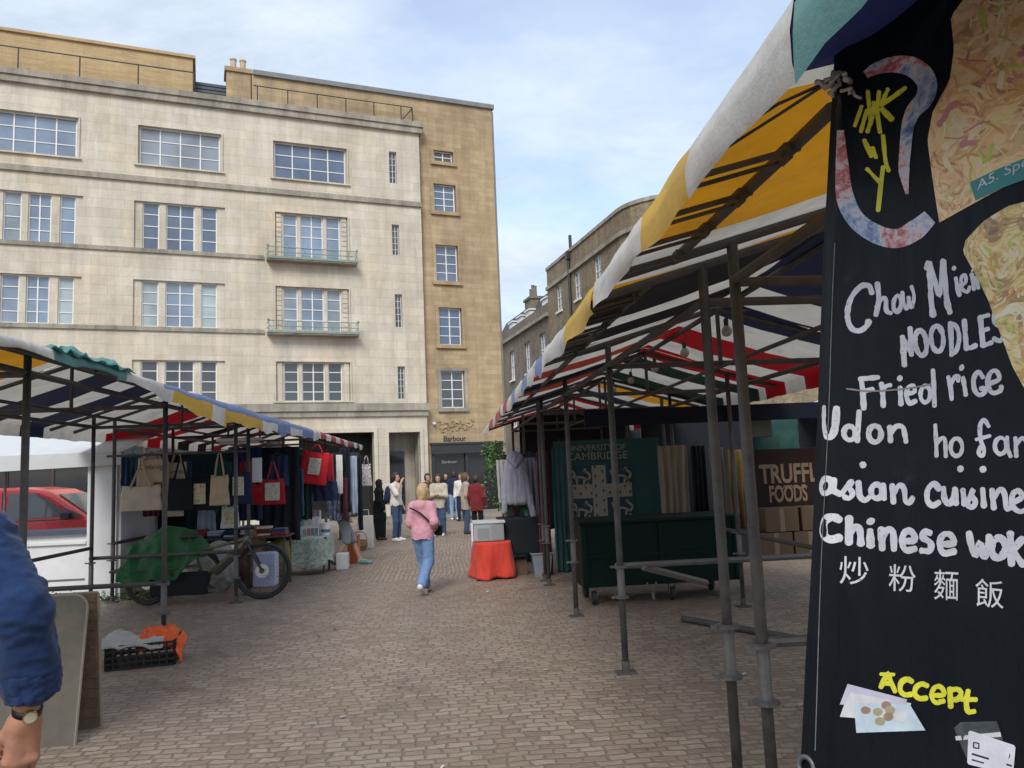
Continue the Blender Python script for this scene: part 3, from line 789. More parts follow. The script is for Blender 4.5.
for z0, z1 in ((9.0, 11.35), (5.2, 7.6)):
    for s in (16.3, 20.1, 24.4, 28.6): tops.append((-s - 0.55, z0, -s + 0.55, z1))
wt = MB(); wall_open(wt, -32, -14.62, 0, 13.3, tops, 0.05, 0.2)
wt.quad((-32, 12, 0), (-32, 0.05, 0), (-32, 0.05, 13.3), (-32, 12, 13.3))
wt.build('wall', M_brick2, th, local=True, fix=False)
q = MB(); q.box(-32, -0.2, 12.3, -14.63, 0.04, 12.55); q.build('cornice', M_trim, th, local=True)
q = MB(); q.quad((-32, 0.5, 13.0), (-14.64, 0.5, 13.0), (-14.64, 1.8, 15.2), (-32, 1.8, 15.2)); q.quad((-32, 1.8, 15.2), (-14.64, 1.8, 15.2), (-14.64, 9, 15.8), (-32, 9, 15.8))
rf = q.build('roof', M_slate, th, local=True, fix=False)
for s in (17.6, 21.9, 24.3, 26.8):
    q = MB(); q.box(-s - 0.6, 0.75, 13.2, -s + 0.6, 2.4, 14.15); q.box(-s - 0.7, 0.65, 14.152, -s + 0.7, 2.5, 14.28)
    dm = q.build('dormer', M_wfr, rf, local=True)
for s in (22.6, 15.4):
    q = MB(); q.box(-s - 0.8, 1.0, 13.6, -s + 0.8, 2.0, 15.2); q.box(-s - 0.9, .9, 15.202, -s + 0.9, 2.1, 15.4)
    for k in range(3): q.lathe((-s - 0.55 + 0.55 * k, 1.5, 15.4), [(0.18, 0), (0.15, 0.2), (0.14, 0.8 + 0.2 * (k == 1)), (0.18, 0.85 + 0.2 * (k == 1))], 8)
    q.build('chimney', M_brick2, rf, local=True)
for o in tops:
    sash(th, o[0], o[1], o[2], o[3], 0.16)
# paved footway along the building fronts
pv = MB(); Fm = Matrix.Translation(FAC_P) @ Matrix.Rotation(FAC_A, 4, 'Z')
pv.box(-30, -3.4, -0.3, 5.4, 2.0, 0.11, 0, Fm)
tag(pv.build('pavement', M_flag), kind='structure')
# ================================================================== market stalls
CV = {
 'W': cloth('white_canvas', (0.72, 0.705, 0.67), 0.30, 0.2, 3.0, dirt=0.4),
 'Y': cloth('yellow_canvas', (0.72, 0.46, 0.06), 0.30, 0.2, 3.0, dirt=0.3),
 'N': cloth('navy_canvas', (0.035, 0.06, 0.15), 0.12, 0.16, 3.0, dirt=0.1),
 'B': cloth('blue_canvas', (0.17, 0.24, 0.46), 0.25, 0.22, 3.0, dirt=0.35),
 'D': cloth('dark_blue_canvas', (0.03, 0.055, 0.21), 0.15, 0.16, 3.0),
 'R': cloth('red_canvas', (0.46, 0.02, 0.05), 0.28, 0.2, 3.0, dirt=0.25),
 'S': cloth('rust_canvas', (0.40, 0.10, 0.07), 0.3, 0.16, 3.0, dirt=0.25),
 'T': cloth('teal_canvas', (0.12, 0.30, 0.29), 0.2, 0.2, 3.0, dirt=0.25),
 'G': cloth('green_canvas', (0.035, 0.10, 0.085), 0.2, 0.2, 3.0, dirt=0.15),
 'K': cloth('charcoal_canvas', (0.05, 0.055, 0.07), 0.1, 0.2, 3.0),
 'E': cloth('grey_canvas', (0.40, 0.38, 0.36), 0.3, 0.2, 3.0, dirt=0.3),
}
CKEYS = list(CV)
def stripe_at(lst, y):
    for c, ye in lst:
        if y < ye: return CKEYS.index(c)
    return CKEYS.index(lst[-1][0])
def seg_ys(y0, y1, lists):
    cuts = {y0, y1}
    for l in lists:
        for c, ye in l:
            if y0 < ye < y1: cuts.add(ye)
    ys = sorted(cuts); out = [ys[0]]
    for a, b in zip(ys, ys[1:]):
        n = max(1, int(math.ceil((b - a) / 0.14)))
        out += [a + (b - a) * (i + 1) / n for i in range(n)]
    return out
RIDGE = 3.13
def canopy_sheet(y0, y1, xf, sg, ze, near, far, val, seed, vdrop, sag, scallop, vtop=None, lift=(0, 0)):
    vdrop = vdrop if isinstance(vdrop, tuple) else (vdrop, vdrop)
    xe, xr, xb = xf - sg * 0.64, xf + sg * 1.0, xf + sg * 2.64
    ys = seg_ys(y0, y1, (near, far, val) + ((vtop,) if vtop else ()))
    # profile stations: (x, z, list)
    prof = []
    nn = 9
    for i in range(3): prof.append((xe - sg * 0.012, ze - vdrop[0] * (1 - i / 3), 'v'))
    for i in range(nn): t = i / nn; prof.append((xe + (xr - xe) * t, ze + (RIDGE - ze) * t, 'n'))
    for i in range(nn): t = i / nn; prof.append((xr + (xb - xr) * t, RIDGE + (ze - RIDGE) * t, 'f'))
    prof.append((xb, ze, 'f')); prof.append((xb + sg * 0.012, ze - 0.15, 'f'))
    NP = len(prof)
    mb = MB(); vs = []
    for y in ys:
        for j, (x, z, kd) in enumerate(prof):
            e = 0.0
            ww = nz(x * 2.2 + seed, y * 2.6, z)
            e += 0.018 * ww + 0.010 * nz(x * 6, y * 7 + seed, 2)
            s_ = 0
            if 3 <= j <= 3 + nn: t = (j - 3) / nn; s_ = math.sin(math.pi * t)
            elif 3 + nn < j < NP - 1: t = (j - 3 - nn) / nn; s_ = math.sin(math.pi * t)
            ph = (y - y0) / max(y1 - y0, 0.01)
            if j < 3: e -= (vdrop[1] - vdrop[0]) * ph * (1 - j / 3)
            lw = (RIDGE - max(min(z, RIDGE), ze)) / (RIDGE - ze)
            e += (lift[0] + (lift[1] - lift[0]) * ph) * lw * (1 if j < 3 + nn else 0)
            e -= sag * s_ * (0.35 + 0.65 * abs(math.sin(ph * math.pi * 3)))
            xx = x
            if j == 0:
                e += 0.6 * e + scallop * abs(math.sin(y * 3.1 + seed)) ; xx = x + sg * 0.03 * nz(y * 2.1, seed, 4)
            elif j < 3: xx = x - sg * 0.015 * (0.3 + nz(y * 1.7 + seed, j, 7))
            vs.append((xx, y, z + e))
    fs = []; mi = []
    for i in range(len(ys) - 1):
        yc = (ys[i] + ys[i + 1]) / 2
        for j in range(NP - 1):
            kd = prof[j][2]
            l = (vtop if vtop and j == 2 else val) if j < 3 else (near if j < 3 + nn else far)
            fs.append((i * NP + j, (i + 1) * NP + j, (i + 1) * NP + j + 1, i * NP + j + 1)); mi.append(stripe_at(l, yc))
    mb.v = vs; mb.f = fs; mb.m = mi
    return mb
def post_mesh(x, y, z1, collars):
    p = MB()
    p.tube([(x, y, 0.02), (x, y, z1)], 0.027, 10)
    return p
def add_post(root, x, y, z1, collars=(0.62, 0.87), detail=True):
    p = MB().tube([(x, y, 0.015), (x, y, z1)], 0.0275, 10).build('post', M_steel, root, smooth=False)
    for pl in p.data.polygons: pl.use_smooth = len(pl.vertices) == 4
    ft = MB(); ft.bbox(x - 0.085, y - 0.06, 0.0, x + 0.085, y + 0.06, 0.016, 0.004); ft.tube([(x, y, 0.016), (x, y, 0.10)], 0.034, 10); ft.build('foot_plate', M_steel, p)
    if detail and collars:
        s = MB(); a, b = collars
        s.tube([(x, y, a), (x, y, b)], 0.0325, 10)
        for z_ in (a, b):
            s.lathe((x, y, z_), [(0.036, -0.012), (0.06, -0.008), (0.062, 0.008), (0.036, 0.012)], 10)
            s.box(x - 0.085, y - 0.012, z_ - 0.008, x - 0.05, y + 0.012, z_ + 0.01)
        s.build('collar', M_galv, p)
    return p
def stall(side, y0, y1, near, far=None, val=None, label='', start_posts=True, end_posts=False, outriggers=False, rails=(), rail_z=0.87, seed=0, xoff=0.0, cy0=None, cy1=None, sag=0.035, back_rails=True, scallop=0.03, vdrop=None, rail0=-9, vtop=None, lift=(0, 0), group='striped market stalls', fscale=1.0, ze=None, collars=(0.62, 0.87), posts_front=True):
    sg = 1 if side == 'R' else -1
    xf = (1.4 if side == 'R' else -3.12) + xoff
    ze = ze if ze is not None else (2.64 if side == 'R' else 2.60)
    vdrop = vdrop if vdrop is not None else (0.175 if side == 'R' else 0.15)
    far = far or near; val = val or near
    root = thing('market_stall', label, 'market stall', (xf + sg, (y0 + y1) / 2, 0), group)
    cy0 = y0 - 0.12 if cy0 is None else cy0; cy1 = y1 + 0.12 if cy1 is None else cy1
    cm = canopy_sheet(cy0, cy1, xf, sg, ze, near, far, val, seed, vdrop, sag, scallop, vtop, lift)
    cm.build('canopy', [CV[k] for k in CKEYS], root, smooth=True, fix=False)
    xb = xf + sg * 2.0; xr = xf + sg
    zp = ze + (RIDGE - ze) * 0.64 / 1.64 - 0.05     # roof height over the posts
    yy = ([y0] if start_posts else []) + ([y1] if end_posts else [])
    for y in yy:
        if posts_front: add_post(root, xf, y, zp, collars)
        add_post(root, xb, y, zp, collars)
        rr = MB()
        xe = xf - sg * 0.6; xbb = xf + sg * 2.6
        rr.tube([(xe, y, ze - 0.03), (xr, y, RIDGE - 0.06)], 0.024, 8); rr.tube([(xr, y, RIDGE - 0.06), (xbb, y, ze - 0.03)], 0.024, 8)
        rr.tube([(xf, y, 2.58), (xb, y, 2.58)], 0.024, 8); rr.tube([(xr, y, 2.58), (xr, y, RIDGE - 0.07)], 0.02, 8)
        rr.build('truss', M_steel, root)
    for (x, z, r) in ((xb, 2.59, 0.026), (xr, RIDGE - 0.075, 0.026)) if not posts_front else ((xf, 2.59, 0.026), (xb, 2.59, 0.026), (xr, RIDGE - 0.075, 0.026), (xf - sg * 0.30, ze + 0.05, 0.022), (xf + sg * 1.0, 2.55, 0.018)):
        MB().tube([(x, max(y0, rail0), z), (x, y1, z)], r, 8).build('long_rail', M_steel, root)
    if outriggers:
        n = 6
        for i in range(n):
            y = y0 + (y1 - y0) * (i + 0.5) / n
            if y < 2.0: continue
            o = MB(); o.tube([(xf - sg * 0.61, y + 0.02, ze - 0.045), (xf - sg * 0.29, y, ze + 0.035)], 0.011, 6); o.tube([(xf - sg * 0.61, y + 0.07, ze - 0.06), (xf - sg * 0.33, y + 0.05, ze + 0.01)], 0.008, 6); o.box(xf - sg * 0.33 - 0.012, y - 0.01, ze, xf - sg * 0.33 + 0.012, y + 0.06, ze + 0.05)
            o.build('outrigger', M_steel, root)
    if back_rails:
        b = MB(); b.tube([(xb, y0, 0.87), (xb, y1, 0.87)], 0.025, 8); b.build('back_rail', M_steel, root)
    for (y, z) in rails:
        c = MB(); c.tube([(xf - sg * 0.03, y + 0.055, z), (xb + sg * 0.05, y + 0.055, z)], 0.026, 8); c.build('cross_rail', M_galv if side == 'R' else M_steel, root)
    return root
def cyc(y0, y1, cols, wds):
    out = []; y = y0; i = 0
    while y < y1:
        y += wds[i % len(wds)]; out.append((cols[i % len(cols)], y)); i += 1
    return out
# right-hand rank: the stripes run straight across each ridge
FAR_R = [('Y', 3.3), ('W', 4.2), ('N', 5.85), ('W', 6.45), ('N', 6.92), ('W', 7.68), ('R', 8.4), ('W', 8.92), ('R', 9.5), ('W', 9.72), ('G', 10.33), ('W', 11.04), ('G', 11.68), ('W', 12.3), ('Y', 13.0), ('W', 13.6), ('N', 14.2), ('W', 14.9), ('R', 15.5), ('W', 16.1), ('R', 16.7), ('W', 18)]
NEAR_R = [('W', 0.2), ('D', 1.85), ('W', 1.95), ('Y', 3.28), ('W', 4.0), ('Y', 4.2), ('K', 5.2), ('W', 5.72), ('K', 6.3), ('W', 6.9), ('N', 7.15), ('W', 7.68), ('S', 8.4), ('W', 8.9), ('N', 9.3), ('W', 9.8), ('S', 10.4), ('W', 11.0), ('N', 11.6), ('W', 12.3), ('R', 13.0), ('W', 13.6), ('N', 14.2), ('W', 14.8), ('R', 15.6), ('W', 16.2), ('R', 18)]
VAL_R = [('T', 1.48), ('W', 2.2), ('Y', 2.8), ('W', 3.78), ('Y', 4.8), ('W', 6.0), ('B', 6.5), ('W', 7.2), ('B', 7.8), ('W', 8.6), ('B', 9.1), ('W', 9.8), ('R', 10.6), ('W', 11.2), ('R', 12.4), ('W', 13.2), ('R', 14.6), ('W', 18)]
def stallR(y0, y1, label, **kw): return stall('R', y0, y1, NEAR_R, FAR_R, VAL_R, label, **kw)
stallR(-1.6, 1.15, 'nearest stall canopy, teal edge and dark blue underside above the black menu banner', start_posts=False, seed=1, cy0=-1.9, cy1=1.48, back_rails=False, posts_front=False, scallop=0.01, lift=(0.08, 0.05), vdrop=0.22)
stallR(1.25, 3.55, 'stall with a wide yellow and white canopy right beside the menu banner', start_posts=False, end_posts=True, outriggers=True, rails=((3.55, 0.87),), rail0=1.98, seed=2, cy0=1.48, cy1=3.8, scallop=0.03, lift=(0.05, 0.0), vdrop=(0.22, 0.18))
stallR(4.0, 6.55, 'stall with white and navy striped canopy, its front post beside the dark green cart', start_posts=True, outriggers=True, seed=3, cy0=3.8, cy1=6.55, scallop=0.04)
stallR(6.55, 9.1, 'stall with red and white stripes under its roof, over the dark green cart', rails=((6.55, 0.87),), seed=4, cy0=6.55, cy1=9.1)
stallR(9.1, 11.6, 'stall with green and white stripes under its roof, in front of the crest tapestry', end_posts=True, seed=5, cy0=9.1, cy1=11.8)
stallR(12.05, 14.55, 'clothes stall with red edge and a grey hoodie hanging at its front', seed=6, cy0=11.8, cy1=14.55)
stallR(14.6, 17.1, 'plant stall at the far end of the right row with vines trailing from its canopy', end_posts=True, seed=7, cy0=14.55, cy1=17.3)
# second rank behind, seen between the posts
for i, (a, c) in enumerate(((3.6, 'E'), (6.2, 'Y'), (8.8, 'E'), (11.4, 'W'))):
    stall('R', a, a + 2.5, cyc(a - .2, a + 2.8, [c, 'W', 'N', 'W'], [0.5, 0.4]), label=['grey and white canopy of the back row, nearest behind the yellow stall', 'yellow striped canopy of the back row behind the dark cart', 'grey striped canopy of the back row behind the tapestry stall', 'white striped canopy at the far end of the back row'][i], xoff=5.6, seed=20 + i, end_posts=(i == 3), group='canopies of the second row')
# left-hand rank
LR = 0.66
FAR_L = [('Y', 8.55), ('W', 9.6), ('N', 10.27), ('W', 10.85), ('N', 11.46), ('W', 13.45), ('R', 14.7), ('W', 15.25), ('R', 15.9), ('W', 16.9), ('K', 17.6), ('W', 18.2), ('K', 18.8), ('W', 19.4), ('R', 20.0), ('W', 20.6), ('G', 21.2), ('W', 23)]
NEAR_L = [('W', 5.0), ('T', 6.1), ('W', 6.9), ('B', 8.2), ('W', 8.5), ('B', 11.0), ('W', 11.4), ('B', 14.3), ('W', 15.0)] + cyc(15.0, 19.5, ['R', 'W'], [0.6, 0.5]) + cyc(19.5, 22.3, ['G', 'W'], [0.55, 0.5])
VAL_L = [('W', 5.0), ('T', 6.1), ('W', 7.1), ('Y', 8.25), ('W', 8.7), ('Y', 10.4), ('W', 11.3), ('B', 12.2), ('W', 13.2), ('B', 14.2), ('W', 15.0)] + cyc(15.0, 19.5, ['R', 'W'], [0.7, 0.6]) + cyc(19.5, 22.3, ['G', 'W'], [0.7, 0.5])
TOP_L = [('W', 5.0), ('T', 6.1), ('W', 6.9), ('B', 8.3), ('B', 14.3), ('W', 15.0)] + cyc(15.0, 19.5, ['R', 'W'], [0.7, 0.6]) + cyc(19.5, 22.3, ['G', 'W'], [0.7, 0.5])
def stallL(y0, y1, label, **kw): return stall('L', y0, y1, NEAR_L, FAR_L, VAL_L, label, vtop=TOP_L, **kw)
stallL(3.4, 5.9, 'nearest left stall with a yellow underside behind the man in blue', start_posts=False, seed=31, cy0=3.3, cy1=5.95, vdrop=0.09, back_rails=False)
stallL(5.95, 8.75, 'left stall with navy and white striped underside and bunched teal edge', seed=32, cy0=5.95, cy1=8.78, scallop=0.02, vdrop=(0.08, 0.21), back_rails=False)
stallL(8.75, 11.55, 'left stall with red and white underside and yellow scalloped edge above the bicycle', end_posts=True, seed=33, cy0=8.78, cy1=11.95, rails=((8.75, LR), (11.55, 0.72)), scallop=0.05, collars=(0.35, 0.66), vdrop=0.25)
stallL(12.25, 14.7, 'bag stall with a blue and white canopy edge', seed=34, cy0=11.95, cy1=14.75, vdrop=0.2)
stallL(14.75, 17.1, 'stall with pale blue and white canopy above the small cloth covered table', seed=35, cy0=14.75, cy1=17.15)
stallL(17.15, 19.5, 'scarf stall with red and white canopy', seed=36, cy0=17.15, cy1=19.55)
stallL(19.6, 22.0, 'farthest left stall with green and white canopy', end_posts=True, seed=37, cy0=19.55, cy1=22.2)
# bunched teal canvas lying on the first left canopies
tl = MB()
def teal_fn(u, v):
    y = 5.0 + 1.2 * u; a = v * math.pi * 1.1
    r = (0.035 + 0.03 * nz(u * 5, v * 3, 1) + 0.012 * math.sin(u * 9)) * (0.3 + math.sin(math.pi * u))
    return (-2.53 + 0.09 * math.cos(a) + 0.04 * nz(u * 8, v * 5, 3), y, 2.60 - 0.16 * u * 0 + r * math.sin(a) + 0.035 * nz(u * 11, v * 7, 9))
tl.grid(teal_fn, 44, 16)
tag(tl.build('folded_canvas', CV['T'], smooth=True), 'bunched teal canvas lying along the edge of the nearest left canopies', 'canvas')
# navy board across the right rank
nb = MB(); nb.bbox(1.62, 9.14, 2.2, 5.2, 9.18, 2.40, 0.008)
tag(nb.build('header_board', plain('navy_board', (0.008, 0.011, 0.02), 0.6, 0.3, spec=0.1)), 'long dark navy board fixed across the stall above the green cart', 'board')
# bare bulbs on the ridge of the right rank
M_bulb, _nt, _b = new_mat('clear_bulb'); _b.inputs['Base Color'].default_value = (0.35, 0.34, 0.30, 1); _b.inputs['Roughness'].default_value = 0.08; _b.inputs['IOR'].default_value = 1.7
protob = None
blab = ['nearest hanging bulb, close to the menu banner', 'second hanging bulb along the ridge from the banner', 'third hanging bulb along the ridge, above the front post', 'fourth hanging bulb along the ridge, over the navy board', 'farthest hanging bulb along the ridge, by the tapestry']
for i, y in enumerate((6.35, 7.55, 8.7, 9.9, 11.0)):
    if protob is None:
        protob = thing('hanging_bulb', blab[0], 'bulb', (2.4, y, 2.9), 'bare bulbs under the right ridge')
        q = MB(); q.tube([(2.4, y, 3.05), (2.42, y, 2.99), (2.4, y, 2.93)], 0.006, 6); q.lathe((2.4, y, 2.87), [(0.02, 0), (0.022, 0.06), (0.012, 0.075)], 10); q.build('lamp_holder', M_black, protob)
        MB().lathe((2.4, y, 2.78), [(0.0, 0.0), (0.03, 0.008), (0.048, 0.04), (0.04, 0.07), (0.02, 0.095)], 12).build('glass_bulb', M_bulb, protob, smooth=True)
    else:
        c = copy_thing(protob); c.location = (2.4, y, 2.9); c['label'] = blab[i]
# ================================================================== the black menu banner
BA_ = Vector((0.797, 1.85, 0.955)); BB_ = Vector((1.033, 1.80, 2.79))
Hd = Vector((0.43, -0.903, 0)).normalized(); Vd = BB_ - BA_
Nn = Hd.cross(Vd).normalized()
if Nn.dot(Vector((0, 0, H)) - BA_) < 0: Nn = -Nn
def bsurf(s, t, eps=0.0):
    w = 0.010 * nz(s * 3.0, t * 2.2, 1.7) + 0.010 * math.sin(s * 15 + t * 2.5 + 1.3 * nz(s * 2, t * 3, 4)) * (0.3 + 0.7 * t) + 0.003 * nz(s * 12, t * 9, 2)
    w += 0.010 * math.exp(-((s - 0.035) / 0.02) ** 2)
    return BA_ + Hd * s + Vd * t + Nn * (w + eps)
def bst(px, py):
    d = Vector(ray(px, py)); o = Vector((0, 0, H))
    t = (BA_ - o).dot(Nn) / d.dot(Nn); p = o + d * t - BA_
    hh, vv, hv = 1.0, Vd.dot(Vd), Hd.dot(Vd); a, b = p.dot(Hd), p.dot(Vd)
    det = hh * vv - hv * hv
    return (a * vv - b * hv) / det, (b * hh - a * hv) / det
def bpx(px, py, eps): return bsurf(*bst(px, py), eps)
def vinyl():
    m, nt, b = new_mat('black_vinyl')
    co = nd(nt, 'ShaderNodeTexCoord').outputs['Object']
    n = noise_tex(nt, co, 3.0, 8, 0.7, 0.6)
    lk(nt, ramp(nt, n.outputs[0], [(0.3, (0.004, 0.006, 0.009)), (0.60, (0.008, 0.011, 0.016)), (0.78, (0.035, 0.042, 0.052))]), b.inputs['Base Color'])
    mp = nd(nt, 'ShaderNodeMapping'); lk(nt, co, mp.inputs[0]); mp.inputs['Scale'].default_value = (14, 14, 1.4)
    n2 = noise_tex(nt, mp.outputs[0], 2.2, 6, 0.7, 0.5)
    lk(nt, ramp(nt, n2.outputs[0], [(0.3, (0.24,) * 3), (0.7, (0.55,) * 3)]), b.inputs['Roughness'])
    b.inputs['Coat Weight'].default_value = 0.06; b.inputs['Coat Roughness'].default_value = 0.12
    b.inputs['Specular IOR Level'].default_value = 0.13
    n3 = noise_tex(nt, co, 38, 4, 0.6)
    a = nd(nt, 'ShaderNodeMath', operation='MULTIPLY_ADD'); lk(nt, n3.outputs[0], a.inputs[0]); a.inputs[1].default_value = 0.12; lk(nt, n2.outputs[0], a.inputs[2])
    bump(nt, b, a.outputs[0], 0.5, 0.012)
    return m
bn = thing('menu_banner', 'tall black menu banner with white brush lettering and noodle photos', 'banner', (0.8, 1.85, 0.95))
g = MB(); g.grid(lambda u, v: bsurf(-0.004 + 1.0 * u, -0.01 + 1.06 * v), 240, 170)
g.build('sheet', vinyl(), bn, smooth=True, fix=False)
def chipped(name, c, chip=0.36):
    m, nt, b = new_mat(name)
    co = nd(nt, 'ShaderNodeTexCoord').outputs['Object']
    n1 = noise_tex(nt, co, 130, 4, 0.7); n2 = noise_tex(nt, co, 14, 5, 0.65)
    base = mixc(nt, 1.0, c, ramp(nt, n2.outputs[0], [(0.3, (0.72,) * 3), (0.65, (1.06,) * 3)]), 'MULTIPLY')
    lk(nt, mixc(nt, ramp(nt, n1.outputs[0], [(chip - 0.04, (0.75, 0.75, 0.75)), (chip + 0.03, (0, 0, 0))]), base, (0.05, 0.055, 0.06)), b.inputs['Base Color'])
    b.inputs['Roughness'].default_value = 0.5
    return m
P_white = chipped('white_print', (0.68, 0.70, 0.74))
P_yel = chipped('yellow_print', (0.78, 0.75, 0.05))
def A_(x, y): return (784 + x / 3.658, 190 + y / 3.658)
def B_(x, y): return (784 + x / 3.2, 380 + y / 3.2)
def C_(x, y): return (784 + x / 4.267, 600 + y / 4.267)
def D_(x, y): return (784 + x / 3.84, 0 + y / 3.84)
_eps = [0.0011]
def strokes(name, mat, items, conv, label=None):
    mb = MB()
    for it in items:
        pts, wd = it[0], it[1]
        sm = it[2] if len(it) > 2 else True
        P = [conv(*p) for p in pts]
        vs, fs = ribbon2d(P, wd, sm)
        _eps[0] += 0.0000012
        mb.add([bpx(x, y, _eps[0]) for x, y in vs], fs)
    o = mb.build(name, mat, bn, fix=False)
    if label: o['label'] = label
    if name.startswith('printed_'): o['kind'] = 'stuff'
    return o
W1 = 4.6
strokes('chow_mien_lettering', P_white, [
 ([(322, 378), (312, 352), (286, 352), (256, 388), (241, 432), (240, 478), (255, 510), (282, 515), (304, 498), (312, 478)], 5.2),
 ([(340, 340), (346, 400), (336, 458)], 5), ([(338, 430), (355, 398), (370, 398), (372, 440), (388, 450)], 4.4),
 (ell(410, 415, 13, 30, 0.1), 4), ([(428, 372), (432, 410), (441, 434), (450, 414), (450, 390)], 3.8), ([(450, 400), (455, 424), (463, 422), (469, 385), (460, 350)], 3.8),
 ([(514, 284), (524, 262), (528, 330), (532, 400), (540, 458)], 6.4), ([(524, 268), (545, 330), (563, 385), (570, 320), (576, 255)], 5.2), ([(577, 258), (586, 340), (594, 410), (606, 448)], 6.4),
 ([(628, 322), (636, 362), (644, 386)], 4.6), ([(619, 284), (622, 287)], 5.2),
 ([(650, 352), (668, 336), (664, 312), (650, 322), (652, 360), (674, 374), (684, 356)], 4.2),
 ([(690, 308), (697, 340), (700, 366)], 4.2), ([(696, 338), (706, 322), (712, 340), (717, 362)], 3.8)], A_)
strokes('noodles_lettering', P_white, [
 ([(426, 535), (429, 590), (432, 640)], 5.6, False), ([(428, 540), (444, 572), (458, 600)], 4.6, False), ([(458, 602), (456, 550), (454, 502)], 5, False),
 (ell(494, 558, 21, 46, -0.12), 5.2), (ell(556, 543, 24, 47, -0.1), 5.2),
 ([(607, 486), (612, 545), (614, 604)], 5.6, False), ([(606, 488), (632, 500), (644, 540), (634, 586), (614, 602)], 5.2),
 ([(664, 478), (669, 530), (674, 584)], 5.6, False), ([(674, 582), (694, 578), (712, 570)], 5, False),
 ([(726, 466), (732, 520), (738, 574)], 5.6, False), ([(727, 468), (757, 460)], 4.8, False), ([(732, 518), (757, 510)], 4.6, False), ([(738, 572), (770, 560)], 4.8, False),
 ([(808, 462), (795, 448), (778, 456), (780, 486), (802, 506), (812, 532), (800, 554), (776, 546)], 5)], A_)
strokes('fried_rice_lettering', P_white, [
 ([(282, 690), (287, 730), (290, 800)], 5.4), ([(278, 692), (340, 684)], 4.8, False), ([(288, 736), (322, 728)], 4.4, False),
 ([(350, 706), (354, 740), (356, 790)], 5), ([(354, 738), (364, 718), (382, 712)], 4.4), ([(416, 720), (420, 784)], 5, False), ([(413, 686), (417, 688)], 6.4),
 ([(444, 744), (470, 736), (464, 714), (446, 722), (440, 752), (452, 778), (476, 770)], 4.8),
 (ell(512, 746, 19, 30), 4.8), ([(540, 658), (545, 720), (549, 790)], 5),
 ([(602, 684), (612, 720), (618, 766)], 5), ([(612, 712), (628, 686), (644, 684), (642, 700)], 4.6), ([(662, 688), (668, 718), (674, 752)], 5), ([(654, 650), (658, 652)], 6.4),
 ([(738, 688), (722, 668), (704, 690), (706, 730), (724, 752), (744, 742), (740, 726), (730, 730)], 4.8),
 ([(758, 712), (796, 694), (786, 664), (764, 672), (754, 712), (772, 744), (800, 736), (804, 720)], 4.8)], A_)
strokes('udon_lettering', P_white, [
 ([(136, 88), (136, 140), (144, 178), (160, 182), (170, 150), (175, 90)], 5.88), (ell(210, 170, 17, 22), 5.04), ([(240, 100), (236, 150), (232, 196)], 5.38),
 (ell(286, 172, 19, 26), 5.21), ([(332, 148), (335, 196)], 5.38, False), ([(335, 172), (352, 148), (374, 150), (382, 176), (386, 198)], 5.04)], B_)
strokes('ho_fan_lettering', P_white, [
 ([(484, 144), (488, 200), (490, 244)], 4.54), ([(490, 206), (504, 188), (518, 192), (522, 246)], 4.20), (ell(558, 216, 20, 28), 4.20),
 ([(664, 150), (650, 130), (637, 146), (638, 190), (650, 226), (644, 244), (632, 234), (640, 214)], 4.37), ([(624, 192), (668, 180)], 3.86, False),
 (ell(702, 212, 18, 26), 4.37), ([(722, 184), (724, 220), (734, 246)], 4.37), ([(748, 186), (752, 246)], 4.37, False), ([(752, 208), (768, 188), (784, 200), (788, 246)], 4.20)], B_)
strokes('asian_lettering', P_white, [
 (ell(142, 340, 17, 24, 0.2), 5.88), ([(162, 318), (162, 352), (180, 366)], 5.88),
 ([(182, 366), (206, 330), (214, 326), (206, 344), (216, 362), (206, 378), (190, 374)], 5.04), ([(234, 326), (238, 370), (254, 384), (272, 372)], 5.88), ([(247, 268), (250, 274)], 6.72),
 (ell(292, 356, 18, 22), 5.88), ([(312, 334), (316, 380)], 5.88), ([(342, 336), (346, 392)], 5.88, False), ([(348, 360), (366, 336), (382, 350), (386, 386), (400, 392), (412, 376)], 5.38),
], B_)
strokes('cuisine_lettering', P_white, [
 ([(502, 350), (484, 332), (464, 350), (462, 384), (480, 402), (502, 392)], 6.22), ([(516, 346), (520, 382), (536, 396), (550, 376), (554, 348)], 5.88), ([(554, 352), (558, 398)], 5.54, False),
 ([(580, 352), (586, 400)], 5.88, False), ([(571, 282), (573, 288)], 7.06), ([(592, 400), (616, 352), (608, 366), (622, 390), (612, 408), (596, 402)], 5.21),
 ([(646, 350), (650, 406)], 5.88, False), ([(646, 284), (648, 290)], 7.06), ([(676, 352), (682, 412)], 5.88, False), ([(684, 376), (702, 350), (716, 366), (722, 412), (734, 410)], 5.54),
 ([(738, 396), (770, 376), (760, 356), (742, 366), (740, 402), (764, 422), (790, 410)], 5.54)], B_)
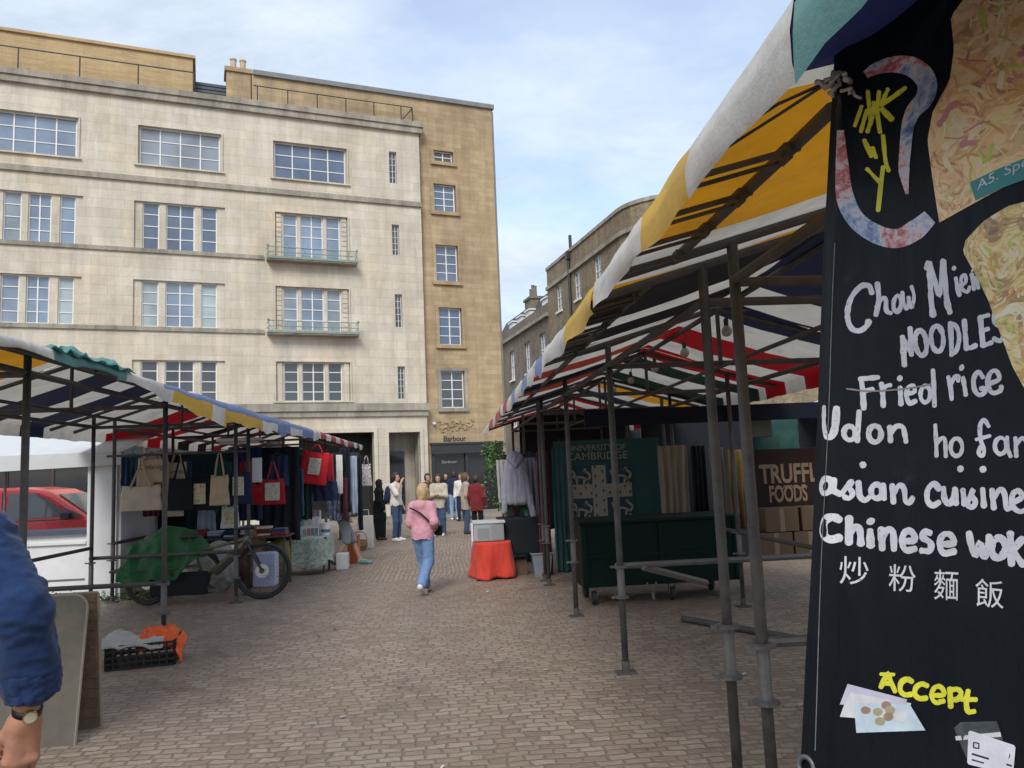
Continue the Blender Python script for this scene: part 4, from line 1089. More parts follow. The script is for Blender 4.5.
strokes('chinese_wok_lettering', P_white, [
 ([(178, 448), (156, 438), (136, 456), (134, 492), (152, 510), (180, 504)], 7.56), ([(206, 440), (206, 522)], 7.56, False), ([(208, 490), (222, 472), (238, 478), (242, 526)], 7.06),
 ([(270, 482), (272, 532)], 7.56, False), ([(271, 450), (273, 454)], 8.40), ([(306, 476), (309, 540)], 7.56, False), ([(310, 500), (326, 480), (344, 486), (348, 542)], 7.06),
 ([(378, 516), (420, 512), (408, 486), (386, 486), (374, 514), (388, 544), (422, 540)], 6.72), ([(474, 490), (454, 486), (446, 502), (474, 522), (472, 546), (442, 546)], 6.72),
 ([(508, 526), (550, 522), (540, 496), (516, 496), (504, 524), (518, 554), (554, 548)], 6.72),
 ([(600, 490), (608, 530), (622, 562), (636, 522), (644, 556), (656, 562), (666, 500)], 7.06), (ell(696, 538, 22, 32, 0.1), 7.22),
 ([(734, 490), (738, 590)], 7.39, False), ([(772, 508), (742, 548), (775, 592)], 7.06, False)], B_)
def cjk(ch, x0, y0, x1, y1, skew):
    vs, fs = text_geo(ch, 0.0)
    mb = MB()
    mb.add([bpx(*B_(x0 + (x1 - x0) * u, y1 - (y1 - y0) * v + skew * u), 0.0014) for u, v in vs], fs)
    mb.build('noodle_characters', P_white, bn, fix=False)
cjk('炒', 178, 562, 266, 652, 6); cjk('粉', 332, 588, 424, 674, 6); cjk('麵', 486, 606, 566, 702, 4); cjk('飯', 622, 634, 712, 724, 8)
strokes('accept_lettering', P_yel, [
 ([(414, 372), (428, 340), (442, 312), (458, 350), (476, 390)], 5.4, False), ([(426, 352), (462, 360)], 4.6, False), ([(412, 316), (470, 318)], 3.6, False),
 ([(548, 348), (526, 338), (502, 352), (498, 384), (516, 404), (546, 402)], 5.4), ([(614, 366), (588, 358), (564, 374), (560, 402), (580, 420), (610, 418)], 5.4),
 ([(634, 406), (688, 404), (676, 372), (648, 372), (632, 404), (648, 436), (688, 430)], 5), ([(714, 376), (718, 456)], 5.6, False), ([(718, 384), (748, 380), (764, 398), (748, 422), (722, 424)], 5),
 ([(794, 386), (786, 430), (792, 474), (820, 474)], 5.4), ([(764, 422), (828, 424)], 4.8, False)], C_)
strokes('seam', plain('seam_grey', (0.16, 0.165, 0.17), 0.6, 0.5, 40, bmp=0.05), [([(840, 245), (836, 330), (832, 420), (824, 560), (818, 750)], 0.8)], lambda x, y: (x, y))
def poly(name, pts, conv, mat, eps, n=1):
    mb = MB(); mb.add([bpx(*conv(*p), eps) for p in pts], [tuple(range(len(pts)))]); return mb.build(name, mat, bn, fix=False)
pp = lambda n, c: plain(n, c, 0.5, 0.18, 30, bmp=0.04)
poly('banknote', [(272, 358), (528, 424), (520, 448), (240, 446)], C_, pp('lilac_print', (0.55, 0.54, 0.66)), 0.0013)
poly('banknote', [(258, 450), (285, 395), (545, 440), (520, 520), (242, 498)], C_, pp('pale_print', (0.66, 0.66, 0.68)), 0.0016)
poly('banknote', [(300, 438), (540, 446), (606, 556), (314, 566)], C_, pp('pale_blue_print', (0.55, 0.66, 0.74)), 0.0019)
M_coin = pp('copper_print', (0.33, 0.22, 0.15)); M_coin2 = pp('brass_print', (0.40, 0.34, 0.22))
for i, (x, y) in enumerate(((352, 470), (404, 476), (440, 448), (456, 468), (450, 496), (414, 516))):
    poly('coin', ell(x, y, 21, 17), C_, M_coin if i % 2 == 0 else M_coin2, 0.0022 + 0.0001 * i)
poly('bank_card', [(732, 545), (762, 520), (915, 516), (940, 590), (935, 640), (800, 700), (776, 650)], C_, plain('grey_print', (0.06, 0.075, 0.08), 0.5, 0.6, 60, bmp=0.04), 0.0013)
poly('bank_card', [(738, 580), (930, 562), (934, 582), (742, 598)], C_, P_white, 0.0016)
poly('bank_card', [(796, 560), (804, 556), (990, 618), (996, 628), (986, 740), (976, 745), (796, 700), (790, 690)], C_, pp('card_white', (0.72, 0.74, 0.8)), 0.0020)
_eps[0] += 0.0012; strokes('card_marks', M_black, [([(818, 606), (840, 610), (840, 632), (818, 628), (818, 606)], 1.2, False), (ell(930, 640, 20, 17, 0.3), 1.6), (ell(952, 660, 19, 16, 0.3), 1.6), ([(812, 655), (978, 706)], 2, False), ([(812, 680), (860, 694)], 1.6, False)], C_)
_eps[0] -= 0.0011
# looping band and brush strokes of the logo
M_lr = plain('red_print', (0.42, 0.09, 0.10), 0.5, 0.5, 60, bmp=0.04); M_lb = plain('blue_white_print', (0.36, 0.44, 0.58), 0.5, 0.4, 50, bmp=0.04); M_lw = plain('pink_white_print', (0.52, 0.36, 0.38), 0.5, 0.55, 70, bmp=0.04)
def L_(x, y): return (840 + x / 3.658, 50 + y / 3.658)
def band_mat():
    m, nt, b = new_mat('patterned_band_print')
    co = nd(nt, 'ShaderNodeTexCoord').outputs['Object']
    n0 = noise_tex(nt, co, 9, 3, 0.6, 0.6); n1 = noise_tex(nt, co, 60, 5, 0.7, 0.8)
    mm = nd(nt, 'ShaderNodeMath', operation='MULTIPLY_ADD'); lk(nt, n1.outputs[0], mm.inputs[0]); mm.inputs[1].default_value = 0.45; lk(nt, n0.outputs[0], mm.inputs[2])
    lk(nt, ramp(nt, mm.outputs[0], [(0.50, (0.10, 0.13, 0.33)), (0.60, (0.34, 0.44, 0.62)), (0.68, (0.66, 0.62, 0.64)), (0.74, (0.62, 0.34, 0.36)), (0.80, (0.45, 0.07, 0.09)), (0.92, (0.66, 0.58, 0.58))]), b.inputs['Base Color'])
    b.inputs['Roughness'].default_value = 0.5
    return m
M_band = band_mat()
def taper_band(name, pts, widths):
    P = [L_(*p) for p in pts]; n_ = len(P); Q = []; Wd = []
    E = [Vector(P[0]) * 2 - Vector(P[1])] + [Vector(p) for p in P] + [Vector(P[-1]) * 2 - Vector(P[-2])]
    for i in range(1, len(E) - 2):
        for t in (0, .2, .4, .6, .8):
            a, b, c, d = E[i - 1], E[i], E[i + 1], E[i + 2]
            Q.append(0.5 * (2 * b + (c - a) * t + (2 * a - 5 * b + 4 * c - d) * t * t + (3 * b - a - 3 * c + d) * t ** 3)); Wd.append(widths[i - 1] + (widths[i] - widths[i - 1]) * t)
    Q.append(Vector(P[-1])); Wd.append(widths[-1])
    vs = []
    for i, q in enumerate(Q):
        tg = (Q[min(i + 1, len(Q) - 1)] - Q[max(i - 1, 0)]).normalized(); nn = Vector((-tg.y, tg.x)) * Wd[i] / 2
        for k in range(5): vs.append(q + nn * (1 - k / 2))
    mb = MB(); fs = [(5 * i + k, 5 * i + k + 1, 5 * i + k + 6, 5 * i + k + 5) for i in range(len(Q) - 1) for k in range(4)]
    mb.add([bpx(v.x, v.y, 0.0016) for v in vs], fs); return mb.build(name, M_band, bn, smooth=True, fix=False)
taper_band('logo_band', [(92, 90), (130, 66), (190, 50), (250, 56), (298, 88), (318, 130), (302, 180), (262, 222), (240, 280), (232, 360), (228, 440), (240, 525)], [8, 12, 16, 20, 22, 21, 19, 16, 13, 12, 11, 3])
taper_band('logo_band', [(16, 300), (20, 420), (28, 530), (62, 620), (130, 672), (205, 688), (270, 655), (322, 608)], [7, 11, 14, 17, 19, 19, 20, 16])
strokes('logo_brush', P_yel, [([(58, 280), (80, 205)], 3.4), ([(78, 300), (98, 220)], 4), ([(100, 300), (118, 240), (122, 190)], 4), ([(100, 150), (112, 260)], 4), ([(90, 330), (106, 370), (112, 388)], 4.6), ([(140, 150), (134, 220), (142, 300)], 4), ([(150, 190), (170, 140)], 4), ([(146, 200), (232, 134)], 4.4), ([(150, 215), (182, 250)], 6.2), ([(152, 310), (160, 400), (172, 440)], 4.2), ([(98, 434), (142, 484)], 4), ([(152, 425), (144, 500), (136, 586)], 4.4), ([(116, 356), (128, 392)], 4)], L_)
# food photographs printed on the sheet
def photo_mat(name, stops, sc):
    m, nt, b = new_mat(name)
    co = nd(nt, 'ShaderNodeTexCoord').outputs['Object']
    n0 = noise_tex(nt, co, sc, 3, 0.5, 1.6)
    n1 = noise_tex(nt, n0.outputs['Color'], 3.0, 4, 0.55, 1.2)
    lk(nt, ramp(nt, n1.outputs[0], stops), b.inputs['Base Color']); b.inputs['Roughness'].default_value = 0.3
    n2 = noise_tex(nt, co, 40, 4, 0.6); bump(nt, b, n2.outputs[0], 0.12, 0.01)
    return m
M_food = photo_mat('printed_noodles', [(0.25, (0.30, 0.13, 0.07)), (0.36, (0.60, 0.36, 0.17)), (0.46, (0.86, 0.54, 0.26)), (0.54, (0.92, 0.68, 0.40)), (0.62, (0.74, 0.64, 0.22)), (0.72, (0.95, 0.84, 0.64))], 9)
M_food2 = photo_mat('printed_rice_dish', [(0.25, (0.22, 0.14, 0.08)), (0.38, (0.52, 0.33, 0.14)), (0.5, (0.80, 0.62, 0.24)), (0.6, (0.78, 0.70, 0.52)), (0.72, (0.82, 0.78, 0.70))], 12)
def curve_x(tab, y):
    for (x0, y0), (x1, y1) in zip(tab, tab[1:]):
        if y0 <= y <= y1: return x0 + (x1 - x0) * (y - y0) / (y1 - y0)
    return tab[-1][0] if y > tab[-1][1] else tab[0][0]
LB1 = [(985, -40), (968, 0), (953, 18), (956, 50), (951, 80), (932, 112), (926, 140), (929, 165), (934, 200), (938, 224)]
LB2 = [(1012, 206), (985, 222), (966, 240), (963, 252), (975, 272), (990, 300), (1003, 335), (1015, 368), (1032, 400)]
def photo(name, tab, y0, y1, ytop_r, ybot_r, mat, eps):
    mb = MB(); ny, nx = 40, 24; XR_ = 1085
    def fn(u, v):
        yl = y0 + (y1 - y0) * v
        xl = curve_x(tab, yl)
        x = xl + (XR_ - xl) * u
        yr = ytop_r + (ybot_r - ytop_r) * v
        y = yl + (yr - yl) * u
        return bpx(x, y, eps)
    mb.grid(fn, nx, ny); return mb.build(name, mat, bn, smooth=True, fix=False)
photo('noodle_photo', LB1, -38, 222, -60, 150, M_food, 0.0013)
photo('rice_photo', LB2, 207, 398, 185, 440, M_food2, 0.0013)
random.seed(21)
nood = [pp('noodle_tan', (0.78, 0.56, 0.28)), pp('noodle_cream', (0.86, 0.72, 0.46)), pp('noodle_green', (0.52, 0.60, 0.14)), pp('noodle_pink', (0.62, 0.26, 0.28)), pp('noodle_brown', (0.72, 0.40, 0.14))]
_eps[0] += 0.0005
groups = [[] for _ in nood]
for i in range(170):
    y = random.uniform(-25, 205); xl = curve_x(LB1, y) + 6
    x = random.uniform(xl, 1060); 
    yb = y - 0.45 * (x - xl) * 0.4
    a = random.gauss(-0.55, 0.5); L = random.uniform(12, 30)
    c = random.choice([0, 0, 1, 1, 1, 2, 3, 4])
    pts = [(x, yb)]
    for k in range(3):
        a += random.gauss(0, 0.35); pts.append((pts[-1][0] + L / 3 * math.cos(a), pts[-1][1] + L / 3 * math.sin(a)))
    if min(p[0] - curve_x(LB1, p[1]) for p in pts) < 5: continue
    if max(p[1] - (224 - 0.6 * (p[0] - 938)) for p in pts) > -6: continue
    groups[c].append((pts, random.choice((1.4, 1.8, 2.2, 2.6, 4.5, 6.0))))
for gq, m_ in zip(groups, nood): strokes('printed_strands', m_, gq, lambda x, y: (x, y))
groups = [[] for _ in nood]
for i in range(90):
    y = random.uniform(225, 370); xl = curve_x(LB2, y) + 7
    x = random.uniform(xl, 1060); a = random.uniform(0, 6.28); L = random.uniform(5, 14)
    c = random.choice([0, 1, 1, 1, 2, 4])
    if x > xl and y - 0.3 * (x - xl) > 200: groups[c].append(([(x, y), (x + L * .5 * math.cos(a), y + L * .5 * math.sin(a)), (x + L * math.cos(a + .4), y + L * math.sin(a + .4))], random.uniform(1.6, 3.6)))
for gq, m_ in zip(groups, nood): strokes('printed_pieces', m_, gq, lambda x, y: (x, y))
mb = MB(); mb.grid(lambda u, v: bpx(971 + 106 * u + 6 * v * (1 - u), 183 - 46 * u + 18 * v + 4 * v * u, 0.0024), 30, 6); mb.build('special_label', pp('teal_print', (0.05, 0.26, 0.27)), bn, fix=False)
vs, fs = text_geo('A5. Special', 0.0)
mb = MB(); mb.add([bpx(979 + 72 * u, 195 - 37 * u - 13 * v, 0.0031) for u, v in vs], fs); mb.build('special_lettering', P_white, bn, fix=False)
# eyelet, torn corner knot and cable ties
e = MB(); c0 = bpx(808.5, 766, 0.004)
e.tube([c0 + (Hd * math.cos(a) + Vd.normalized() * math.sin(a)) * 0.021 for a in [2 * math.pi * i / 20 for i in range(20)]], 0.006, 8, closed=True); e.build('eyelet', M_galv, bn, smooth=True)
kn = MB(); random.seed(4)
for i in range(8):
    p = bpx(846 + random.uniform(-8, 14), 84 + random.uniform(-9, 12), 0.006 + random.uniform(0, 0.012))
    q = [p]
    for k in range(5): q.append(q[-1] + Vector((random.gauss(0, 0.009), random.gauss(0, 0.007), random.gauss(0, 0.010))))
    kn.tube(q, random.uniform(0.004, 0.008), 6)
kn.build('torn_tape', plain('grey_tape', (0.52, 0.49, 0.47), 0.5, 0.4, 60, bmp=0.4), bn, smooth=True)
ct = MB()
for dz in (0.0, 0.03): ct.tube([bpx(836, 82, 0.01), Vector((0.93, 1.95, 2.66 + dz)), Vector((0.80, 2.05, 2.60 + dz))], 0.005, 6)
ct.build('cable_tie', M_black, bn)
# tape over the torn line of the lettering
strokes('repair_tape', plain('brown_tape', (0.30, 0.25, 0.22), 0.6, 0.4, 60, bmp=0.2), [([(848, 389), (870, 391), (905, 388), (930, 384)], 1.6)], lambda x, y: (x, y))
# ================================================================== goods, stalls' contents and vehicles
def hang(name, label, cat, px0, py0, px1, py1, Y, mat, group=None, folds=5, amp=0.03, taper=0.0, wave=1.0, hook=True, shape=None, skew=0.0):
    """cloth panel hanging between two image heights at depth Y"""
    a = atY(px0, py0, Y); b = atY(px1, py1, Y)
    x0, x1, z1, z0 = a.x, b.x, a.z, b.z
    sd = random.random() * 50
    root = thing(name, label, cat, ((x0 + x1) / 2, Y, z1), group)
    def fn(u, v):
        wv = (1 - taper) + taper * v if taper >= 0 else 1 + taper * v
        cx = (x0 + x1) / 2
        x = cx + (x0 + (x1 - x0) * u - cx) * wv + skew * v
        f = amp * (0.35 + 0.65 * v) * math.sin(u * folds * 2 * math.pi + sd + 1.2 * nz(u * 2, v * 2 + sd, 1)) + 0.5 * amp * nz(u * 6 + sd, v * 4, 2)
        z = z1 + (z0 - z1) * v + 0.02 * wave * nz(u * 4, sd, v) * v
        if shape: x, z = shape(u, v, x, z)
        return (x + 0.02 * nz(v * 5, sd, u * 2) * v, Y + f, z)
    g = MB(); g.grid(fn, 30, 26)
    g.build('fabric', mat, root, smooth=True, fix=False, thick=0.005)
    if hook:
        h = MB(); cx = (x0 + x1) / 2
        h.tube([(cx - (x1 - x0) * 0.4 * (1 - max(taper, 0)), Y, z1 - 0.01), (cx, Y, z1 + 0.04), (cx + (x1 - x0) * 0.4 * (1 - max(taper, 0)), Y, z1 - 0.01)], 0.006, 6)
        h.tube([(cx, Y, z1 + 0.04), (cx, Y, z1 + 0.09), (cx + 0.015, Y, z1 + 0.11), (cx + 0.03, Y, z1 + 0.09)], 0.004, 6); h.build('hanger', M_black, root)
    return root
def tote(label, px0, py0, px1, py1, Y, mat, strap_py, group='tote bags hung along the stall', prt=None, text=None, tilt=0.0, strapmat=None):
    a = atY(px0, py0, Y); b = atY(px1, py1, Y)
    x0, x1, z1, z0 = a.x, b.x, a.z, b.z
    zs = atY((px0 + px1) / 2, strap_py, Y).z
    cx = (x0 + x1) / 2; sd = random.random() * 40
    root = thing('tote_bag', label, 'tote bag', (cx, Y, zs), group)
    Tm = Matrix.Translation((cx, Y, zs)) @ Matrix.Rotation(tilt, 4, 'Y') @ Matrix.Translation((-cx, -Y, -zs))
    g = MB()
    for sg in (-1, 1):
        def fn(u, v):
            bul = 0.025 * math.sin(math.pi * min(max(u, 0), 1)) * math.sin(math.pi * min(max(v, 0.05), 0.98)) + 0.004
            x = x0 + (x1 - x0) * u + 0.012 * nz(v * 3, sd, u) + (u - .5) * 0.05 * v
            return Tm @ Vector((x, Y + sg * bul + 0.014 * nz(u * 4 + sd, v * 4, 1), z1 + (z0 - z1) * v + 0.02 * math.sin(math.pi * u) * (1 - v) * -1))
        g.grid(fn, 18, 18)
    g.build('bag_body', mat, root, smooth=True, fix=False, thick=0.003)
    for yo in (-0.02, 0.02):
        s = MB()
        p = [Vector((x0 + (x1 - x0) * 0.22, Y + yo, z1 - 0.04)), Vector((cx - 0.035, Y + yo * 0.5, (z1 + zs) / 2 + 0.05)), Vector((cx - 0.015, Y, zs)), Vector((cx + 0.015, Y, zs)), Vector((cx + 0.035, Y + yo * 0.5, (z1 + zs) / 2 + 0.05)), Vector((x0 + (x1 - x0) * 0.78, Y + yo, z1 - 0.04))]
        s.tube([Tm @ q for q in p], 0.011, 6); s.build('handle', strapmat or mat, root, smooth=True)
    if prt:
        u0, v0, u1, v1, pm = prt
        q = MB(); q.grid(lambda u, v: Tm @ Vector((x0 + (x1 - x0) * (u0 + (u1 - u0) * u), Y - 0.047 - 0.004 * nz(u * 3, v * 3, sd), z1 + (z0 - z1) * (v0 + (v1 - v0) * v))), 4, 4)
        q.build('print', pm, root, fix=False)
    if text:
        s, u0, v0, u1, v1, pm = text
        q = MB(); put_text(q, s, Tm @ Vector((x0 + (x1 - x0) * u0, Y - 0.052, z1 + (z0 - z1) * v1)), (Vector(((x1 - x0) * (u1 - u0), 0, 0))), (Vector((0, 0, (z1 - z0) * (v1 - v0)))))
        q.build('lettering', pm, root, fix=False)
    return root
F_cream = cloth('cream_cotton', (0.52, 0.45, 0.36)); F_cream2 = cloth('natural_cotton', (0.50, 0.40, 0.27)); F_navy = cloth('navy_cotton', (0.026, 0.036, 0.08)); F_red = cloth('red_cotton', (0.55, 0.02, 0.03)); F_dred = cloth('dark_red_cotton', (0.36, 0.02, 0.03))
F_black = cloth('black_cotton', (0.022, 0.024, 0.030)); F_maroon = cloth('maroon_cotton', (0.12, 0.018, 0.03)); F_teal = cloth('teal_cotton', (0.035, 0.085, 0.08)); F_green = cloth('green_tarpaulin', (0.018, 0.10, 0.032), 0, 0.25, 3, 0.55); F_dgreen = cloth('dark_green_cloth', (0.024, 0.055, 0.058))
F_lav = cloth('grey_lavender_fleece', (0.27, 0.265, 0.32)); F_beige = cloth('beige_blanket', (0.25, 0.20, 0.145)); F_ochre = cloth('ochre_blanket', (0.25, 0.15, 0.05)); F_white = cloth('white_cotton', (0.66, 0.66, 0.66)); F_orange = cloth('orange_red_cloth', (0.60, 0.06, 0.04))
F_pale = cloth('pale_blue_cotton', (0.34, 0.40, 0.50)); F_dkblue = cloth('dark_blue_cotton', (0.03, 0.07, 0.13)); F_grey = cloth('grey_sheeting', (0.40, 0.39, 0.37), 0, 0.25, 6)
def pattern(name, c1, c2, sc, thr=0.5, c3=None):
    m, nt, b = new_mat(name)
    co = nd(nt, 'ShaderNodeTexCoord').outputs['Object']
    v = nd(nt, 'ShaderNodeTexVoronoi', Scale=sc); v.feature = 'DISTANCE_TO_EDGE'; lk(nt, co, v.inputs['Vector'])
    n = noise_tex(nt, co, sc * 0.8, 4, 0.6, 1.0)
    f = ramp(nt, n.outputs[0], [(thr - 0.04, (0, 0, 0)), (thr + 0.04, (1, 1, 1))])
    col = mixc(nt, f, c1, c2)
    if c3: col = mixc(nt, ramp(nt, v.outputs['Distance'], [(0.04, (1, 1, 1)), (0.1, (0, 0, 0))]), col, c3)
    lk(nt, col, b.inputs['Base Color']); b.inputs['Roughness'].default_value = 0.9; b.inputs['Specular IOR Level'].default_value = 0.2
    n2 = noise_tex(nt, co, 60, 3); bump(nt, b, n2.outputs[0], 0.2, 0.01)
    return m
PT_scarf = pattern('blue_patterned_scarf', (0.06, 0.10, 0.22), (0.30, 0.38, 0.52), 26, 0.5, (0.5, 0.55, 0.6)); PT_table = pattern('pale_green_print', (0.30, 0.38, 0.33), (0.50, 0.56, 0.50), 22, 0.5); PT_floral = pattern('floral_print', (0.55, 0.5, 0.45), (0.12, 0.14, 0.22), 30, 0.55)
PR_sq = pattern('line_drawing_print', (0.50, 0.47, 0.40), (0.16, 0.14, 0.12), 34, 0.60); PR_sq2 = pattern('yellow_line_print', (0.55, 0.50, 0.36), (0.32, 0.22, 0.08), 28, 0.58)
P_ink = plain('dark_ink', (0.07, 0.06, 0.06), 0.8, 0.2); P_brown = pattern('brown_motif_print', (0.50, 0.40, 0.27), (0.16, 0.05, 0.04), 40, 0.44)

random.seed(12)
# ---- left: bag stall
tote('broad cream tote bag with a dark seam, leftmost in the row of bags', 122, 486, 160, 510, 12.02, F_cream, 458)
tote('natural canvas tote bag printed with Cambridge over a small brown motif', 138, 458, 168, 507, 12.10, F_cream2, 450, prt=(0.55, 0.5, 0.85, 0.85, P_brown), text=('Cambridge', 0.08, 0.14, 0.94, 0.27, P_ink))
tote('small pink cream tote bag behind the black bag straps', 168, 462, 186, 482, 12.25, F_cream, 452, text=('Cambridge', 0.1, 0.4, 0.9, 0.6, P_ink))
tote('plain black tote bag next to the printed canvas bag', 169, 478, 192, 510, 12.05, F_black, 456)
tote('black tote bag with a square cream and yellow print', 192, 478, 214, 510, 12.12, F_black, 456, prt=(0.12, 0.18, 0.66, 0.8, PR_sq2))
tote('natural narrow tote bag with long straps hanging between navy bags', 211, 475, 228, 505, 12.0, F_cream2, 453)
tote('navy tote bag with a pale line drawing print, right of the natural bag', 229, 472, 251, 504, 12.08, F_navy, 454, prt=(0.2, 0.16, 0.72, 0.72, PR_sq))
tote('dark red tote bag with a framed print, hanging behind the second post', 262, 479, 284, 504, 12.6, F_dred, 462, prt=(0.16, 0.16, 0.84, 0.84, PR_sq))
tote('bright red tote bag with a big black and white print hanging at the stall corner', 305, 452, 331, 484, 14.35, F_red, 445, prt=(0.28, 0.2, 0.75, 0.7, PR_sq), tilt=0.16)
rl = MB(); rl.tube([(-5.15, 12.07, 2.18), (-3.1, 12.07, 2.18)], 0.018, 8)
tag(rl.build('hanging_rail', M_steel), 'thin steel rail the row of tote bags hangs from', 'rail')
for i, (x0, y0, x1, y1, Y, mt, lb) in enumerate((
 (122, 456, 142, 492, 12.5, F_dkblue, 'dark grey blue cloth hung at the left end of the bag stall'),
 (186, 452, 240, 545, 13.9, F_dgreen, 'very dark green cloth hung as a backdrop behind the bags'),
 (232, 448, 262, 520, 13.6, F_navy, 'navy cloth hung as a backdrop by the white price card'),
 (258, 448, 300, 540, 14.0, F_black, 'black cloth hung as a backdrop behind the dark red bag'),
 (286, 455, 312, 520, 14.7, F_dgreen, 'dark green curtain hanging behind the display rack'),
 (130, 455, 190, 540, 14.1, F_black, 'black cloth hung as a backdrop behind the green tarpaulin'))):
    hang('hung_cloth', lb, 'cloth', x0, y0, x1, y1, Y, mt, 'dark cloths hung inside the bag stall', 4, 0.04)
# price card
q = MB(); a = atY(252, 458, 12.3); b = atY(262, 482, 12.3); q.bbox(a.x, 12.3, b.z, b.x, 12.305, a.z, 0.001); tag(q.build('price_card', plain('white_card', (0.7, 0.72, 0.74), 0.6, 0.06)), 'blank white card hanging between navy and dark red bags', 'card')
# strip light under the left canopy
q = thing('strip_light', 'pale strip light fixed under the blue and white canopy', 'light', (-3.3, 12.6, 2.33)); s = MB(); s.bbox(-3.7, 12.56, 2.36, -3.0, 12.64, 2.41, 0.008); s.build('housing', M_wfr, q); MB().tube([(-3.66, 12.6, 2.335), (-3.04, 12.6, 2.335)], 0.02, 10).build('tube', P_white, q)
# garments along the lane side of the further left stalls
G_ = 'clothes and scarves hung along the left stalls'
hang('hung_shirt', 'navy shirt with a pale hem hanging below the bright red bag', 'shirt', 311, 482, 337, 500, 14.6, F_navy, G_, 3, 0.03, skew=0.04)
hang('hung_scarf', 'blue and white patterned scarf hanging in a loop', 'scarf', 325, 488, 346, 520, 15.2, PT_scarf, G_, 3, 0.05, taper=-0.4)
hang('hung_shirt', 'narrow white sleeve of a shirt hanging beside the red bag', 'shirt', 336, 455, 343, 494, 15.0, F_white, G_, 2, 0.02)
hang('hung_jacket', 'dark jacket hanging next to the narrow white sleeve', 'jacket', 340, 448, 351, 512, 15.15, F_black, G_, 2, 0.04)
hang('hung_scarf', 'maroon scarf between the patterned scarf and the pale blue one', 'scarf', 343, 478, 348, 520, 15.1, F_maroon, G_, 2, 0.03)
hang('hung_scarf', 'long pale blue scarf hanging above the grey shorts of a shopper', 'scarf', 349, 456, 358, 514, 15.2, F_pale, G_, 2, 0.04)
hang('hung_jacket', 'black coat hanging right of the pale blue scarf', 'jacket', 357, 456, 363, 530, 17.8, F_black, G_, 2, 0.04)
tote('small floral drawstring bag at the far end of the left stalls', 362, 464, 371, 486, 20.4, PT_floral, 456)
# table, cloth and display rack
def drape(name, label, cat, cx, cy, hw, hd, zt, zb, mat, amp=0.03, nfold=9, group=None, uneven=0.03, seed=0, rz=0):
    mb = MB(); n = 96; rows = 16
    vs = []
    Rz = Matrix.Rotation(rz, 3, 'Z')
    def per(a, r):
        c, s = math.cos(a), math.sin(a); k = 6.0
        q = (abs(c) ** k + abs(s) ** k) ** (-1 / k)
        return c * q * (hw + r), s * q * (hd + r)
    ntop = 5
    for j in range(ntop):
        for i in range(n):
            a = 2 * math.pi * i / n; x, y = per(a, 0)
            t = (j + 0.02) / ntop; vs.append(Vector((x * t, y * t, zt + 0.006 * nz(x * t * 5, y * t * 5, seed))))
    for j in range(rows + 1):
        t = j / rows
        for i in range(n):
            a = 2 * math.pi * i / n
            f = amp * t ** 0.7 * (math.sin(a * nfold + seed + 1.6 * nz(a * 1.1, t * 1.5, seed)) + 0.7 * nz(a * 5, t * 2, seed + 3))
            x, y = per(a, f + 0.01 + 0.02 * t)
            z = zt + (zb + uneven * nz(a * 1.3, seed, 2) - zt) * t
            vs.append(Vector((x, y, z - 0.006)))
    P = [Rz @ v + Vector((cx, cy, 0)) for v in vs]
    tot = ntop + rows + 1
    fs = [(j * n + i, j * n + (i + 1) % n, (j + 1) * n + (i + 1) % n, (j + 1) * n + i) for j in range(tot - 1) for i in range(n)]
    fs.append(tuple(range(n - 1, -1, -1)))
    mb.add(P, fs)
    return tag(mb.build(name, mat, smooth=True, thick=0.004), label, cat, group)
def table(label, cx, cy, hw, hd, z, mat=None, group=None):
    t = thing('trestle_table', label, 'table', (cx, cy, 0), group)
    m_ = mat or M_brown
    MB().bbox(cx - hw, cy - hd, z - 0.03, cx + hw, cy + hd, z, 0.004).build('table_top', m_, t)
    for sx in (-1, 1):
        for sy in (-1, 1): MB().tube([(cx + sx * (hw - 0.06), cy + sy * (hd - 0.06), 0), (cx + sx * (hw - 0.06), cy + sy * (hd - 0.06), z - 0.03)], 0.018, 8).build('leg', M_steel, t)
    return t
table('small folding table under the pale green printed cloth', -2.75, 14.75, 0.46, 0.36, 0.66)
drape('tablecloth', 'pale green printed cloth draped over the small table by the bicycle', 'tablecloth', -2.75, 14.75, 0.48, 0.38, 0.67, 0.16, PT_table, 0.03, 7, seed=3, uneven=0.16)
dr = thing('display_rack', 'stepped white rack filled with rows of small souvenir packets on the printed cloth', 'display', (-2.72, 14.8, 0.68))
q = MB()
for i in range(3): q.bbox(-2.98, 14.62 + 0.09 * i, 0.675, -2.46, 14.72 + 0.09 * i, 0.80 + 0.16 * i, 0.004)
q.build('rack', M_wfr, dr)
pcs = [pp('pkt_' + n_, c_) for n_, c_ in (('pink', (0.5, 0.16, 0.22)), ('mint', (0.25, 0.42, 0.36)), ('cream', (0.6, 0.54, 0.42)), ('slate', (0.18, 0.2, 0.26)), ('white', (0.66, 0.66, 0.68)))]
for i in range(3):
    for k in range(7):
        x = -2.95 + 0.07 * k; z0_ = 0.69 + 0.16 * i - 0.0
        MB().bbox(x, 14.60 + 0.09 * i, z0_ + 0.005, x + 0.055, 14.618 + 0.09 * i, z0_ + 0.125, 0.002).build('packet', random.choice(pcs), dr)
tb_ = thing('cardboard_tub', 'white round tub beside the display rack', 'tub', (-2.32, 14.75, 0.68)); MB().lathe((-2.35, 14.7, 0.676), [(0.08, 0), (0.09, 0.2), (0.094, 0.2), (0.094, 0.22), (0.0, 0.225)], 18).build('body', M_wfr, tb_); MB().lathe((-2.35, 14.7, 0.72), [(0.0845, 0), (0.0895, 0.06)], 18).build('band', plain('blue_band', (0.1, 0.2, 0.35), 0.5), tb_)
